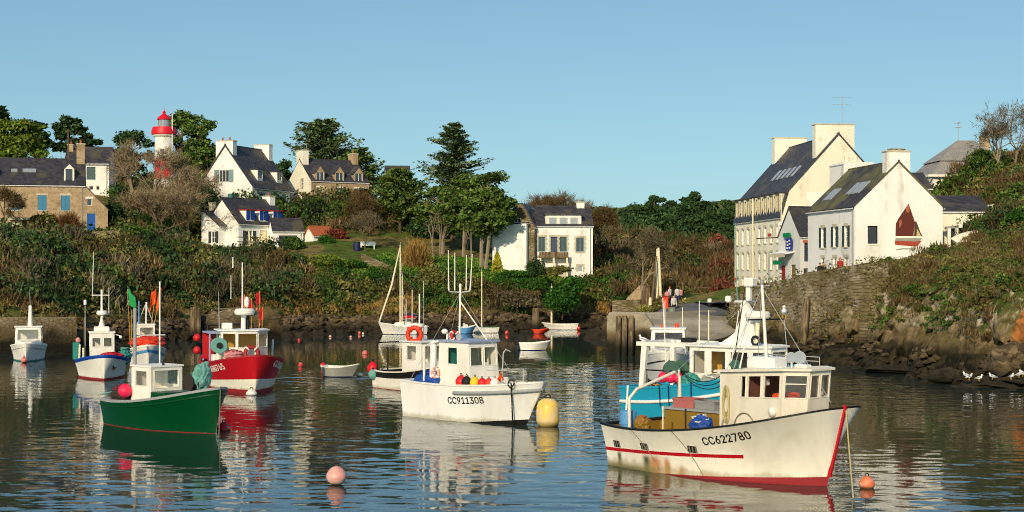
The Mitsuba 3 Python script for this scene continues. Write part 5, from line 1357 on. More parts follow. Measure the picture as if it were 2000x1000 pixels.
# ------------------------------------------------------------------ boats
class Boat:
    """hull along +x (stern x = 0), port +y, waterline z = 0. heads = (stern, middle, bow) sheer heights"""
    def __init__(self, name, label, stern, bow, B, heads, rake=0.6, transom=0.75, fullness=2.3, wl=0.86, bulwark=0.45, draft=0.5, tm=0.42, category='fishing boat', group=None, flare=1.4, stern_rake=0.15, roll=0.0, pitch=0.0, blunt=1.6):
        s, b = np.array(stern, float), np.array(bow, float)
        d = b - s
        self.L = np.hypot(d[0], d[1])
        self.f = Frame([s[0], s[1], 0], math.atan2(d[1], d[0]), pitch, roll)
        self.k = thing(name, label, category, group)
        self.B, self.h, self.rake, self.tr, self.fu, self.wl, self.bul, self.draft, self.tm, self.flare, self.sr, self.blunt = B, heads, rake, transom, fullness, wl, bulwark, draft, tm, flare, stern_rake, blunt
        a, m, c = heads
        q = np.polyfit([0, 0.45, 1.0], [a, m, c], 2)
        self.zs = lambda t: np.polyval(q, t)
    def xs(self, z):                 # stem
        z = np.asarray(z, float)
        zz_ = z / self.h[2]
        return self.L + self.rake * np.where(zz_ > 0, zz_, zz_ * 1.5)
    def x0(self, z):
        return -self.sr * np.asarray(z, float) / max(self.h[0], 0.1)
    def plan_(self, t, tr, fu, blunt=1.0):
        t = np.asarray(t, float)
        a = np.clip((self.tm - t) / self.tm, 0, 1)
        b = np.clip((t - self.tm) / (1 - self.tm), 0, 1)
        return np.where(t < self.tm, 1 - (1 - tr) * a ** 2, np.clip(1 - b ** fu, 0, 1) ** (1 / blunt))
    def y(self, t, z):
        zs = self.zs(t)
        s = np.clip(z / zs, -1, 1.2)
        top = self.B / 2 * self.plan_(t, self.tr, self.fu, self.blunt)
        low = self.B / 2 * self.wl * self.plan_(t, min(0.96, self.tr * 1.14), max(1.25, self.fu * 0.62))
        sp = np.clip(s, 0, 1.2) ** self.flare
        yy = low + (top - low) * sp
        return np.where(z < 0, low * np.clip(1 - (z / self.draft) ** 2 * 0.75, 0, 1), yy)
    def at(self, t, z, side, off=0.0):
        """a point on the skin; side -1 starboard, +1 port; off metres outwards"""
        z = np.asarray(z, float)
        x = self.x0(z) + t * (self.xs(z) - self.x0(z))
        return np.stack(np.broadcast_arrays(x, side * (self.y(t, z) + off), z), -1)
    def band(self, name, lo, hi, m, n=60, rows=8, color=None, transom=True, label=None, smooth=35, off=0.0):
        """both sides of the hull between two height curves lo(t), hi(t)"""
        t = np.linspace(0, 1, n) ** 1.0
        t = 1 - (1 - t) ** 1.8
        w = np.linspace(0, 1, rows)
        Z = lo(t)[:, None] + (hi(t) - lo(t))[:, None] * w
        Tm = np.broadcast_to(t[:, None], Z.shape)
        S, Pp = self.at(Tm, Z, -1, off), self.at(Tm, Z, 1, off)
        ms = [(S.reshape(-1, 3), grid_faces(n, rows)), (Pp.reshape(-1, 3), grid_faces(n, rows)[:, ::-1])]
        if transom:
            k = 8
            u = np.linspace(-1, 1, k)
            z0 = lo(np.zeros(1))[0] + (hi(np.zeros(1))[0] - lo(np.zeros(1))[0]) * w
            e = self.at(np.zeros(rows), z0, 1, off)
            G = np.stack([np.broadcast_to(e[:, 0], (k, rows)), u[:, None] * e[:, 1], np.broadcast_to(e[:, 2], (k, rows))], -1)
            ms.append((G.reshape(-1, 3), grid_faces(k, rows)))
        M = cat(*ms)
        if color is not None:
            return part(self.k, name, M, 'painted', self.f, True, color=color(M[0]), label=label)
        return part(self.k, name, M, m, self.f, smooth, label=label)
    def line(self, z, t0, t1, side, off=0.0, n=40):
        t = np.linspace(0, 1, n)
        t = t0 + (t1 - t0) * (1 - (1 - t) ** 1.8)
        return self.at(t, z(t), side, off)
    def rail(self, name, m, w=0.13, h=0.08, lift=0.0, t1=1.0, zf=None, off=0.02, transom=True, label=None):
        """a capping or rubbing strake of rectangular section round the hull"""
        zf = zf or (lambda t: self.zs(t) + lift)
        ms = []
        for s in (-1, 1):
            o, i = self.line(zf, 0, t1, s, off), self.line(zf, 0, t1, s, off - w)
            i[:, 1] = np.where(i[:, 1] * s < 0.0, 0, i[:, 1])
            up = np.array([0, 0, h])
            R = np.stack([o, i, i + up, o + up, o], 1)
            ms.append((R.reshape(-1, 3), grid_faces(len(o), 5) if s < 0 else grid_faces(len(o), 5)[:, ::-1]))
        if transom:
            e = self.at(0.0, float(zf(np.zeros(1))[0]), 1, off)
            ms.append(box(e[0] - 0.03, e[0] + w, -e[1], e[1], e[2] + 0.001, e[2] + h - 0.001))
        return part(self.k, name, cat(*ms), m, self.f, 30, label=label)
    def inside(self, m_in, m_deck, deck=None, t0=0.0, t1=0.97, thick=0.07):
        deck = deck or (lambda t: self.zs(t) - self.bul)
        n = 48
        t = np.linspace(t0, t1, n)
        ms = []
        for s in (-1, 1):
            hi, lo = self.line(lambda q: self.zs(q) - 0.01, t0, t1, s, -thick, n), self.line(deck, t0, t1, s, -thick, n)
            for a in (hi, lo): a[:, 1] = np.where(a[:, 1] * s < 0, 0, a[:, 1])
            R = np.stack([hi, lo], 1)
            ms.append((R.reshape(-1, 3), grid_faces(n, 2)))
        e0, e1 = self.at(0.0, float(self.zs(0.0)) - 0.01, 1, -thick), self.at(0.0, float(deck(np.zeros(1))[0]), 1, -thick)
        ms.append((np.array([[e0[0] + thick, -e0[1], e0[2]], [e0[0] + thick, e0[1], e0[2]], [e1[0] + thick, e1[1], e1[2]], [e1[0] + thick, -e1[1], e1[2]]]), np.array([[0, 1, 2], [0, 2, 3]])))
        part(self.k, 'bulwark', cat(*ms), m_in, self.f)
        k = 7
        e = self.line(deck, t0, t1, 1, -thick, n); e[:, 1] = np.maximum(e[:, 1], 0.0)
        u = np.linspace(-1, 1, k)
        G = np.stack([np.broadcast_to(e[:, None, 0], (n, k)), e[:, None, 1] * u, np.broadcast_to(e[:, None, 2], (n, k)) + 0.05 * (1 - u ** 2)], -1)
        part(self.k, 'deck', (G.reshape(-1, 3), grid_faces(n, k)), m_deck, self.f, True)
    def text(self, s, t, zoff, hgt, m, side=-1, name='registration', bold=True):
        """lettering laid on the skin, reading left to right for somebody looking at that side; t = where its left end sits"""
        M = meshkit.text_mesh(s, hgt, 0.006, bold)
        M = M.subdivide_to_size(hgt * 0.5) if len(M.faces) < 4000 else M
        v, f_ = np.array(M.vertices), np.array(M.faces)
        x = (t * self.L + v[:, 0]) if side < 0 else (t * self.L - v[:, 0])
        tt0 = x / self.L
        z = zoff(tt0) + v[:, 1]
        tt = np.clip((x - self.x0(z)) / (self.xs(z) - self.x0(z)), 0, 0.999)
        p = self.at(tt, z, side, 0.006)
        p[:, 1] += side * v[:, 2]
        return part(self.k, name, (p, f_), m, self.f)
    def put(self, name, mesh, m, smooth=False, parent=None, label=None):
        return part(parent or self.k, name, mesh, m, self.f, smooth, label=label)
    def cabin(self, name, poly, z0, z1, windows, m, grow=0.0, shift=(0, 0), top=None, frame=None, thick=0.06, roof=None, roof_over=0.12, roof_t=0.07, parent=None, ztop=None, smooth=False):
        """a deckhouse: plan polygon (counter-clockwise from above), optional leaning top polygon, real window openings with glass.
        windows: (edge, u0, u1, v0, v1) as fractions of that wall"""
        P0 = np.array(poly, float)
        P1 = np.array(top, float) if top is not None else P0
        zt = np.broadcast_to(np.asarray(z1 if ztop is None else ztop, float), (len(P0),))
        b, t = np.column_stack([P0, np.full(len(P0), z0)]), np.column_stack([P1, zt])
        outer = m3.Manifold.hull_points(np.vstack([b, t]))
        c0, c1 = P0.mean(0), P1.mean(0)
        sh = lambda P, c: c + (P - c) * (1 - thick / (np.abs(P - c).max(0) + 1e-9))
        inner = m3.Manifold.hull_points(np.vstack([np.column_stack([sh(P0, c0), np.full(len(P0), z0 + 0.05)]), np.column_stack([sh(P1, c1), zt - 0.05])]))
        body = outer - inner
        panes, frames, rings = [], [], []
        for e, u0, u1, v0, v1 in windows:
            A, B_ = e, (e + 1) % len(P0)
            q = lambda u, v: (b[A] * (1 - u) + b[B_] * u) * (1 - v) + (t[A] * (1 - u) + t[B_] * u) * v
            c = [q(u0, v0), q(u1, v0), q(u1, v1), q(u0, v1)]
            nrm = np.cross(c[1] - c[0], c[3] - c[0]); nrm /= np.linalg.norm(nrm)
            body -= m3.Manifold.hull_points(np.array([p + nrm * d for p in c for d in (-0.14, 0.1)]))
            panes.append((np.array([p - nrm * 0.025 for p in c]), np.array([[0, 1, 2], [0, 2, 3]])))
            if frame:
                cc = sum(c) / 4
                ring = []
                for i in range(4):
                    a_, b_ = c[i], c[(i + 1) % 4]
                    ring.append(rod(a_ + nrm * 0.004, b_ + nrm * 0.004, 0.022, n=5))
                rings.append(cat(*ring))
        if m in PAINT:
            V, F = vf(body.refine_to_length(0.17))
            g = np.clip((0.55 * meshkit.fbm(V * [2.2, 2.2, 0.45] + 70, 4, len(scene)) + 0.45 * meshkit.fbm(V * [6, 6, 0.8] + 30, 3, 2) - 0.46) * 3.4, 0, 1)[:, None] * 0.42
            C = np.array(lin(*PAINT[m])) * (1 - g) + np.array(lin(172, 158, 126)) * g
            k = part(parent or self.k, name, (V, F), 'painted', self.f, False, color=C)
        else:
            k = self.put(name, body, m, smooth, parent)
        for i, p in enumerate(panes):
            w = self.put('window', p, 'clear_glass', False, k if parent is None else parent)
        for r_ in rings:
            self.put('window_trim', r_, frame, True, k if parent is None else parent)
        if roof:
            g = lambda P, c: c + (P - c) * (1 + roof_over / (np.abs(P - c).max(0) + 1e-9))
            P2 = g(P1, c1)
            self.put('roof', hullpts(np.vstack([np.column_stack([P2, zt + 0.003]), np.column_stack([P2, zt + roof_t])])), roof, False, k if parent is None else parent)
        return k

def world(boat, p):
    return boat.f(np.array([p], float))[0]

def buoy_shape(r, h=None, n=22):
    """a pear shaped fender with its eye at the top"""
    h = h or 2.2 * r
    a = np.linspace(-np.pi / 2, np.pi / 2, 21)
    prof = [(max(r * math.cos(q), 0.0) * (1 - 0.18 * max(math.sin(q), 0)), h / 2 * math.sin(q)) for q in a]
    return lathe(prof, n)

def float_buoy(name, label, x, y, Y, wpx, m, hpx=None, group=None, sink=0.3, lying=None, eye='rubber', cate='buoy', seed=0, barrel=False):
    """a buoy riding on the water or hung: x, y = photo position of its middle, wpx its width in photo pixels"""
    r = wpx / 2 / FOCAL * Y
    hh = (hpx or wpx) / FOCAL * Y
    c = px(x, y, Y)
    k = thing(name, label, cate, group)
    body = buoy_shape(r, hh, 28) if not barrel else lathe([(0, -hh / 2), (r * 0.6, -hh / 2 * 0.97), (r * 0.92, -hh / 2 * 0.8), (r, -hh / 2 * 0.45), (r, hh / 2 * 0.1), (r * 0.96, hh / 2 * 0.45), (r * 0.82, hh / 2 * 0.75), (r * 0.55, hh / 2 * 0.93), (r * 0.22, hh / 2), (0, hh / 2)], 28)
    if lying is not None:
        body = turn(body, (0, 1, 0), lying)
    V, F = move(body, c)
    n1, n2 = meshkit.fbm(V * 6 + 60, 3, 5), meshkit.fbm(V * [3, 3, 8] + 20, 2, 8)
    C = np.array(lin(*PAINT[m]))[None] * (0.8 + 0.4 * n1[:, None])
    g = np.clip((n2 - 0.5) * 2.5, 0, 0.45)[:, None]
    C = C * (1 - g) + np.array(lin(214, 204, 186)) * g
    s = np.clip((0.05 * n1 + 0.045 - V[:, 2]) / 0.05, 0, 0.8)[:, None] if c[2] < 1.2 else 0 * n1[:, None]
    C = C * (1 - s) + np.array(lin(64, 62, 32)) * s
    part(k, 'body', (V, F), 'painted', smooth=True, color=np.clip(C, 0, 0.9))
    e = turn(cat(torus(0.22 * r, 0.07 * r, 12, 6)), (1, 0, 0), 90, (0, 0, hh / 2 + 0.1 * r))
    if lying is not None: e = turn(e, (0, 1, 0), lying)
    part(k, 'eye', move(e, c), eye if eye else m, smooth=True)
    return k

def deck_ball(boat, name, label, p, r, m, cate='fender', h=None, tilt=0):
    k = thing(name, label, cate)
    part(k, 'body', move(turn(buoy_shape(r, h), (1, 0, 0), tilt), p), m, boat.f, True)
    part(k, 'eye', move(turn(torus(0.22 * r, 0.08 * r, 10, 5), (1, 0, 0), 90, (0, 0, (h or 2.2 * r) / 2 + 0.1 * r)), p) if not tilt else move(turn(move(turn(torus(0.22 * r, 0.08 * r, 10, 5), (1, 0, 0), 90), (0, 0, (h or 2.2 * r) / 2 + 0.1 * r)), (1, 0, 0), tilt), p), 'rubber', boat.f, True)
    return k

def heap(boat, name, label, c, r, m, seed, cate='fishing net', ropes='net_green', frame=None):
    """a pile of net: an uneven mound with loops of rope lying over it"""
    k = thing(name, label, cate)
    fr = boat.f if boat else WORLD
    part(k, 'mound', lump(c, *r, seed, 0.34, 4, 2.4), m, fr, 50)
    rng = np.random.default_rng(seed)
    L = []
    for i in range(26):
        a = rng.uniform(0, 2 * np.pi); e = rng.uniform(0.0, 1.0)
        q = np.array([math.cos(a) * r[0] * 0.75 * e, math.sin(a) * r[1] * 0.75 * e, r[2] * (1 - 0.55 * e ** 2)]) + c
        s = rng.uniform(0.1, 0.28) * max(r[0], r[1])
        th = np.linspace(0, 2 * np.pi * rng.uniform(0.6, 1.1), 12)
        wob = rng.normal(size=3) * 0.4
        L.append(tube(q + np.stack([np.cos(th) * s, np.sin(th) * s, 0.12 * s * np.sin(th * 2 + wob[0]) + 0.3 * s * np.cos(th) * wob[1]], 1), 0.018, 4))
    part(k, 'cork_line', cat(*L), ropes, fr, True)
    return k

def crate(boat, name, label, c, sx, sy, sz, m, ang=0):
    k = thing(name, label, 'fish crate')
    t = 0.03
    M = cat(box(-sx, sx, -sy, -sy + t, 0, sz), box(-sx, sx, sy - t, sy, 0, sz), box(-sx, -sx + t, -sy + t, sy - t, 0, sz), box(sx - t, sx, -sy + t, sy - t, 0, sz), box(-sx + t, sx - t, -sy + t, sy - t, 0.0, 0.03))
    R = cat(box(-sx - 0.02, sx + 0.02, -sy - 0.02, -sy - 0.001, sz - 0.06, sz + 0.01), box(-sx - 0.02, sx + 0.02, sy + 0.001, sy + 0.02, sz - 0.06, sz + 0.01), box(-sx - 0.02, -sx - 0.001, -sy - 0.001, sy + 0.001, sz - 0.06, sz + 0.01), box(sx + 0.001, sx + 0.02, -sy - 0.001, sy + 0.001, sz - 0.06, sz + 0.01))
    part(k, 'tub', move(turn(M, (0, 0, 1), ang), c), m, boat.f)
    part(k, 'rim', move(turn(R, (0, 0, 1), ang), c), m, boat.f)
    return k

def floodlight(boat, parent, p, r=0.17, yaw=0):
    b = turn(lathe([(0, -0.12), (r * 0.6, -0.1), (r, 0.03), (r, 0.06), (0, 0.06)], 18), (0, 1, 0), 90)
    k = boat.put('floodlight', move(turn(b, (0, 0, 1), yaw), p), 'steel', 40, parent)
    g = turn(lathe([(0, 0.065), (r * 0.9, 0.065), (r * 0.9, 0.07), (0, 0.07)], 18), (0, 1, 0), 90)
    if parent is None:
        boat.put('lens', move(turn(g, (0, 0, 1), yaw), p), 'pale_glass', 40, k)
        boat.put('bracket', rod(np.array(p) - [0, 0, r], np.array(p) - [0, 0, r + 0.16], 0.03), 'gloss_white', False, k)
    return k

def radar(boat, p, r=0.3, h=0.22):
    k = boat.put('radar_dome', move(lathe([(0, 0), (r * 0.85, 0), (r, h * 0.25), (r, h * 0.7), (r * 0.85, h), (0, h * 1.05)], 22), p), 'gloss_white', 35)
    boat.put('radar_bracket', rod(np.array(p) - [0, 0, 0.18], p, 0.09), 'gloss_white', True, k)
    return k

def whip(boat, a, b, r=0.016, m='gloss_white', name='whip_aerial'):
    return boat.put(name, rod(a, b, r, r * 0.6, 6), m, True)

def lifebuoy(boat, label, p, R=0.3, r=0.07, axis=(0, 1, 0), deg=90, m='orange_red', yaw=0, second='gloss_white'):
    k = thing('lifebuoy', label, 'lifebuoy')
    tor = turn(turn(torus(R, r), axis, deg), (0, 0, 1), yaw)
    part(k, 'ring', move(tor, p), m, boat.f, True)
    for q in range(4):
        a = math.pi / 4 + q * math.pi / 2
        band = turn(torus(r * 1.06, 0.012 + r * 0.35, 14, 6), (1, 0, 0), 90)
        band = move(turn(move(band, (R, 0, 0)), (0, 0, 1), math.degrees(a)), (0, 0, 0))
        part(k, 'band', move(turn(turn(band, axis, deg), (0, 0, 1), yaw), p), second, boat.f, True)
    return k

def dan_flag(boat, label, foot, top, m, size=0.5, pole='cane_yellow', lean=(0.3, 0.0), n=1, float_m='buoy_orange'):
    """a marker flag: cane with a cloth hanging from its upper end"""
    k = thing('marker_flag', label, 'flag')
    a, b = np.array(foot, float), np.array(top, float)
    part(k, 'pole', rod(a, b, 0.022, 0.016), pole, boat.f, True)
    g = 9
    u, w = np.meshgrid(np.linspace(0, 1, g), np.linspace(0, 1, g), indexing='ij')
    d = (b - a) / np.linalg.norm(b - a)
    V = b - d * (w[..., None] * size * 1.3) + u[..., None] * np.array([lean[0], lean[1], -0.25]) * size
    V[..., 2] -= u ** 2 * size * 0.45
    V[..., 1] += 0.07 * np.sin(u * 7 + w * 2)
    V[..., 0] += 0.04 * np.sin(w * 6) * u
    top_, F = V.reshape(-1, 3), grid_faces(g, g)
    off = np.array([0, 0.012, 0])
    part(k, 'cloth', cat((top_ + off, F), (top_ - off, F[:, ::-1])), m, boat.f, True)
    return k

def rope(parent, name, a, b, sag, r=0.018, m='rope', n=14, frame=WORLD):
    t = np.linspace(0, 1, n)[:, None]
    p = np.array(a) * (1 - t) + np.array(b) * t
    p[:, 2] -= (4 * t * (1 - t))[:, 0] * sag
    return part(parent, name, tube(p, r, 5), m, frame, True)

def const(c):
    return lambda t: np.full_like(np.asarray(t, float), c)

def plan_pt(x, y):
    """the point of the water seen at photo pixel x, y"""
    Y = water_Y(y)
    return np.array([(x - 1000) / FOCAL * Y, Y])

def stained(base, boat, rust=(), algae=(), dirt=0.35, seed=0, low=0.35):
    """old paint per vertex: grime streaks, rust runs at given positions along the hull and weed near the water"""
    b = np.array(lin(*base))
    def f(V):
        n1 = meshkit.fbm(V * [1.2, 1.2, 0.5] + 40, 4, seed)
        n2 = meshkit.fbm(V * [5.0, 5.0, 0.6] + 90, 3, seed + 2)
        C = np.broadcast_to(b, V.shape).copy()
        g = np.clip((n1 * 0.6 + n2 * 0.4 - 0.48) * 3.2, 0, 1) * dirt
        C = C * (1 - g[:, None]) + np.array(lin(176, 164, 134)) * g[:, None]
        near = V[:, 1] < 0
        for x, w, top, a in rust:
            s = np.exp(-((V[:, 0] - x - 0.08 * (n2 - 0.5)) / w) ** 2) * np.clip((top - V[:, 2]) / 0.25, 0, 1) * np.clip(0.4 + n2, 0, 1) * a
            s = np.clip(s, 0, 0.9)
            C = C * (1 - s[:, None]) + np.array(lin(190, 122, 52)) * s[:, None]
        for x, w, top in algae:
            s = np.exp(-((V[:, 0] - x) / w) ** 4) * np.clip((top - V[:, 2]) / 0.15, 0, 1) * np.clip(0.75 + n2 * 0.5, 0, 1)
            s = np.clip(s, 0, 0.95)
            C = C * (1 - s[:, None]) + np.array(lin(66, 66, 28)) * s[:, None]
        s = np.clip((low * (0.5 + n2) - V[:, 2]) / 0.1, 0, 1) * 0.5 * (low > 0)
        C = C * (1 - s[:, None]) + np.array(lin(150, 138, 92)) * s[:, None]
        return C
    return f

# ================================================================== the big white boat at the right
b = Boat('fishing_boat', 'nearest white fishing boat with a red stripe and a tall windowed wheelhouse', (4.15, 52.1), (9.48, 46.2), 4.2, (1.36, 1.46, 2.36), rake=0.62, transom=0.70, fullness=3.4, wl=0.76, bulwark=0.55, tm=0.42, flare=2.0, blunt=3.2)
zb = lambda t: -0.10 + 0.38 * np.asarray(t, float) ** 1.2
zstripe = lambda t: 0.50 + 0.36 * np.asarray(t, float) ** 1.2
b.band('bottom', const(-0.5), zb, 'dull_red', rows=7, label='red bottom paint showing at the waterline')
b.band('hull', zb, lambda t: b.zs(t), None, n=150, rows=26, color=stained((240, 234, 216), b, rust=((2.45, 0.25, 0.62, 1.7), (2.95, 0.12, 0.58, 1.5), (3.5, 0.2, 0.42, 0.9), (4.6, 0.3, 0.35, 0.5)), algae=((0.66, 0.10, 0.58), (2.03, 0.15, 0.58), (1.0, 1.5, 0.2)), seed=3, low=0.3))
def strip_band(boat, name, z0, z1, t0, t1, m, off=0.006, side=(-1, 1), label=None):
    ms = []
    for s in side:
        t = np.linspace(t0, t1, 60)
        lo, hi = boat.at(t, z0(t), s, off), boat.at(t, z1(t), s, off)
        lo2, hi2 = boat.at(t, z0(t), s, -0.02), boat.at(t, z1(t), s, -0.02)
        R = np.stack([lo2, lo, hi, hi2], 1)
        ms.append((R.reshape(-1, 3), grid_faces(60, 4)))
    return part(boat.k, name, cat(*ms), m, boat.f, 30, label=label)
strip_band(b, 'stripe', zstripe, lambda t: zstripe(t) + 0.11, 0.0, 0.72, 'red_paint', label='red stripe along the side')
b.rail('gunwale', 'black_paint', 0.14, 0.06, off=0.03)
zs_ = np.linspace(0.28, 2.46, 24)
stem = np.stack([b.xs(zs_) + 0.02, 0 * zs_, zs_], 1)
b.put('stem_post', cat(*[hullpts(np.vstack([stem[i:i + 2] + [0.04, q, 0] for q in (-0.04, 0.04)] + [stem[i:i + 2] + [-0.06, q, 0] for q in (-0.06, 0.06)])) for i in range(23)]), 'red_paint')
b.inside('ochre', 'deck_grey')
for t in (0.065, 0.24, 0.49):                                # freeing ports
    z = float(zstripe(t)) + 0.14
    P = []
    for q in (t, t + 0.042):
        for w in (z, z + 0.22):
            for o in (-0.03, 0.008): P.append(b.at(q, w, -1, o))
    k = b.put('freeing_port', hullpts(P), 'black_paint')
    Q = []
    for j in range(3):
        tt = t + 0.006 + j * 0.0145
        Q.append(hullpts([b.at(q, w, -1, o) for q in (tt, tt + 0.006) for w in (z + 0.02, z + 0.2) for o in (0.0, 0.014)]))
    b.put('grating', cat(*Q), 'deck_grey', parent=k)
b.text('CC622780', 0.58, lambda t: b.zs(t) - 0.52, 0.24, 'black_paint')
b.text('CC622780', 0.80, lambda t: b.zs(t) - 0.50, 0.22, 'black_paint', side=1)
# wheelhouse
z0, z1 = 1.0, 3.42
plan0 = [(4.6, -1.02), (6.95, -1.02), (7.5, -0.55), (7.5, 0.55), (6.95, 1.02), (4.6, 1.02)]
plan1 = [(4.6, -0.98), (7.08, -0.98), (7.72, -0.52), (7.72, 0.52), (7.08, 0.98), (4.6, 0.98)]
v0, v1 = 0.665, 0.945
wh = b.cabin('wheelhouse', plan0, z0, z1, [(0, 0.345, 0.42, v0, v1), (0, 0.455, 0.66, v0, v1), (0, 0.71, 0.955, v0, v1), (1, 0.08, 0.92, v0, v1), (2, 0.06, 0.46, v0, v1), (2, 0.54, 0.94, v0, v1), (3, 0.08, 0.92, v0, v1)], 'old_white', top=plan1, frame='old_white', roof='old_white', roof_over=0.14, ztop=[3.30, 3.46, 3.46, 3.46, 3.46, 3.30])
b.put('divider', box(5.55, 5.6, -0.9, 0.9, 1.05, 3.25), 'brown_curtain', parent=wh)
b.put('seat', rbox(6.3, 6.75, -0.6, 0.3, 1.05, 2.72, 0.06), 'orange_cloth', parent=wh)
b.put('window_bar', rod(np.array([7.02, -0.975, 3.06]), np.array([7.62, -0.58, 3.06]), 0.02), 'old_white', parent=wh)
b.put('instrument', rbox(6.0, 6.2, -0.7, -0.5, 2.95, 3.15, 0.03), 'gloss_white', parent=wh)
b.put('wall_lamp', move(turn(lathe([(0, 0), (0.13, 0.0), (0.15, 0.05), (0.08, 0.10), (0, 0.12)], 16), (1, 0, 0), 90), (6.7, -1.02, 2.2)), 'gloss_white', True, parent=wh)
arch = [(5.2 + 0.42 * math.cos(a) + 0.42, -1.05, 1.55 + 0.55 * math.sin(a)) for a in np.linspace(math.pi, 0, 14)]
b.put('hatch_outline', cat(tube([(arch[0][0], -1.045, 1.1)] + arch + [(arch[-1][0], -1.045, 1.1)], 0.018, 5), rod((5.3, -1.045, 1.72), (5.95, -1.045, 1.72), 0.015)), 'deck_grey', True, parent=wh)
M = meshkit.text_mesh('ARVADELL', 0.085, 0.006)
v, f_ = np.array(M.vertices), np.array(M.faces)
b.put('name_lettering', (np.stack([6.0 + v[:, 0] * 1.1, -1.024 - v[:, 2] + v[:, 1] * 0.0165, 2.44 + v[:, 1]], 1), f_), 'dull_red', parent=wh) if False else None
# things on the roof
b.put('roof_locker', rbox(4.95, 6.05, -0.15, 0.55, 3.41, 3.78, 0.05), 'cool_white', label='pale locker on the wheelhouse roof')
mast_top = np.array([5.55, -0.1, 6.05])
k = b.put('mast', rod((5.75, -0.1, 3.4), mast_top, 0.055, 0.045, 10), 'gloss_white', True)
b.put('crossbar', rod(mast_top + [-0.05, -0.32, -0.05], mast_top + [0.05, 0.32, -0.05], 0.02), 'steel', True, parent=k)
b.put('mast_lamp', move(lathe([(0, 0), (0.06, 0), (0.06, 0.14), (0, 0.16)], 10), mast_top + [0, 0, -0.02]), 'grey_paint', True, parent=k)
b.put('crosstree', rod((5.45, -0.65, 4.95), (5.75, 0.75, 4.95), 0.022), 'black_paint', True, parent=k)
for a_, b_ in (((5.45, -0.65, 4.95), (5.0, -0.8, 3.42)), ((5.75, 0.75, 4.95), (6.2, 0.4, 3.46)), (mast_top + [0, 0, -0.1], (4.65, -0.7, 3.4)), (mast_top + [0, 0, -0.1], (4.65, 0.8, 3.4))):
    b.put('stay', rod(a_, b_, 0.012, n=5), 'steel', parent=k)
b.put('mast_strut', rod((5.28, -0.85, 3.45), (5.45, -0.55, 4.95), 0.025), 'gloss_white', True, parent=k)
whip(b, (4.72, -0.5, 3.4), (4.55, 0.3, 5.95), 0.022, 'black_paint')
whip(b, (4.66, -0.55, 3.36), (4.62, -0.1, 5.2), 0.024, 'gloss_white')
floodlight(b, None, (6.55, 0.1, 3.80), 0.17, -70)
floodlight(b, None, (6.95, 0.0, 3.82), 0.20, -70)
b.put('roof_box', rbox(7.05, 7.5, -0.45, -0.15, 3.53, 3.64, 0.03), 'gloss_white')
b.put('roof_gear', lump((4.8, -0.45, 3.5), 0.2, 0.18, 0.16, 6, 0.4, 3, 2.5), 'net_green', label='small coil of dark line on the roof edge')
th = np.linspace(0, 12 * np.pi, 150)
b.put('rope_coil', tube(np.stack([4.9 + 0.12 * np.cos(th) , -1.06 - 0.02 * np.sin(th * 0.3), 2.5 + 0.42 * np.sin(th) - 0.01 * th], 1), 0.018, 5), 'rope', True, parent=wh)
b.put('hanging_line', tube([(4.85, -1.05, 2.1), (4.75, -1.06, 1.7), (4.7, -1.06, 1.25)], 0.022, 5), 'grey_paint', True, parent=wh)
for j in range(3):
    t = np.linspace(0, 1, 10)
    b.put('cable', tube(np.stack([4.6 - 1.6 * (1 - t), -0.9 + 0.1 * j + 0 * t, 3.2 - 0.12 * j - 0.25 * 4 * t * (1 - t)], 1), 0.014, 4), 'rubber', True)
# stern gallows, work deck
gp = [(0.85, -1.12, 1.2), (0.82, -1.12, 2.25), (0.95, -0.9, 2.55), (1.1, 0.8, 3.05), (1.1, 1.05, 2.9), (1.1, 1.12, 1.2)]
b.put('gallows', tube(gp, 0.055, 8), 'old_white', True)
b.put('fish_hold', cat(rbox(1.2, 4.55, 0.15, 1.25, 0.9, 1.86, 0.04)), 'ochre', label='ochre painted bulkhead across the work deck')
b.put('shelf', box(1.15, 4.55, 0.1, 1.3, 1.865, 1.93), 'grey_paint')
b.put('deck_post', rod((3.1, -0.9, 0.9), (3.1, -0.9, 2.05), 0.03), 'black_paint', True)
b.put('deck_post', rod((2.35, -1.15, 0.9), (2.35, -1.15, 2.1), 0.025), 'cream_paint', True)
b.put('stern_pole', rod((0.15, -0.6, 1.3), (0.22, -0.55, 2.62), 0.035), 'gloss_white', True)
b.put('stern_pole', rod((0.9, 1.2, 1.3), (0.9, 1.25, 3.1), 0.03), 'old_white', True)
crate(b, 'fish_crate', 'red grey fish crate on the shelf of the nearest white boat', (1.9, 0.6, 1.935), 0.42, 0.3, 0.3, 'crate_red', 6)
crate(b, 'fish_crate', 'grey fish crate stacked on the shelf of the nearest white boat', (2.85, 0.65, 1.935), 0.45, 0.32, 0.26, 'crate_grey', -4)
k = thing('blue_drum', 'pale blue plastic drum at the stern of the nearest white boat', 'drum')
part(k, 'shell', move(lathe([(0, 0), (0.27, 0), (0.29, 0.05), (0.28, 0.3), (0.30, 0.33), (0.28, 0.36), (0.29, 0.7), (0.25, 0.75), (0, 0.75)], 20), (0.42, -0.75, 1.05)), 'sky_blue', b.f, 40)
part(k, 'hoop', move(torus(0.295, 0.018, 24, 6), (0.42, -0.75, 1.38)), 'sky_blue', b.f, True)
heap(b, 'blue_tarpaulin', 'crumpled blue tarpaulin bundle by the wheelhouse door of the nearest boat', (3.85, -1.0, 1.55), (0.4, 0.3, 0.36), 'tarp_blue', 9, 'tarpaulin', 'gloss_white')
heap(b, 'net_heap', 'rusty brown net heap inside the stern of the nearest white boat', (0.95, -0.6, 1.35), (0.25, 0.3, 0.3), 'ochre', 10, 'fishing net', 'sail_rust')
lk = b.put('bow_fitting', lump((7.6, -1.0, 2.02), 0.1, 0.06, 0.05, 3, 0.2, 2), 'dull_red')
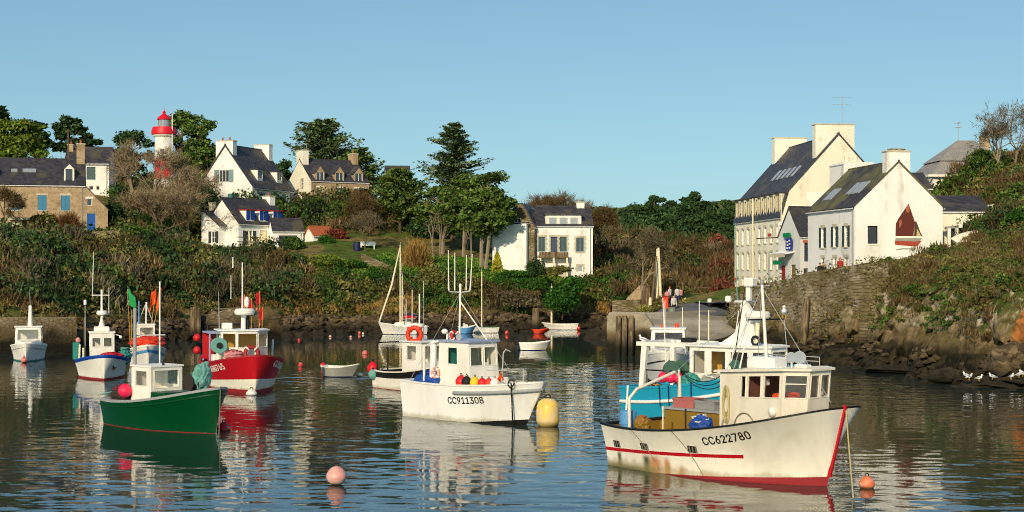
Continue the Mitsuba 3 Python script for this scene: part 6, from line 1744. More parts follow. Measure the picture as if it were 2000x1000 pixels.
for t_, dx in ((0.22, 0.35), (0.44, 0.5)):
    p0, p1 = b.at(t_, float(b.zs(t_)) - 0.02, -1, 0.012), b.at(t_ + 0.11, 0.1, -1, 0.012)
    mids = [b.at(t_ + 0.11 * q, float(b.zs(t_)) * (1 - q) + 0.1 * q, -1, 0.012) for q in np.linspace(0, 1, 8)]
    b.put('side_line', tube(mids, 0.012, 4), 'deck_grey', True)
bow = world(b, (b.L + 0.66, 0.03, 2.32))
k = thing('mooring_line', 'mooring line hanging from the bow of the nearest boat into the water', 'rope')
end = px(1668, 975, 43.6); end[2] = -0.2
rope(k, 'rope', bow, end, 0.05, 0.022)
BOAT_A = b

# ================================================================== CC911308
b = Boat('fishing_boat', 'plain white fishing boat with a two windowed wheelhouse and coloured floats', (-4.05, 69.3), (0.62, 64.5), 2.75, (1.56, 1.52, 1.80), rake=1.0, transom=0.86, fullness=2.8, wl=0.86, bulwark=0.4, tm=0.45, flare=1.2)
b.band('bottom', const(-0.5), lambda t: -0.05 + 0.0 * t + 0.28 * np.clip((t - 0.55) / 0.45, 0, 1), 'black_paint', rows=6)
b.band('hull', lambda t: -0.05 + 0.0 * t + 0.28 * np.clip((t - 0.55) / 0.45, 0, 1), lambda t: b.zs(t), None, n=120, rows=22, color=stained((242, 242, 236), b, dirt=0.26, seed=13, low=0.2))
b.rail('gunwale', 'gloss_white', 0.2, 0.06, off=0.05)
zr_ = lambda t: b.zs(t) - 0.30
tt_ = np.linspace(0.50, 1.0, 40)
for s in (-1, 1):
    b.put('rubbing_tube', tube(b.at(tt_, zr_(tt_), s, 0.04), 0.085, 8), 'grey_paint', True)
b.inside('cool_white', 'grey_paint')
b.text('CC911308', 0.47, lambda t: b.zs(t) - 0.78, 0.28, 'black_paint')
P0 = [(2.1, -0.92), (4.15, -0.88), (4.15, 0.88), (2.1, 0.92)]
P1 = [(2.15, -0.88), (4.0, -0.84), (4.0, 0.84), (2.15, 0.88)]
wh = b.cabin('wheelhouse', P0, 1.1, 3.36, [(0, 0.30, 0.62, 0.58, 0.90), (1, 0.05, 0.47, 0.56, 0.91), (1, 0.53, 0.95, 0.56, 0.91), (2, 0.35, 0.65, 0.58, 0.90)], 'gloss_white', top=P1, frame='gloss_white', roof='roof_blue', roof_over=0.10, roof_t=0.09)
b.put('curtain', box(2.5, 2.55, -0.6, 0.2, 2.2, 3.1), 'teal_paint', parent=wh)
b.put('console', rbox(3.5, 3.95, -0.6, 0.6, 1.2, 2.35, 0.05), 'grey_paint', parent=wh)
b.put('fore_locker', rbox(4.16, 4.75, -0.85, 0.85, 1.1, 1.86, 0.05), 'gloss_white')
mk = b.put('mast', rod((2.5, 0.0, 3.4), (2.55, 0.0, 5.72), 0.05), 'gloss_white', True)
b.put('yoke', tube([(2.5, -0.65, 5.78), (2.5, -0.6, 5.55), (2.55, 0, 5.5), (2.5, 0.6, 5.55), (2.5, 0.65, 5.78)], 0.035, 6), 'gloss_white', True, parent=mk)
b.put('mast_lamp', move(lathe([(0, 0), (0.06, 0), (0.06, 0.16), (0, 0.18)], 10), (2.55, 0, 5.72)), 'gloss_white', True, parent=mk)
b.put('strut', rod((2.55, 0, 5.1), (3.85, 0.4, 3.44), 0.03), 'gloss_white', True, parent=mk)
for x, y, h1, lx in ((2.5, -0.64, 7.35, -0.02), (2.5, -0.28, 7.25, 0.0), (2.5, 0.40, 7.15, 0.02), (2.5, 0.64, 7.2, 0.12)):
    whip(b, (x, y, 5.6), (x, y + lx, h1), 0.032)
b.put('horn', cat(rod((2.25, -0.5, 3.45), (2.25, -0.5, 3.75), 0.05), ball((2.2, -0.6, 3.8), 0.16, 0.14, 0.12)), 'gloss_white', True)
for p, y in (((2.3, -0.35, 3.62), 0), ((3.3, -0.75, 3.60), 0)):
    floodlight(b, None, p, 0.13, -60)
lifebuoy(b, 'orange lifebuoy lying on the roof of the plain white boat', (2.75, -0.5, 3.62), 0.2, 0.06, (0, 1, 0), 70, 'buoy_red')
b.put('aft_frame', tube([(1.4, -1.1, 1.4), (1.35, -1.05, 3.15), (2.2, -0.95, 3.4)], 0.06, 8), 'gloss_white', True)
b.put('aft_post', rod((1.75, -0.9, 1.4), (1.8, -0.9, 3.4), 0.16), 'cool_white', True)
k = b.put('pulpit', cat(tube([(5.75, -0.55, 1.75), (5.85, -0.55, 3.0), (5.95, -0.5, 3.15), (6.0, -0.3, 3.05)], 0.03, 6), tube([(5.2, -0.9, 2.25), (6.0, -0.52, 2.28), (6.5, 0.0, 2.3), (6.0, 0.52, 2.28)], 0.025, 6), rod((6.5, 0, 1.8), (6.5, 0, 2.3), 0.025)), 'steel', True)
heap(b, 'blue_tarpaulin', 'heap of blue net beside the wheelhouse of the plain white boat', (1.35, -0.7, 1.62), (0.95, 0.45, 0.42), 'tarp_blue', 21, 'fishing net', 'blue_paint')
for i, (x, y, r, m_, l) in enumerate(((3.75, -1.05, 0.24, 'buoy_red', 'leftmost red float on the deck of the plain white boat'), (4.05, -1.0, 0.22, 'rubber', 'black float among the coloured floats of the plain white boat'), (4.55, -0.98, 0.22, 'yellow', 'yellow float on the deck of the plain white boat'),
                                      (4.95, -0.93, 0.19, 'buoy_red', 'red float just right of the yellow float'), (5.22, -0.8, 0.18, 'orange_red', 'small red float between the yellow and white floats'), (5.5, -0.72, 0.2, 'gloss_white', 'white float at the bow of the plain white boat'))):
    deck_ball(b, 'deck_float', l, (x, y, 1.72), r, m_)
lifebuoy(b, 'pale red lifebuoy hung by the cabin side of the plain white boat', (2.05, -1.02, 2.0), 0.2, 0.06, (1, 0, 0), 90, 'buoy_pink')
dan_flag(b, 'orange marker cloth on a cane beside the white float', (5.1, -0.3, 1.6), (5.75, -0.6, 2.2), 'cloth_orange', 0.35)
k = thing('mooring_line', 'mooring line with dark loops over the bow of the plain white boat', 'rope')
p = b.line(lambda t: b.zs(t) + 0.08, 0.88, 0.88, -1, 0.05, 2)[0]
rope(k, 'rope', world(b, p), world(b, b.at(0.96, -0.15, -1, 0.3)), 0.0, 0.03, 'rubber')
part(k, 'loop', move(turn(torus(0.17, 0.03, 16, 6), (1, 0, 0), 75), p), 'net_dark', b.f, True)
BOAT_B = b

# ================================================================== boat behind it, with black topside
b = Boat('fishing_boat', 'black topped white boat with a red float ring partly hidden behind the plain white boat', (-6.9, 85.5), (-2.6, 80.2), 2.6, (0.95, 1.0, 1.75), rake=0.7, transom=0.8, fullness=2.4, tm=0.42)
mid_ = lambda t: b.zs(t) * 0.66
b.band('bottom', const(-0.5), const(0.02), 'dull_red', rows=5)
b.band('hull', const(0.02), mid_, None, n=80, rows=12, color=stained((238, 234, 220), b, dirt=0.3, seed=17, low=0.2))
b.band('topside', mid_, lambda t: b.zs(t), 'black_paint', n=60, rows=5)
b.rail('gunwale', 'old_white', 0.12, 0.07, off=0.03)
b.inside('black_paint', 'deck_grey')
P0 = [(2.5, -0.8), (4.2, -0.75), (4.2, 0.75), (2.5, 0.8)]
wh = b.cabin('wheelhouse', P0, 0.7, 2.62, [(1, 0.06, 0.46, 0.45, 0.9), (1, 0.54, 0.94, 0.45, 0.9), (0, 0.25, 0.75, 0.5, 0.9), (2, 0.25, 0.75, 0.5, 0.9)], 'gloss_white', frame='gloss_white', roof='cool_white')
mk = b.put('mast', rod((3.0, 0, 2.66), (3.0, 0, 5.2), 0.04), 'gloss_white', True)
radar(b, (3.1, -0.2, 3.35), 0.36, 0.24)
b.put('radar_post', rod((3.1, -0.2, 2.66), (3.1, -0.2, 3.3), 0.06), 'black_paint', True)
whip(b, (2.7, 0.5, 2.66), (2.7, 0.5, 5.9), 0.025)
whip(b, (2.6, -0.6, 2.66), (2.6, -0.6, 4.9), 0.025)
b.put('frame', cat(tube([(0.4, -1.0, 0.9), (0.4, -1.0, 2.5), (0.4, 1.0, 2.5), (0.4, 1.0, 0.9)], 0.05), tube([(1.5, -1.05, 0.9), (1.5, -1.05, 2.3)], 0.04)), 'black_paint', True)
lifebuoy(b, 'big red float ring hanging above the wheelhouse of the black topped boat', (3.3, -0.55, 3.02), 0.37, 0.13, (1, 0, 0), 90, 'orange_red', yaw=38, second='orange_red')
for i, (x, y, z, r, m_, l) in enumerate(((-0.15, -0.9, 1.05, 0.34, 'buoy_red', 'large red fender hanging at the stern of the black topped boat'), (0.2, -1.15, 0.75, 0.26, 'pale_teal', 'pale green fender below the large red one at the stern'), (-0.25, -0.75, 0.65, 0.2, 'gloss_white', 'white fender at the stern of the black topped boat'))):
    deck_ball(b, 'hanging_fender', l, (x, y, z), r, m_)

# ================================================================== green boat
b = Boat('fishing_boat', 'dark green wooden boat with a white rail and a white cabin', (-16.6, 65.6), (-11.75, 60.9), 3.0, (1.0, 1.12, 1.78), rake=0.35, transom=0.7, fullness=2.7, wl=0.8, bulwark=0.42, tm=0.42, flare=1.3)
b.band('bottom', const(-0.45), const(0.02), 'dull_red', rows=5)
b.band('hull', const(0.02), lambda t: b.zs(t), 'green_paint', n=80, rows=14)
b.rail('gunwale', 'grey_paint', 0.2, 0.10, off=0.03, label='pale grey rail')
b.rail('rubbing_strake', 'green_paint', 0.08, 0.06, zf=lambda t: b.zs(t) - 0.2, off=0.05)
b.inside('cool_white', 'deck_grey')
P0 = [(1.9, -0.78), (3.3, -0.75), (3.3, 0.75), (1.9, 0.78)]
wh = b.cabin('cabin', P0, 1.2, 2.50, [(1, 0.10, 0.90, 0.34, 0.90), (0, 0.2, 0.8, 0.4, 0.88), (2, 0.2, 0.8, 0.4, 0.88)], 'gloss_white', frame='gloss_white', roof='gloss_white', roof_over=0.05)
b.put('cabin_base', rbox(3.31, 4.3, -0.8, 0.8, 0.8, 1.52, 0.04), 'green_paint')
b.put('cabin_skirt', rbox(1.85, 3.30, -0.8, 0.8, 0.75, 1.195, 0.03), 'gloss_white')
b.put('cabin_lamp', cat(move(lathe([(0, 0), (0.06, 0), (0.05, 0.12), (0, 0.14)], 10), (3.2, -0.1, 2.57))), 'black_paint', True)
k = b.put('mast', rod((1.7, -0.5, 1.0), (1.7, -0.5, 4.9), 0.08, 0.07), 'grey_paint', True)
b.put('yard', rod((1.6, -0.5, 3.75), (1.8, 0.9, 3.75), 0.025), 'gloss_white', True, parent=k)
b.put('mast', rod((1.4, 0.9, 1.0), (1.4, 0.9, 6.0), 0.035), 'gloss_white', True)
deck_ball(b, 'pink_float', 'bright pink float on the stern deck of the green boat', (1.75, -1.0, 1.5), 0.29, 'pink', h=0.58)
heap(b, 'net_heap', 'dark net heap in the stern of the green boat', (0.75, -0.4, 1.15), (0.7, 0.6, 0.45), 'net_dark', 31, 'fishing net', 'dull_red')
heap(b, 'net_heap', 'grey and white ropes heaped before the cabin of the green boat', (1.35, 0.2, 1.55), (0.45, 0.45, 0.5), 'mural_grey', 32, 'fishing net', 'gloss_white')
k = thing('net_hauler', 'pale teal net hauler wheel at the bow of the green boat', 'net hauler')
part(k, 'apron', turn(lump((0, 0, 0), 0.3, 0.42, 0.62, 15, 0.5, 4, 2.2), (0, 1, 0), 14, (5.75, 0.05, 2.15)), 'pale_teal', b.f, 50)
part(k, 'wheel', move(turn(lathe([(0, -0.14), (0.34, -0.14), (0.24, -0.04), (0.24, 0.04), (0.34, 0.14), (0, 0.14)], 20), (1, 0, 0), 90), (5.6, -0.35, 2.0)), 'net_dark', b.f, 40)
heap(b, 'net_heap', 'dark green net bundled on the bow of the green boat', (5.35, 0.05, 2.0), (0.45, 0.42, 0.4), 'net_green', 33, 'fishing net', 'net_dark')
k = thing('oar_board', 'pale green plank sticking out over the stern of the green boat', 'plank')
part(k, 'board', hullpts([(-0.9, -0.6, 1.15), (-0.9, -0.35, 1.15), (0.5, -0.75, 1.35), (0.5, -0.5, 1.35), (-0.9, -0.6, 1.2), (-0.9, -0.35, 1.2), (0.5, -0.75, 1.4), (0.5, -0.5, 1.4)]), 'pale_teal', b.f)
k = thing('mooring_line', 'mooring line dropping from the bow of the green boat', 'rope')
rope(k, 'rope', world(b, (b.L + 0.36, -0.03, 1.75)), world(b, (b.L + 0.5, -0.2, -0.2)), 0.0, 0.02, 'deck_grey')

# ================================================================== red and white trawler
b = Boat('trawler', 'red and white trawler facing the viewer with a rounded white wheelhouse', (-16.2, 87.8), (-13.45, 80.4), 4.2, (1.6, 1.4, 2.0), rake=0.6, transom=0.7, fullness=2.9, wl=0.82, bulwark=0.5, tm=0.45, flare=1.2)
zw = lambda t: 0.40 + 0.40 * np.asarray(t, float) ** 1.5
b.band('bottom', const(-0.5), const(0.20), 'dull_red', rows=6)
b.band('hull', const(0.20), zw, None, n=80, rows=10, color=stained((238, 234, 216), b, dirt=0.35, seed=23, low=0.3))
b.band('topside', zw, lambda t: b.zs(t), 'red_paint', n=70, rows=10, label='bright red upper hull')
b.rail('gunwale', 'dull_red', 0.14, 0.09, off=0.04)
b.inside('red_paint', 'deck_grey')
b.text('CC680765', 0.60, lambda t: b.zs(t) - 0.50, 0.30, 'gloss_white', side=-1)
b.text('CC680765', 0.965, lambda t: b.zs(t) - 0.50, 0.30, 'gloss_white', side=1)
an = [math.radians(a) for a in (-62, -22, 22, 62)]
P0 = [(3.3, -1.25), (5.0, -1.25), (5.65, -0.75), (5.95, -0.30), (5.95, 0.30), (5.65, 0.75), (5.0, 1.25), (3.3, 1.25)]
P0 = [(3.3, -1.25), (5.0, -1.25), (5.75, -0.55), (5.75, 0.55), (5.0, 1.25), (3.3, 1.25)]
wh = b.cabin('wheelhouse', P0, 1.2, 3.2, [(0, 0.62, 0.92, 0.56, 0.94), (1, 0.08, 0.92, 0.56, 0.94), (2, 0.04, 0.96, 0.56, 0.94), (3, 0.08, 0.92, 0.56, 0.94), (4, 0.08, 0.4, 0.56, 0.94), (5, 0.3, 0.7, 0.1, 0.9)], 'gloss_white', frame='gloss_white', roof='cool_white', roof_over=0.12)
b.put('curtain', box(3.6, 3.65, -0.9, 0.9, 2.0, 3.0), 'cane_yellow', parent=wh)
b.put('side_shelter', cat(box(2.2, 4.6, -1.85, -1.25, 3.05, 3.12), rod((4.5, -1.8, 1.6), (4.5, -1.8, 3.05), 0.05), rod((2.3, -1.8, 1.5), (2.3, -1.8, 3.05), 0.05)), 'roof_blue', label='pale blue side shelter roof')
b.put('shelter_panel', box(2.3, 2.36, -1.85, -1.25, 1.6, 3.05), 'red_paint')
k = thing('net_hauler', 'pale teal net hauler on the side deck of the red trawler', 'net hauler')
part(k, 'drum', move(turn(lathe([(0, -0.2), (0.42, -0.2), (0.42, -0.14), (0.2, -0.08), (0.2, 0.08), (0.42, 0.14), (0.42, 0.2), (0, 0.2)], 20), (0, 1, 0), 90), (5.35, -1.45, 2.45)), 'pale_teal', b.f, 40)
part(k, 'hub', move(turn(lathe([(0, 0), (0.17, 0), (0.15, 0.08), (0, 0.09)], 14), (0, 1, 0), 90), (5.56, -1.45, 2.45)), 'rubber', b.f, 40)
part(k, 'stand', rod((5.3, -1.45, 1.5), (5.3, -1.45, 2.1), 0.07), 'gloss_white', b.f)
mk = b.put('mast', rod((4.3, 0.0, 3.25), (4.3, 0.0, 6.9), 0.05, 0.035), 'gloss_white', True)
b.put('radar_post', rod((4.6, 0.0, 3.25), (4.6, 0.0, 4.0), 0.14), 'gloss_white', True)
radar(b, (4.7, 0.05, 4.05), 0.55, 0.34)
b.put('mast_bracket', rod((4.5, 0.25, 3.25), (4.5, 0.25, 4.3), 0.09), 'black_paint', True)
b.put('siren', ball((4.5, 0.2, 4.75), 0.14, 0.14, 0.3), 'gloss_white', True)
whip(b, (3.4, -1.1, 3.25), (3.4, -1.15, 5.3), 0.035, 'grey_paint')
whip(b, (3.6, -0.5, 4.9), (3.6, -0.5, 6.2), 0.025)
whip(b, (4.2, -0.5, 6.6), (4.2, -0.5, 7.2), 0.05)
b.put('roof_box', rbox(3.5, 4.1, -1.0, -0.5, 3.28, 3.6, 0.04), 'gloss_white')
b.put('stern_gantry', cat(tube([(0.6, -1.3, 1.5), (0.6, -1.3, 3.4), (0.6, 1.3, 3.4), (0.6, 1.3, 1.5)], 0.07), tube([(1.2, 1.75, 1.4), (1.2, 1.8, 3.2)], 0.06)), 'black_paint', True)
b.put('side_locker', rbox(4.6, 5.3, -1.75, -1.3, 1.4, 1.95, 0.04), 'gloss_white')
lifebuoy(b, 'red and white lifebuoy on the foredeck of the red trawler', (6.2, 0.15, 2.05), 0.34, 0.11, (0, 1, 0), 72, 'dull_red')
heap(b, 'net_heap', 'pinkish rope heap on the foredeck of the red trawler', (5.9, -0.75, 1.98), (0.4, 0.5, 0.25), 'cloth_pink', 41, 'fishing net', 'dull_red')
for i, (x, y, h_, l) in enumerate(((1.0, 0.7, 5.1, 'leftmost red marker flag on the stern of the red trawler'), (1.0, 1.1, 4.9, 'middle red marker flag on the stern of the red trawler'), (1.0, 1.55, 5.3, 'tallest red marker flag on the stern of the red trawler'), (1.1, 1.7, 4.4, 'lowest red marker flag at the right of the red trawler'))):
    dan_flag(b, l, (x, y, 1.2), (x, y + 0.02, h_), 'red_paint', 0.55, lean=(0.0, -0.35))
b.put('side_net', lump((1.0, 1.0, 4.05), 0.3, 0.55, 0.14, 5, 0.3, 3), 'net_green', True)
for z_, l in ((2.9, 'upper red float stack at the left of the trawler'), (2.2, 'lower red float at the left of the trawler')):
    deck_ball(b, 'hanging_fender', l, (2.0, -2.1, z_ - 0.15), 0.2, 'buoy_red')
b.put('white_pole', rod((2.5, 1.95, 0.4), (2.5, 2.05, 2.6), 0.06), 'gloss_white', True)
float_buoy('mooring_buoy', 'white ball buoy floating at the bow of the red trawler', 491, 769, 79.6, 22, 'gloss_white', 18)

# ================================================================== white boat with a blue rail
b = Boat('fishing_boat', 'white fishing boat with a blue rail and small square windows facing the viewer', (-26.0, 96.8), (-24.0, 90.4), 3.15, (0.95, 0.95, 1.45), rake=0.4, transom=0.7, fullness=2.8, wl=0.86, bulwark=0.4, tm=0.45)
b.band('bottom', const(-0.5), const(0.10), 'dull_red', rows=5)
b.band('hull', const(0.10), lambda t: b.zs(t) - 0.12, None, n=80, rows=14, color=stained((240, 238, 228), b, dirt=0.3, seed=27, low=0.2))
b.band('rail_stripe', lambda t: b.zs(t) - 0.12, lambda t: b.zs(t), 'blue_paint', n=60, rows=3)
b.rail('gunwale', 'blue_paint', 0.12, 0.08, off=0.03)
b.inside('sky_blue', 'deck_grey')
P0 = [(2.6, -0.72), (4.2, -0.70), (4.2, 0.70), (2.6, 0.72)]
wh = b.cabin('wheelhouse', P0, 0.6, 2.68, [(1, 0.08, 0.42, 0.60, 0.86), (1, 0.56, 0.90, 0.60, 0.86), (0, 0.3, 0.7, 0.6, 0.86), (2, 0.3, 0.7, 0.6, 0.86)], 'gloss_white', frame='cool_white', roof='gloss_white', roof_over=0.06)
b.put('roof_step', rbox(2.9, 3.9, -0.45, 0.45, 2.76, 3.05, 0.05), 'gloss_white')
mk = b.put('mast', cat(tube([(3.4, 0, 3.05), (3.4, 0, 3.5), (3.4, 0, 5.3)], [0.2, 0.08, 0.06], 10)), 'gloss_white', True)
radar(b, (3.45, 0.02, 3.75), 0.33, 0.26)
b.put('yard', rod((3.4, -0.55, 4.95), (3.4, 0.45, 4.95), 0.03), 'gloss_white', True, parent=mk)
whip(b, (3.4, -0.55, 4.9), (3.4, -0.48, 7.6), 0.03)
whip(b, (3.4, 0.42, 3.8), (3.4, 0.42, 5.4), 0.025)
b.put('lamp', move(lathe([(0, 0), (0.09, 0), (0.09, 0.3), (0, 0.32)], 10), (2.6, -0.95, 4.35)), 'gloss_white', True)
b.put('lamp_pole', rod((2.6, -0.95, 1.0), (2.6, -0.95, 4.35), 0.025), 'grey_paint', True)
b.put('side_lamp', cat(rod((4.0, 0.7, 2.6), (4.1, 1.05, 2.5), 0.03), ball((4.1, 1.08, 2.42), 0.1)), 'gloss_white', True)
heap(b, 'red_cover', 'bright red cover lying over the bow rail of the blue railed boat', (5.95, 0.42, 1.42), (0.42, 0.72, 0.16), 'red_paint', 51, 'cover', 'red_paint')
k = thing('anchor', 'dark anchor hanging from the bow of the blue railed boat', 'anchor')
part(k, 'shank', rod((6.75, 0.1, 1.35), (6.35, 0.55, 0.7), 0.07), 'rubber', b.f, True)
part(k, 'fluke', hullpts([(6.35, 0.4, 0.72), (6.35, 0.75, 0.75), (6.4, 0.55, 0.5), (6.3, 0.55, 0.74)]), 'rubber', b.f)
k = b.put('hauler', cat(box(3.2, 3.9, -1.7, -1.3, 1.1, 2.1)), 'teal_paint', label='teal hauler housing at the left side')
b.put('hauler_arm', cat(rod((4.0, -1.35, 0.9), (4.0, -1.3, 2.0), 0.06), rod((4.0, -1.1, 0.9), (4.0, -1.1, 1.8), 0.06)), 'cream_paint', True)
deck_ball(b, 'hanging_fender', 'white and red fender on the left side of the blue railed boat', (3.6, -1.4, 2.25), 0.15, 'cloth_pink')
heap(b, 'net_heap', 'green net draped over the right side of the blue railed boat', (4.0, 1.35, 1.25), (0.9, 0.35, 0.5), 'teal_paint', 52, 'fishing net', 'pale_teal')

# ================================================================== orange covered boat behind the green one
b = Boat('fishing_boat', 'small white and blue boat with a bright orange covered bow and marker flags', (-25.6, 107.0), (-24.0, 101.4), 2.5, (1.0, 1.0, 1.5), rake=0.4, transom=0.7, fullness=2.6, tm=0.45)
b.band('bottom', const(-0.45), const(0.1), 'dull_red', rows=4)
b.band('hull', const(0.1), lambda t: b.zs(t) - 0.45, None, n=50, rows=8, color=stained((236, 234, 226), b, dirt=0.3, seed=29, low=0.2))
b.band('middle_stripe', lambda t: b.zs(t) - 0.45, lambda t: b.zs(t) - 0.25, 'sky_blue', n=50, rows=3)
b.band('topside', lambda t: b.zs(t) - 0.25, lambda t: b.zs(t), 'gloss_white', n=50, rows=3)
b.rail('gunwale', 'gloss_white', 0.12, 0.08, off=0.03)
b.inside('sky_blue', 'deck_grey')
P0 = [(1.8, -0.6), (3.0, -0.55), (3.0, 0.55), (1.8, 0.6)]
b.cabin('wheelhouse', P0, 0.6, 2.75, [(1, 0.1, 0.9, 0.6, 0.93), (0, 0.3, 0.7, 0.6, 0.9), (2, 0.3, 0.7, 0.6, 0.9)], 'gloss_white', frame='gloss_white', roof='gloss_white', roof_over=0.04)
b.put('mast', tube([(2.4, 0, 2.8), (2.4, 0.02, 4.3)], 0.06), 'gloss_white', True)
for a in (-0.35, 0.3): b.put('mast_stay', rod((2.4, 0, 4.2), (2.4, a * 1.6, 2.85), 0.03), 'steel')
heap(b, 'orange_cover', 'bright orange cover spread over the bow of the small boat behind the green one', (4.4, 0.0, 1.62), (1.1, 1.15, 0.42), 'orange_red', 61, 'cover', 'orange_red')
dan_flag(b, 'green marker flag standing behind the white boat with the blue rail', (2.9, -1.05, 1.3), (2.7, -1.25, 5.2), 'flag_green', 0.75, lean=(0.1, 0.6))
dan_flag(b, 'bright orange marker flag blowing above the small orange covered boat', (2.6, 0.35, 1.6), (2.6, 0.95, 5.3), 'cloth_orange', 0.95, lean=(0.1, -0.1))
dan_flag(b, 'second orange marker flag hanging beside the first', (2.5, 0.2, 1.6), (2.6, 0.65, 5.2), 'cloth_orange', 0.8, lean=(0.1, -0.45))
whip(b, (3.0, -0.95, 1.0), (2.95, -1.0, 3.8), 0.03, 'cane_yellow')
whip(b, (2.6, -0.5, 1.0), (2.6, -0.48, 4.4), 0.07, 'sky_blue')

# ================================================================== small white motor boat at the left edge
b = Boat('motor_boat', 'small white motor boat with one wide windscreen at the left edge', (-35.7, 114.0), (-34.3, 108.4), 2.45, (0.95, 0.95, 1.3), rake=0.5, transom=0.8, fullness=2.7, bulwark=0.3, category='motor boat')
b.band('bottom', const(-0.45), const(0.08), 'teal_paint', rows=4)
b.band('hull', const(0.08), lambda t: b.zs(t), None, n=60, rows=10, color=stained((240, 238, 230), b, dirt=0.25, seed=31, low=0.15))
b.rail('gunwale', 'gloss_white', 0.14, 0.08, off=0.04)
b.rail('rubbing_strake', 'grey_paint', 0.06, 0.06, zf=lambda t: b.zs(t) - 0.3, off=0.04, transom=False)
b.inside('gloss_white', 'cool_white')
P0 = [(1.8, -0.95), (3.6, -0.92), (3.6, 0.92), (1.8, 0.95)]
P1 = [(1.9, -0.90), (3.3, -0.86), (3.3, 0.86), (1.9, 0.90)]
b.cabin('cabin', P0, 0.75, 2.35, [(1, 0.08, 0.92, 0.45, 0.9), (0, 0.3, 0.85, 0.45, 0.9), (2, 0.15, 0.7, 0.45, 0.9)], 'gloss_white', top=P1, frame='gloss_white', roof='gloss_white', roof_over=0.1)
b.put('fore_cabin', hullpts([(3.6, -0.85, 0.9), (3.6, 0.85, 0.9), (5.0, -0.4, 1.1), (5.0, 0.4, 1.1), (3.6, -0.8, 1.45), (3.6, 0.8, 1.45), (4.9, -0.3, 1.35), (4.9, 0.3, 1.35)]), 'gloss_white')
b.put('mast', tube([(2.5, 0.1, 2.4), (2.5, 0.1, 3.9)], [0.2, 0.12], 8), 'gloss_white', True)
whip(b, (2.5, 0.1, 3.9), (2.5, 0.05, 5.1), 0.025, 'grey_paint')
float_buoy('bow_buoy', 'red ball buoy at the bow of the small motor boat at the left edge', 47, 703, 107.4, 13, 'buoy_red', 12)

# ================================================================== turquoise boat behind the nearest one
b = Boat('trawler', 'turquoise trawler with a white wheelhouse and gantry behind the nearest white boat', (5.3, 62.1), (10.35, 57.9), 3.5, (1.80, 2.05, 2.95), rake=0.8, transom=0.8, fullness=2.6, bulwark=0.6)
b.band('bottom', const(-0.5), const(0.1), 'dull_red', rows=4)
zl = lambda t: b.zs(t) - 0.42
b.band('hull', const(0.1), lambda t: b.zs(t), 'turquoise', n=90, rows=12)
for s in (-1, 1):
    tt_ = np.linspace(0.0, 0.98, 50)
    b.put('rubbing_strake', tube(b.at(tt_, b.zs(tt_) - 0.52, s, 0.03), 0.07, 8), 'gloss_white', True)
b.rail('gunwale', 'turquoise', 0.16, 0.09, off=0.04)
b.inside('turquoise', 'deck_grey')
for t_ in (0.30, 0.36, 0.42, 0.5):
    b.put('fender_line', rod(b.at(t_, float(b.zs(t_)) + 0.1, -1, 0.09), b.at(t_, float(b.zs(t_)) - 0.7, -1, 0.1), 0.02), 'navy', True)
P0 = [(2.95, -1.1), (5.65, -1.1), (6.25, -0.6), (6.25, 0.6), (5.65, 1.1), (2.95, 1.1)]
wh = b.cabin('wheelhouse', P0, 1.4, 3.55, [(0, 0.06, 0.26, 0.52, 0.93), (0, 0.36, 0.60, 0.5, 0.93), (0, 0.68, 0.96, 0.5, 0.93), (1, 0.1, 0.9, 0.5, 0.93), (2, 0.06, 0.94, 0.5, 0.93), (3, 0.1, 0.9, 0.5, 0.93), (4, 0.1, 0.9, 0.5, 0.93)], 'gloss_white', frame='gloss_white', roof='gloss_white', roof_over=0.12)
b.put('curtain', box(3.05, 3.65, 0.1, 0.15, 2.0, 3.3), 'cane_yellow', parent=wh)
b.put('console', rbox(5.25, 5.95, -0.7, 0.7, 1.5, 2.75, 0.04), 'mural_grey', parent=wh)
k = b.put('aft_gantry', cat(box(0.5, 2.8, -1.2, -1.0, 3.50, 3.66), box(0.5, 2.8, 1.0, 1.2, 3.50, 3.66), box(0.5, 0.7, -1.0, 1.0, 3.50, 3.66)), 'gloss_white')
b.put('gantry_leg', hullpts([(0.75, -1.2, 3.5), (1.0, -1.2, 3.5), (0.75, -1.05, 3.5), (1.0, -1.05, 3.5), (0.6, -1.2, 1.6), (0.8, -1.2, 1.6), (0.6, -1.05, 1.6), (0.8, -1.05, 1.6)]), 'gloss_white', parent=k)
b.put('gantry_leg', box(0.6, 0.8, 1.05, 1.2, 1.5, 3.5), 'gloss_white', parent=k)
b.put('gantry_rail', rod((0.85, -1.1, 2.55), (2.9, -1.1, 2.55), 0.03), 'black_paint', True, parent=k)
prof = [(x - 0.95, z) for x, z in [(4.6, 3.62), (6.35, 3.62), (6.2, 4.1), (6.05, 4.9), (5.75, 5.3), (5.55, 5.3), (5.6, 4.7), (5.35, 4.1), (5.0, 3.85)]]
fin = man_extrude_y(prof, -0.12, 0.12)
b.put('mast_fin', fin, 'gloss_white', label='curved white mast fin')
b.put('fin_crossarm', rod((4.65, -0.55, 5.28), (4.8, 0.55, 5.28), 0.05), 'gloss_white', True)
radar(b, (5.4, -0.15, 4.62), 0.48, 0.30)
b.put('radar_post', rod((5.35, -0.1, 3.65), (5.4, -0.15, 4.5), 0.08), 'cream_paint', True)
b.put('searchlight', rbox(4.77, 5.2, -0.2, 0.2, 5.85, 6.2, 0.05), 'gloss_white')
b.put('searchlight_post', rbox(4.83, 5.03, -0.1, 0.1, 5.3, 5.85, 0.03), 'gloss_white')
b.put('lamp', rbox(4.2, 4.43, -0.6, -0.4, 5.25, 5.5, 0.05), 'gloss_white')
b.put('horn', cat(move(turn(torus(0.16, 0.05, 16, 6), (1, 0, 0), 90), (5.4, -0.3, 3.8))), 'rubber', True)
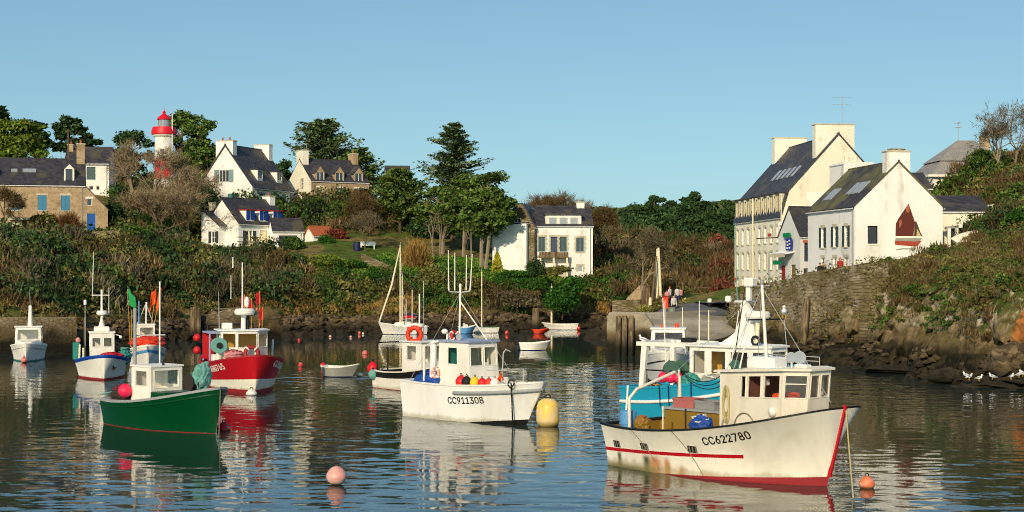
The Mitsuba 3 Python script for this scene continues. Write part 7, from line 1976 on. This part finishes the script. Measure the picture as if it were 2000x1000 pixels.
whip(b, (4.6, -0.3, 5.3), (4.5, -0.3, 8.3), 0.022, 'pale_teal')
whip(b, (3.2, -0.8, 3.65), (3.2, -0.8, 5.3), 0.03)
whip(b, (1.9, -1.1, 2.2), (1.7, -1.1, 5.4), 0.03)
b.put('roof_grille', rbox(2.4, 2.85, -0.9, -0.4, 3.67, 3.85, 0.03), 'rubber')
k = thing('net_drum', 'dark net drum with green rope on the turquoise trawler', 'net drum')
part(k, 'drum', move(turn(lathe([(0, -0.35), (0.42, -0.35), (0.42, -0.3), (0.22, -0.28), (0.22, 0.28), (0.42, 0.3), (0.42, 0.35), (0, 0.35)], 22), (1, 0, 0), 90), (2.2, -0.9, 2.55)), 'net_green', b.f, 40)
part(k, 'stand', cat(rod((2.0, -0.9, 1.2), (2.2, -0.9, 2.5), 0.06), rod((2.4, -0.9, 1.2), (2.2, -0.9, 2.5), 0.06)), 'gloss_white', b.f)
for i, (x, y, l) in enumerate(((1.95, -1.45, 'left pink float on the turquoise trawler'), (2.25, -1.36, 'middle pink float on the turquoise trawler'), (2.55, -1.3, 'right pink float on the turquoise trawler'))):
    deck_ball(b, 'pink_float', l, (x, y, 2.32), 0.2, 'pink')
heap(b, 'net_heap', 'turquoise net and line heap beside the wheelhouse of the turquoise trawler', (3.2, -1.4, 2.1), (0.45, 0.3, 0.42), 'teal_paint', 71, 'fishing net', 'pale_teal')
heap(b, 'net_heap', 'yellow ropes and dark net on the stern of the turquoise trawler', (1.0, -0.9, 1.7), (0.55, 0.4, 0.3), 'net_dark', 72, 'fishing net', 'cane_yellow')
heap(b, 'net_heap', 'mixed gear heap along the foredeck of the turquoise trawler', (4.6, -1.4, 2.3), (0.9, 0.25, 0.28), 'mural_grey', 73, 'fishing net', 'gloss_white')

# ================================================================== white boat behind that one
b = Boat('motor_boat', 'white motor boat with a brown windscreen moored near the slipway', (9.7, 95.0), (8.7, 86.0), 2.8, (1.4, 1.4, 1.9), rake=0.6, transom=0.8, fullness=2.8, bulwark=0.35, category='motor boat')
b.band('bottom', const(-0.45), const(0.08), 'navy', rows=4)
b.band('hull', const(0.08), lambda t: b.zs(t), None, n=60, rows=10, color=stained((238, 236, 226), b, dirt=0.3, seed=37, low=0.2))
b.rail('gunwale', 'gloss_white', 0.16, 0.1, off=0.05)
b.rail('rubbing_strake', 'black_paint', 0.06, 0.07, zf=lambda t: b.zs(t) - 0.5, off=0.04, transom=False)
b.inside('gloss_white', 'cool_white')
P0 = [(2.6, -1.1), (5.2, -1.05), (5.2, 1.05), (2.6, 1.1)]
P1 = [(2.7, -1.0), (4.8, -0.95), (4.8, 0.95), (2.7, 1.0)]
wh = b.cabin('cabin', P0, 1.2, 3.0, [(1, 0.1, 0.94, 0.4, 0.9), (0, 0.3, 0.9, 0.4, 0.9), (2, 0.1, 0.7, 0.4, 0.9)], 'gloss_white', top=P1, frame='gloss_white', roof='gloss_white', roof_over=0.1)
b.put('curtain', box(3.2, 3.25, -0.85, 0.85, 1.9, 2.85), 'brown_curtain', parent=wh)
b.put('fore_cabin', hullpts([(5.2, -1.0, 1.3), (5.2, 1.0, 1.3), (7.6, -0.5, 1.6), (7.6, 0.5, 1.6), (5.2, -0.95, 1.95), (5.2, 0.95, 1.95), (7.4, -0.4, 1.85), (7.4, 0.4, 1.85)]), 'gloss_white')
b.put('pulpit', cat(tube([(6.0, -1.1, 1.75), (6.0, -1.1, 2.35), (8.6, -0.3, 2.6), (8.8, 0.0, 2.6), (8.6, 0.3, 2.6), (6.0, 1.1, 2.35), (6.0, 1.1, 1.75)], 0.03, 6)), 'steel', True)
whip(b, (3.4, -0.2, 3.05), (3.4, -0.2, 4.7), 0.03)
b.put('beacon', cat(rod((3.6, -0.4, 3.05), (3.6, -0.4, 3.25), 0.06), rod((3.2, 0.5, 3.05), (3.2, 0.5, 3.3), 0.12)), 'orange_red', True)

# ================================================================== yachts and dinghies far off
def yacht(name, label, wl, head, L, B, fb, mast_top, hull_m, cabin=True, boom=None, stay=False, cate='sailing boat', mast_x=0.55, mast_r=0.07, band=None):
    p = plan_pt(*wl)
    a = math.radians(head)
    q = p + np.array([math.cos(a), math.sin(a)]) * L
    b = Boat(name, label, p, q, B, (fb, fb * 0.92, fb * 1.25), rake=0.5, transom=0.6, fullness=2.2, bulwark=0.12, category=cate)
    b.band('bottom', const(-0.4), const(0.05), 'navy', rows=3, n=30)
    b.band('hull', const(0.05), lambda t: b.zs(t), hull_m, n=40, rows=7)
    b.rail('gunwale', band or 'gloss_white', 0.1, 0.06, off=0.02)
    b.inside('gloss_white', 'cool_white')
    if cabin:
        b.put('cabin_top', hullpts([(L * 0.3, -B * 0.28, fb * 0.9), (L * 0.3, B * 0.28, fb * 0.9), (L * 0.72, -B * 0.15, fb * 1.0), (L * 0.72, B * 0.15, fb * 1.0), (L * 0.32, -B * 0.25, fb + 0.38), (L * 0.32, B * 0.25, fb + 0.38), (L * 0.66, -B * 0.13, fb + 0.22), (L * 0.66, B * 0.13, fb + 0.22)]), 'gloss_white')
    if mast_top:
        xm = L * mast_x
        k = b.put('mast', rod((xm, 0, fb * 0.8), (xm, 0, mast_top), mast_r, mast_r * 0.8), 'cream_paint', True)
        b.put('masthead', rod((xm, 0, mast_top), (xm, 0, mast_top + 0.3), 0.03), 'steel', parent=k)
        if stay:
            b.put('furled_sail', tube([(L + 0.4, 0, fb * 1.3), (xm + (L - xm) * 0.5, 0, (mast_top + fb) / 2), (xm + 0.05, 0, mast_top - 0.3)], [0.09, 0.11, 0.05], 7), 'cream_paint', True)
            for s in (-1, 1):
                b.put('shroud', rod((xm - 0.3, s * B * 0.45, fb), (xm, 0, mast_top * 0.95), 0.018, n=4), 'steel', parent=k)
        if boom:
            b.put('boom', rod((xm, 0, fb + 0.75), (xm - L * 0.45, 0, fb + 0.8), 0.06), 'steel', True)
            b.put('sail_cover', tube([(xm - 0.1, 0, fb + 0.9), (xm - L * 0.22, 0, fb + 0.98), (xm - L * 0.45, 0, fb + 0.85)], [0.16, 0.18, 0.08], 8), boom, True)
    return b
yacht('sailing_yacht', 'white sailing yacht with a furled foresail and a blue sail cover', (822, 652), 197, 3.9, 2.3, 0.95, 9.0, 'gloss_white', boom='navy', stay=True)
yacht('sailing_yacht', 'yacht with a thin mast behind the white sailing yacht', (832, 653), 190, 3.0, 2.0, 0.8, 5.9, 'cool_white', boom='red_paint', mast_x=0.8)
yacht('sailing_boat', 'small green topped sailing boat with a pale mast near the far shore', (972, 650), 184, 2.5, 1.7, 0.62, 6.3, 'gloss_white', mast_x=0.66, band='green_paint', cabin=False)
yacht('sailing_boat', 'white open sailing boat with a short white mast and red buoy', (1126, 644), 182, 3.3, 1.7, 0.62, 4.7, 'gloss_white', mast_x=0.82, cabin=False, mast_r=0.11)
yacht('dinghy', 'small blue and white boat behind the mast of the plain white boat', (898, 652), 10, 1.2, 1.4, 0.7, None, 'sky_blue', cate='dinghy')
yacht('dinghy', 'flat red dinghy lying beside the white open sailing boat', (1043, 652), 4, 1.0, 1.2, 0.42, None, 'orange_red', cate='dinghy', band='orange_red', cabin=False)
b = yacht('dinghy', 'white dinghy with a dark outboard motor in the middle of the channel', (1017, 684), 4, 2.0, 1.5, 0.6, None, 'gloss_white', cate='dinghy', cabin=False)
k = thing('outboard_motor', 'dark outboard motor on the stern of the white dinghy', 'outboard motor')
part(k, 'cowling', rbox(-0.5, -0.15, -0.16, 0.16, 0.45, 0.95, 0.06), 'rubber', b.f)
part(k, 'leg', rbox(-0.36, -0.22, -0.06, 0.06, -0.3, 0.45, 0.02), 'navy', b.f)
b = yacht('dinghy', 'pale grey open dinghy floating between the red trawler and the plain white boat', (637, 735), -20, 1.75, 1.35, 0.62, None, 'mural_grey', cate='dinghy', cabin=False)
b.put('thwart', cat(box(0.5, 0.7, -0.55, 0.55, 0.45, 0.5), box(1.1, 1.3, -0.5, 0.5, 0.45, 0.5)), 'cream_paint')
for i, (x, y0, y1, Y) in enumerate(((805, 640, 566, 150), (1384, 690, 606, 88), (1333, 712, 600, 96))):
    single('bare_mast', ['thin bare mast standing beside the white yacht', 'thin pale mast near the slipway behind the turquoise trawler', 'thin pale mast in front of the slipway concrete'][i], 'mast', rod(px(x, y0, Y), px(x, y1, Y), 0.05, 0.035), 'cream_paint', smooth=True)

# ================================================================== buoys
for i, (nm, l, x, y, Y, w_, h_, m_) in enumerate((
        ('pink_buoy', 'large pale pink ball buoy in the foreground', 657, 929, 46.5, 40, 38, 'buoy_pink'),
        ('yellow_buoy', 'big yellow barrel buoy beside the bow of the plain white boat', 1070, 807, 64.0, 45, 58, 'buoy_yellow'),
        ('orange_buoy', 'orange and white ball buoy below the bow of the nearest boat', 1693, 944, 45.8, 31, 29, 'buoy_orange'),
        ('red_buoy', 'red pear shaped buoy in the water at the bow of the green boat', 437, 836, 62.2, 27, 24, 'buoy_red'),
        ('red_buoy', 'upright red buoy in the middle of the calm water', 713, 692, 118, 13, 16, 'buoy_red'),
        ('red_buoy', 'red buoy left of the pale grey dinghy', 587, 713, 103, 11, 11, 'buoy_red'),
        ('red_buoy', 'red buoy touching the stern of the pale grey dinghy', 631, 713, 101, 12, 11, 'buoy_red'),
        ('white_buoy', 'small white buoy right of the pale grey dinghy', 703, 732, 94, 12, 9, 'gloss_white'),
        ('small_buoy', 'leftmost small pink buoy near the far rocks', 584, 665, 141, 7, 8, 'buoy_red'),
        ('small_buoy', 'second small pink buoy near the far rocks', 645, 658, 148, 6, 8, 'buoy_pink'),
        ('small_buoy', 'third small pink buoy near the far rocks', 685, 659, 147, 6, 7, 'buoy_pink'),
        ('small_buoy', 'tall red buoy left of the white yacht', 702, 652, 154, 6, 11, 'buoy_red'),
        ('small_buoy', 'tiny white buoy beside the tall red buoy', 709, 652, 154.5, 5, 6, 'gloss_white'),
        ('small_buoy', 'red buoy behind the mast of the plain white boat', 911, 648, 156, 9, 10, 'buoy_red'),
        ('small_buoy', 'red buoy in the channel right of the green topped sailing boat', 990, 650, 154, 7, 10, 'buoy_red'),
        ('small_buoy', 'red buoy at the stern of the white open sailing boat', 1130, 641, 164, 7, 9, 'buoy_red'),
        ('small_buoy', 'pale buoy left of the pier head', 1173, 646, 158, 5, 9, 'buoy_pink'),
        ('small_buoy', 'red buoy right of the small motor boat at the left edge', 118, 684, 122, 8, 9, 'buoy_red'))):
    float_buoy(nm, l, x, y, Y, w_, m_, h_, barrel=nm == 'yellow_buoy')
k = thing('seagull', 'white gull standing on the dark crosstree of the nearest white boat', 'gull')

def gull(k, c, heading, s=1.0, up=True):
    """a standing gull about 0.45 m long"""
    f = Frame(c, heading)
    sc = lambda pts: np.array(pts) * s
    hull = lambda *sp: m3.Manifold.batch_hull([m3.Manifold.sphere(r * s, 12).translate([q * s for q in p]) for p, r in sp])
    body = hull(((0.0, 0, 0.2), 0.085), ((0.12, 0, 0.23), 0.065), ((-0.16, 0, 0.17), 0.04))
    body += hull(((0.12, 0, 0.24), 0.055), ((0.155, 0, 0.33), 0.04)) + m3.Manifold.sphere(0.05 * s, 12).translate([0.165 * s, 0, 0.35 * s])
    V, F = vf(body.refine_to_length(0.03 * s))
    mm = trimesh.Trimesh(V, F); trimesh.smoothing.filter_taubin(mm, iterations=6)
    part(k, 'body', mm, 'bird_white', f, True)
    for sd in (-1, 1):
        part(k, 'wing', hull(((0.08, sd * 0.075, 0.24), 0.03), ((-0.08, sd * 0.07, 0.2), 0.032), ((-0.26, sd * 0.03, 0.16), 0.012)), 'bird_grey', f, True)
        part(k, 'leg', rod(sc((0.0, sd * 0.035, 0.13)), sc((0.01, sd * 0.035, 0.0)), 0.008 * s, n=5), 'beak', f)
        part(k, 'foot', hullpts(sc([(0, sd * 0.035, 0), (0.05, sd * 0.035 + 0.02, 0), (0.05, sd * 0.035 - 0.02, 0), (0, sd * 0.035, 0.012)])), 'beak', f)
    part(k, 'beak', rod(sc((0.205, 0, 0.345)), sc((0.265, 0, 0.33)), 0.014 * s, 0.005 * s, 6), 'beak', f)
    part(k, 'tail', hull(((-0.16, 0, 0.17), 0.035), ((-0.26, 0, 0.15), 0.015)), 'bird_white', f, True)
cp = world(BOAT_A, (5.75, 0.75, 4.97))
gull(k, cp, math.radians(-100), 1.05)
gull(thing('seagull', 'white gull standing on the roof rail above the turquoise trawler', 'gull'), px(1257, 672, 61.0), math.radians(150), 0.95)
ROCK_GULLS = [(1888, 733, 'leftmost gull on the shore rocks at the right'), (1893, 736, 'second gull from the left on the shore rocks'), (1912, 738, 'pale brown gull beside the pair on the shore rocks'), (1939, 735, 'gull in the middle of the row on the shore rocks'), (1975, 735, 'fourth single gull along the shore rocks'), (1990, 731, 'left gull of the pair at the right edge'), (1998, 729, 'right gull of the pair cut by the right edge')]

# rigging and small gear that gives the working boats their clutter
def rails(b, x0, x1, y, z, h=0.55, n=5, name='guard_rail'):
    xs_ = np.linspace(x0, x1, n)
    M = [rod((x, y, z), (x, y, z + h), 0.018, n=5) for x in xs_] + [rod((x0, y, z + h * q), (x1, y, z + h * q), 0.014, n=5) for q in (0.55, 1.0)]
    return b.put(name, cat(*M), 'steel', True)
for bt, lines in ((BOAT_B, (((2.55, 0, 5.5), (5.6, 0.0, 2.3)), ((2.5, 0.0, 5.45), (0.3, 0.9, 1.7)), ((2.5, 0.0, 5.45), (0.3, -0.9, 1.7)))),
                  (BOAT_A, (((5.55, -0.1, 5.95), (8.1, 0.0, 2.5)), ((5.55, -0.1, 5.95), (1.1, 0.8, 3.0))))):
    for a_, c_ in lines:
        bt.put('stay_wire', rod(a_, c_, 0.009, n=4), 'steel')
rails(BOAT_A, 4.8, 7.0, 0.9, 3.5, 0.3)
# ------------------------------------------------------------------ shore rocks, quay furniture, people
rng = np.random.default_rng(501)
ms, k = [], 0
def chunk(seed, n=26):
    """an angular block of rock"""
    g = np.random.default_rng(seed)
    p = g.normal(size=(n, 3)); p /= np.linalg.norm(p, axis=1, keepdims=True)
    return hullpts(p * g.uniform(0.75, 1.1, (n, 1)))
base = [chunk(900 + i, 20) for i in range(7)]
xs_, ys_, n_ = rng.uniform(-52, 44, 60000), rng.uniform(82, 176, 60000), 0
zs2 = height(xs_, ys_)
gz = np.hypot(height(xs_ + 0.6, ys_) - zs2, height(xs_, ys_ + 0.6) - zs2)
cand = np.nonzero((zs2 > -0.25) & (zs2 < 1.7) & ~((xs_ > 8.0) & (xs_ < 21) & (ys_ > 108) & (ys_ < 141)))[0][:2600]
V, F, at = [], [], 0
for i in cand:
    v, f_ = base[i % 7]
    s = rng.uniform(0.18, 0.75) * (0.55 if ys_[i] < 112 else 1.1)
    a = rng.uniform(0, 6.28)
    R = np.array([[math.cos(a), -math.sin(a), 0], [math.sin(a), math.cos(a), 0], [0, 0, 1]])
    V.append((v * [s * rng.uniform(0.8, 1.6), s, s * rng.uniform(0.45, 0.8)]) @ R.T + [xs_[i], ys_[i], zs2[i]]); F.append(f_ + at); at += len(v)
setting('shore_rocks', (np.vstack(V), np.vstack(F)), 'shore_rock', 'stuff', 'dark weedy boulders scattered along the waterline', 'rocks')

def boulder(label, x, y0, y1, Y, w, seed, m='shore_rock'):
    c = px(x, (y0 + y1) / 2, Y)
    r = np.array([w / FOCAL * Y / 2, w / FOCAL * Y / 3, (y1 - y0) / FOCAL * Y / 2])
    g = np.random.default_rng(seed)
    out = None
    for i in range(7):
        v, f_ = chunk(seed * 31 + i, 22)
        s = g.uniform(0.42, 0.72) if i else 0.75
        o = g.uniform(-1, 1, 3) * [0.62, 0.4, 0.42] if i else np.zeros(3)
        q = m3.Manifold.hull_points(v * s + o)
        out = q if out is None else out + q
    V, F = vf(out.refine_to_length(0.16))
    V = V + (meshkit.fbm(V * 4 + 30, 4, seed)[:, None] - 0.5) * 0.16 * V
    lo, hi = V.min(0), V.max(0)
    V = (V - (lo + hi) / 2) / ((hi - lo) / 2) * r
    return single('boulder', label, 'rock', (V + c, F), m, smooth=24)
boulder('long low weedy ledge at the foot of the bank right of the nearest boat', 1770, 706, 732, 97.5, 160, 5)
boulder('dark rounded boulder left of the row of gulls', 1860, 716, 756, 88.5, 110, 6)
boulder('dark rock slab carrying the row of gulls', 1950, 732, 764, 86.0, 190, 7)
boulder('big dark boulder under the orange cliff at the right edge', 1975, 660, 735, 86.5, 110, 8)
boulder('dark rock at the water beneath the retaining wall', 1560, 668, 700, 112, 110, 11)
scene['orange_rock'] = {'type': 'twosided', 'b': {'type': 'principled', 'base_color': proc(lambda p, n, uv: mix(mix(lin(164, 106, 56), lin(112, 78, 46), smoothstep(0.4, 0.6, fbm(p.x * 1.6, p.y * 1.6, p.z * 1.6, octaves=3))), lin(150, 130, 70), smoothstep(0.5, 0.7, fbm(p.x * 0.7 + 9, p.y * 0.7, p.z * 0.7, octaves=2)))), 'roughness': 0.9, 'specular': 0.1}}
boulder('orange lichen covered cliff rock at the right edge', 2002, 600, 690, 86.8, 56, 12, 'orange_rock')

for x, y, l in ROCK_GULLS:
    Y = 85.0
    c = px(x, y + 6, Y)
    gull(thing('seagull', l, 'gull'), c + [0, 0, -0.02], [2.6, 0.4, -0.6, 2.9, -1.2, 0.2, 3.0][ROCK_GULLS.index((x, y, l))], 1.0)

# --- quay furniture
def leaning_post(label, x0, y0, x1, y1, Y, r, m='cream_paint'):
    a, c = px(x0, y0, Y), px(x1, y1, Y)
    return single('quay_post', label, 'post', rod(a, c, r, r * 0.75, 8), m, smooth=True)
leaning_post('leftmost of the tall leaning timber posts on the quay', 1273, 592, 1282, 500, 149, 0.12, 'bark')
leaning_post('middle tall pale post on the quay', 1283, 592, 1284, 486, 150, 0.16)
leaning_post('right tall pale post on the quay, just left of the orange bin', 1291, 592, 1286, 484, 149.5, 0.15)
leaning_post('short pale post beside the board fence on the quay', 1270, 596, 1270, 581, 147, 0.17)
k = thing('board_fence', 'weathered upright boards standing by the bare quay tree', 'fence')
for i, x in enumerate((1255, 1259, 1263, 1267)):
    a = px(x, 594, 148 + 0.2 * i)
    part(k, 'board', box(a[0] - 0.09, a[0] + 0.09, a[1] - 0.03, a[1] + 0.03, a[2] - 0.3, a[2] + 1.7 + 0.12 * math.sin(i * 2.2)), 'timber')
k = thing('stone_gable', 'triangular ruined stone gable at the left end of the quay', 'wall')
a, c = px(1224, 590, 150), px(1251, 557, 150)
part(k, 'masonry', hullpts([(a[0], 150 + d, a[2] - 0.5) for d in (0, 0.6)] + [(c[0], 150 + d, a[2] - 0.5) for d in (0, 0.6)] + [(c[0], 150 + d, c[2]) for d in (0, 0.6)] + [(a[0], 150 + d, a[2] + 0.3) for d in (0, 0.6)]), 'granite')
displaced_wall([plan(1196, 150), plan(1250, 148.5)], [1.5, 1.8], [3.5, 3.65], 0.5, 'rubble_stone', 'low_wall', 'low stone wall in front of the triangular ruined gable', 'wall', amp=0.06, seed=31)
k = thing('rubbish_bin', 'tall orange red bin on the quay beside the walkers', 'bin')
a = px(1300, 603, 143)
part(k, 'body', rbox(a[0] - 0.24, a[0] + 0.24, 142.8, 143.3, a[2] - 0.2, a[2] + 1.1, 0.04), 'orange_red')
part(k, 'lid', rbox(a[0] - 0.27, a[0] + 0.27, 142.75, 143.35, a[2] + 1.102, a[2] + 1.2, 0.03), 'dull_red')
k = thing('concrete_block', 'pale concrete block at the head of the slipway', 'block')
a = px(1312, 612, 139)
part(k, 'block', rbox(a[0] - 0.3, a[0] + 0.3, 138.8, 139.3, a[2] - 0.3, a[2] + 0.55, 0.03), 'concrete')
part(k, 'plate', box(a[0] - 0.14, a[0] + 0.06, 138.78, 138.797, a[2] + 0.1, a[2] + 0.4), 'pale_teal')
k = thing('white_bollard', 'white topped bollard at the right of the quay road', 'bollard')
a = px(1386, 600, 141)
part(k, 'post', move(lathe([(0, -0.3), (0.16, -0.3), (0.16, 0.45), (0, 0.45)], 14), a), 'rubber', WORLD, 30)
part(k, 'head', move(lathe([(0, 0.451), (0.2, 0.451), (0.21, 0.7), (0.12, 0.8), (0, 0.8)], 14), a), 'gloss_white', WORLD, 30)
k = thing('timber_beam', 'dark leaning timber beam against the retaining wall', 'beam')
a, c = px(1566, 700, 111.4), px(1576, 584, 112.2)
part(k, 'beam', tube([a, (a + c) / 2, c], 0.24, 6), 'timber')
for i, (x, y0, y1, Y, r, l) in enumerate(((378, 655, 600, 139.5, 0.3, 'dark timber pile at the left end of the stone jetty'), (388, 655, 603, 139.5, 0.22, 'second dark pile beside the stone jetty'), (1046, 652, 602, 158, 0.4, 'dark square pile near the red dinghy'), (166, 690, 620, 119.5, 0.1, 'thin dark pile at the end of the low quay wall'))):
    single('mooring_pile', l, 'pile', rod(px(x, y0, Y), px(x, y1, Y), r, r * 0.9, 10), 'timber', smooth=30)
k = thing('utility_pole', 'pale pole with two crossarms in front of the low white house', 'pole')
a = px(492, 526, 172)
part(k, 'pole', rod(a, px(486, 452, 172), 0.13, 0.09), 'cream_paint', WORLD, True)
for y in (463, 472):
    part(k, 'crossarm', rod(px(464, y, 172), px(505, y + 1, 172), 0.05), 'dark_bark', WORLD, True)
k = thing('utility_pole', 'thin wooden pole rising beside the chimney of the big stone house', 'pole')
part(k, 'pole', rod(px(134, 330, 198), px(133, 252, 198), 0.09, 0.07), 'bark', WORLD, True)
part(k, 'crossarm', rod(px(129, 256, 198), px(138, 256, 198), 0.04), 'bark', WORLD, True)
k = thing('garden_bench', 'white garden bench on the lawn under the bare tree', 'bench')
a = px(718, 487, 186)
part(k, 'seat', box(a[0] - 0.9, a[0] + 0.9, 185.8, 186.3, a[2] + 0.42, a[2] + 0.5), 'gloss_white')
part(k, 'backrest', box(a[0] - 0.9, a[0] + 0.9, 186.3, 186.36, a[2] + 0.5, a[2] + 0.95), 'gloss_white')
for sx in (-0.8, 0.8):
    part(k, 'leg', box(a[0] + sx - 0.06, a[0] + sx + 0.06, 185.85, 186.25, a[2] - 0.4, a[2] + 0.418), 'gloss_white')
k = thing('water_butt', 'dark blue barrel on the lawn left of the white bench', 'barrel')
a = px(697, 490, 184)
part(k, 'barrel', move(lathe([(0, -0.3), (0.4, -0.3), (0.46, 0.4), (0.4, 1.0), (0, 1.0)], 16), a), 'navy', WORLD, 40)
part(k, 'lid', move(lathe([(0, 1.001), (0.42, 1.001), (0.4, 1.06), (0, 1.08)], 16), a), 'rubber', WORLD, 40)

# --- people
def bones(chain, n=12):
    """a limb: hull of spheres at its joints, joint by joint"""
    out = None
    for (p, r), (q, s) in zip(chain[:-1], chain[1:]):
        m = m3.Manifold.batch_hull([m3.Manifold.sphere(r, n).translate(list(p)), m3.Manifold.sphere(s, n).translate(list(q))])
        out = m if out is None else out + m
    return out

def soft(m, step=0.03, it=8):
    V, F = vf(m.refine_to_length(step))
    t = trimesh.Trimesh(V, F)
    trimesh.smoothing.filter_taubin(t, iterations=it)
    return t

def person(label, foot, heading, H, top, legs, hair='hair_dark', stride=0.12, arm=0.2, coat=0.0):
    """a walking figure looking along its own +x; H its height"""
    s = H / 1.75
    f = Frame(foot, heading)
    k = thing('person', label, 'person')
    P = lambda *q: tuple(np.array(q) * s)
    R = lambda r: r * s
    hip, knee = 0.9, 0.48
    body, leg_c, top_c = [], [], []
    for sd, st in ((1, stride), (-1, -stride)):
        L = [(P(0, sd * 0.09, hip), R(0.095)), (P(st * 0.8 + 0.03, sd * 0.09, knee), R(0.06)), (P(st * 1.3 - 0.03, sd * 0.09, 0.09), R(0.042))]
        foot_ = [(P(st * 1.3 - 0.05, sd * 0.09, 0.045), R(0.042)), (P(st * 1.3 + 0.15, sd * 0.095, 0.03), R(0.03))]
        body += [bones(L), bones(foot_)]
        leg_c.append(bones([(p, r + 0.016 * s) for p, r in L]))
        A = [(P(0, sd * 0.19, 1.42), R(0.055)), (P(-st * arm * 2.5, sd * 0.245, 1.13), R(0.043)), (P(-st * arm * 2 + 0.1, sd * 0.25, 0.9), R(0.032))]
        hand = [(P(-st * arm * 2 + 0.1, sd * 0.25, 0.9), R(0.03)), (P(-st * arm * 2 + 0.13, sd * 0.25, 0.82), R(0.036))]
        body += [bones(A), bones(hand)]
        for j, (dx, ln) in enumerate(((-0.02, 0.07), (-0.005, 0.085), (0.012, 0.08), (0.028, 0.065))):
            w = np.array([-st * arm * 2 + 0.13 + dx, sd * 0.25, 0.80])
            body.append(bones([(P(*w), R(0.010)), (P(*(w + [0.015, 0, -ln * 0.6])), R(0.009)), (P(*(w + [0.005, -sd * 0.015, -ln])), R(0.008))], 8))
        w = np.array([-st * arm * 2 + 0.13, sd * 0.235, 0.85])
        body.append(bones([(P(*w), R(0.012)), (P(*(w + [0.045, -sd * 0.02, -0.04])), R(0.009))], 8))
        top_c.append(bones([(p, r + 0.02 * s) for p, r in A]))
    torso = [(P(0, 0, 0.95), R(0.145)), (P(0, 0, 1.18), R(0.14)), (P(0, 0, 1.38), R(0.15))]
    sh = m3.Manifold.batch_hull([m3.Manifold.sphere(R(0.09), 12).translate(list(P(0, y, 1.40))) for y in (-0.15, 0.15)] + [m3.Manifold.sphere(R(0.13), 12).translate(list(P(0, 0, 1.15)))])
    neck = bones([(P(0, 0, 1.42), R(0.06)), (P(0.015, 0, 1.56), R(0.055))])
    head = m3.Manifold.batch_hull([m3.Manifold.sphere(R(0.085), 14).translate(list(P(0.0, 0, 1.66))), m3.Manifold.sphere(R(0.06), 14).translate(list(P(0.03, 0, 1.575)))])
    face = bones([(P(0.085, 0, 1.64), R(0.014)), (P(0.105, 0, 1.615), R(0.016))]) + bones([(P(0.0, -0.085, 1.65), R(0.022)), (P(0.0, -0.09, 1.62), R(0.016))]) + bones([(P(0.0, 0.085, 1.65), R(0.022)), (P(0.0, 0.09, 1.62), R(0.016))])
    whole = bones(torso) + sh + neck + head + face
    for q in body: whole += q
    part(k, 'body', soft(whole, 0.045, 4), 'skin', f, True)
    jacket = bones([(p, r + 0.025 * s) for p, r in torso]) + m3.Manifold.batch_hull([m3.Manifold.sphere(R(0.115), 12).translate(list(P(0, y, 1.40))) for y in (-0.15, 0.15)] + [m3.Manifold.sphere(R(0.16), 12).translate(list(P(0, 0, 1.12)))])
    if coat: jacket += bones([(P(0, 0, 0.95), R(0.17)), (P(0, 0, 0.95 - coat), R(0.19))])
    for q in top_c: jacket += q
    part(k, 'jacket', soft(jacket, 0.06, 5), top, f, True)
    tr = leg_c[0] + leg_c[1] + m3.Manifold.sphere(R(0.15), 12).translate(list(P(0, 0, 0.9)))
    part(k, 'trousers', soft(tr, 0.06, 5), legs, f, True)
    hm = m3.Manifold.batch_hull([m3.Manifold.sphere(R(0.095), 14).translate(list(P(-0.015, 0, 1.685))), m3.Manifold.sphere(R(0.06), 12).translate(list(P(-0.05, 0, 1.6)))]) - man_box(R(0.035), R(0.3), -R(0.3), R(0.3), R(1.4), R(1.695))
    part(k, 'hair', hm, hair, f, 40)
    return k

for x, y, Y, hd, H, top, legs, hair, l in ((1303, 607, 146, 2.0, 1.7, 'cloth_pink', 'cloth_dark', 'hair_dark', 'person in a pink top walking behind the orange bin'), (1316, 611, 142, -1.4, 1.75, 'cloth_white', 'cloth_dark', 'hair_dark', 'person in white sleeves and dark trousers beside the orange bin'),
                                        (1308, 604, 148, 2.4, 1.68, 'cloth_white', 'jean_blue', 'sail_rust', 'person in a pale jacket behind the others on the quay'), (1323, 606, 147, 1.9, 1.72, 'cloth_white', 'jean_blue', 'hair_dark', 'person in a light top at the middle of the walking group'), (1330, 604, 149, 2.2, 1.6, 'cloth_pink', 'jean_blue', 'hair_dark', 'rightmost person of the walking group on the quay road')):
    p = px(x, y, Y)
    p[2] = float(height(np.array([p[0]]), np.array([p[1]]))[0]) + 0.03
    person(l, p, hd, H, top, legs, hair)
for x, Y, ytop, top, hair, l in ((1602, 117, 513, 'cloth_dark', 'hair_dark', 'left person in dark clothes behind the parapet'), (1608, 118, 512, 'cloth_dark', 'hair_dark', 'right person in dark clothes behind the parapet'), (1641, 113, 503, 'cloth_red', 'buoy_red', 'person in red with a red hat behind the parapet')):
    p = px(x, ytop, Y)
    person(l, (p[0], p[1], p[2] - 1.76), -1.2, 1.75, top, 'jean_blue', hair)
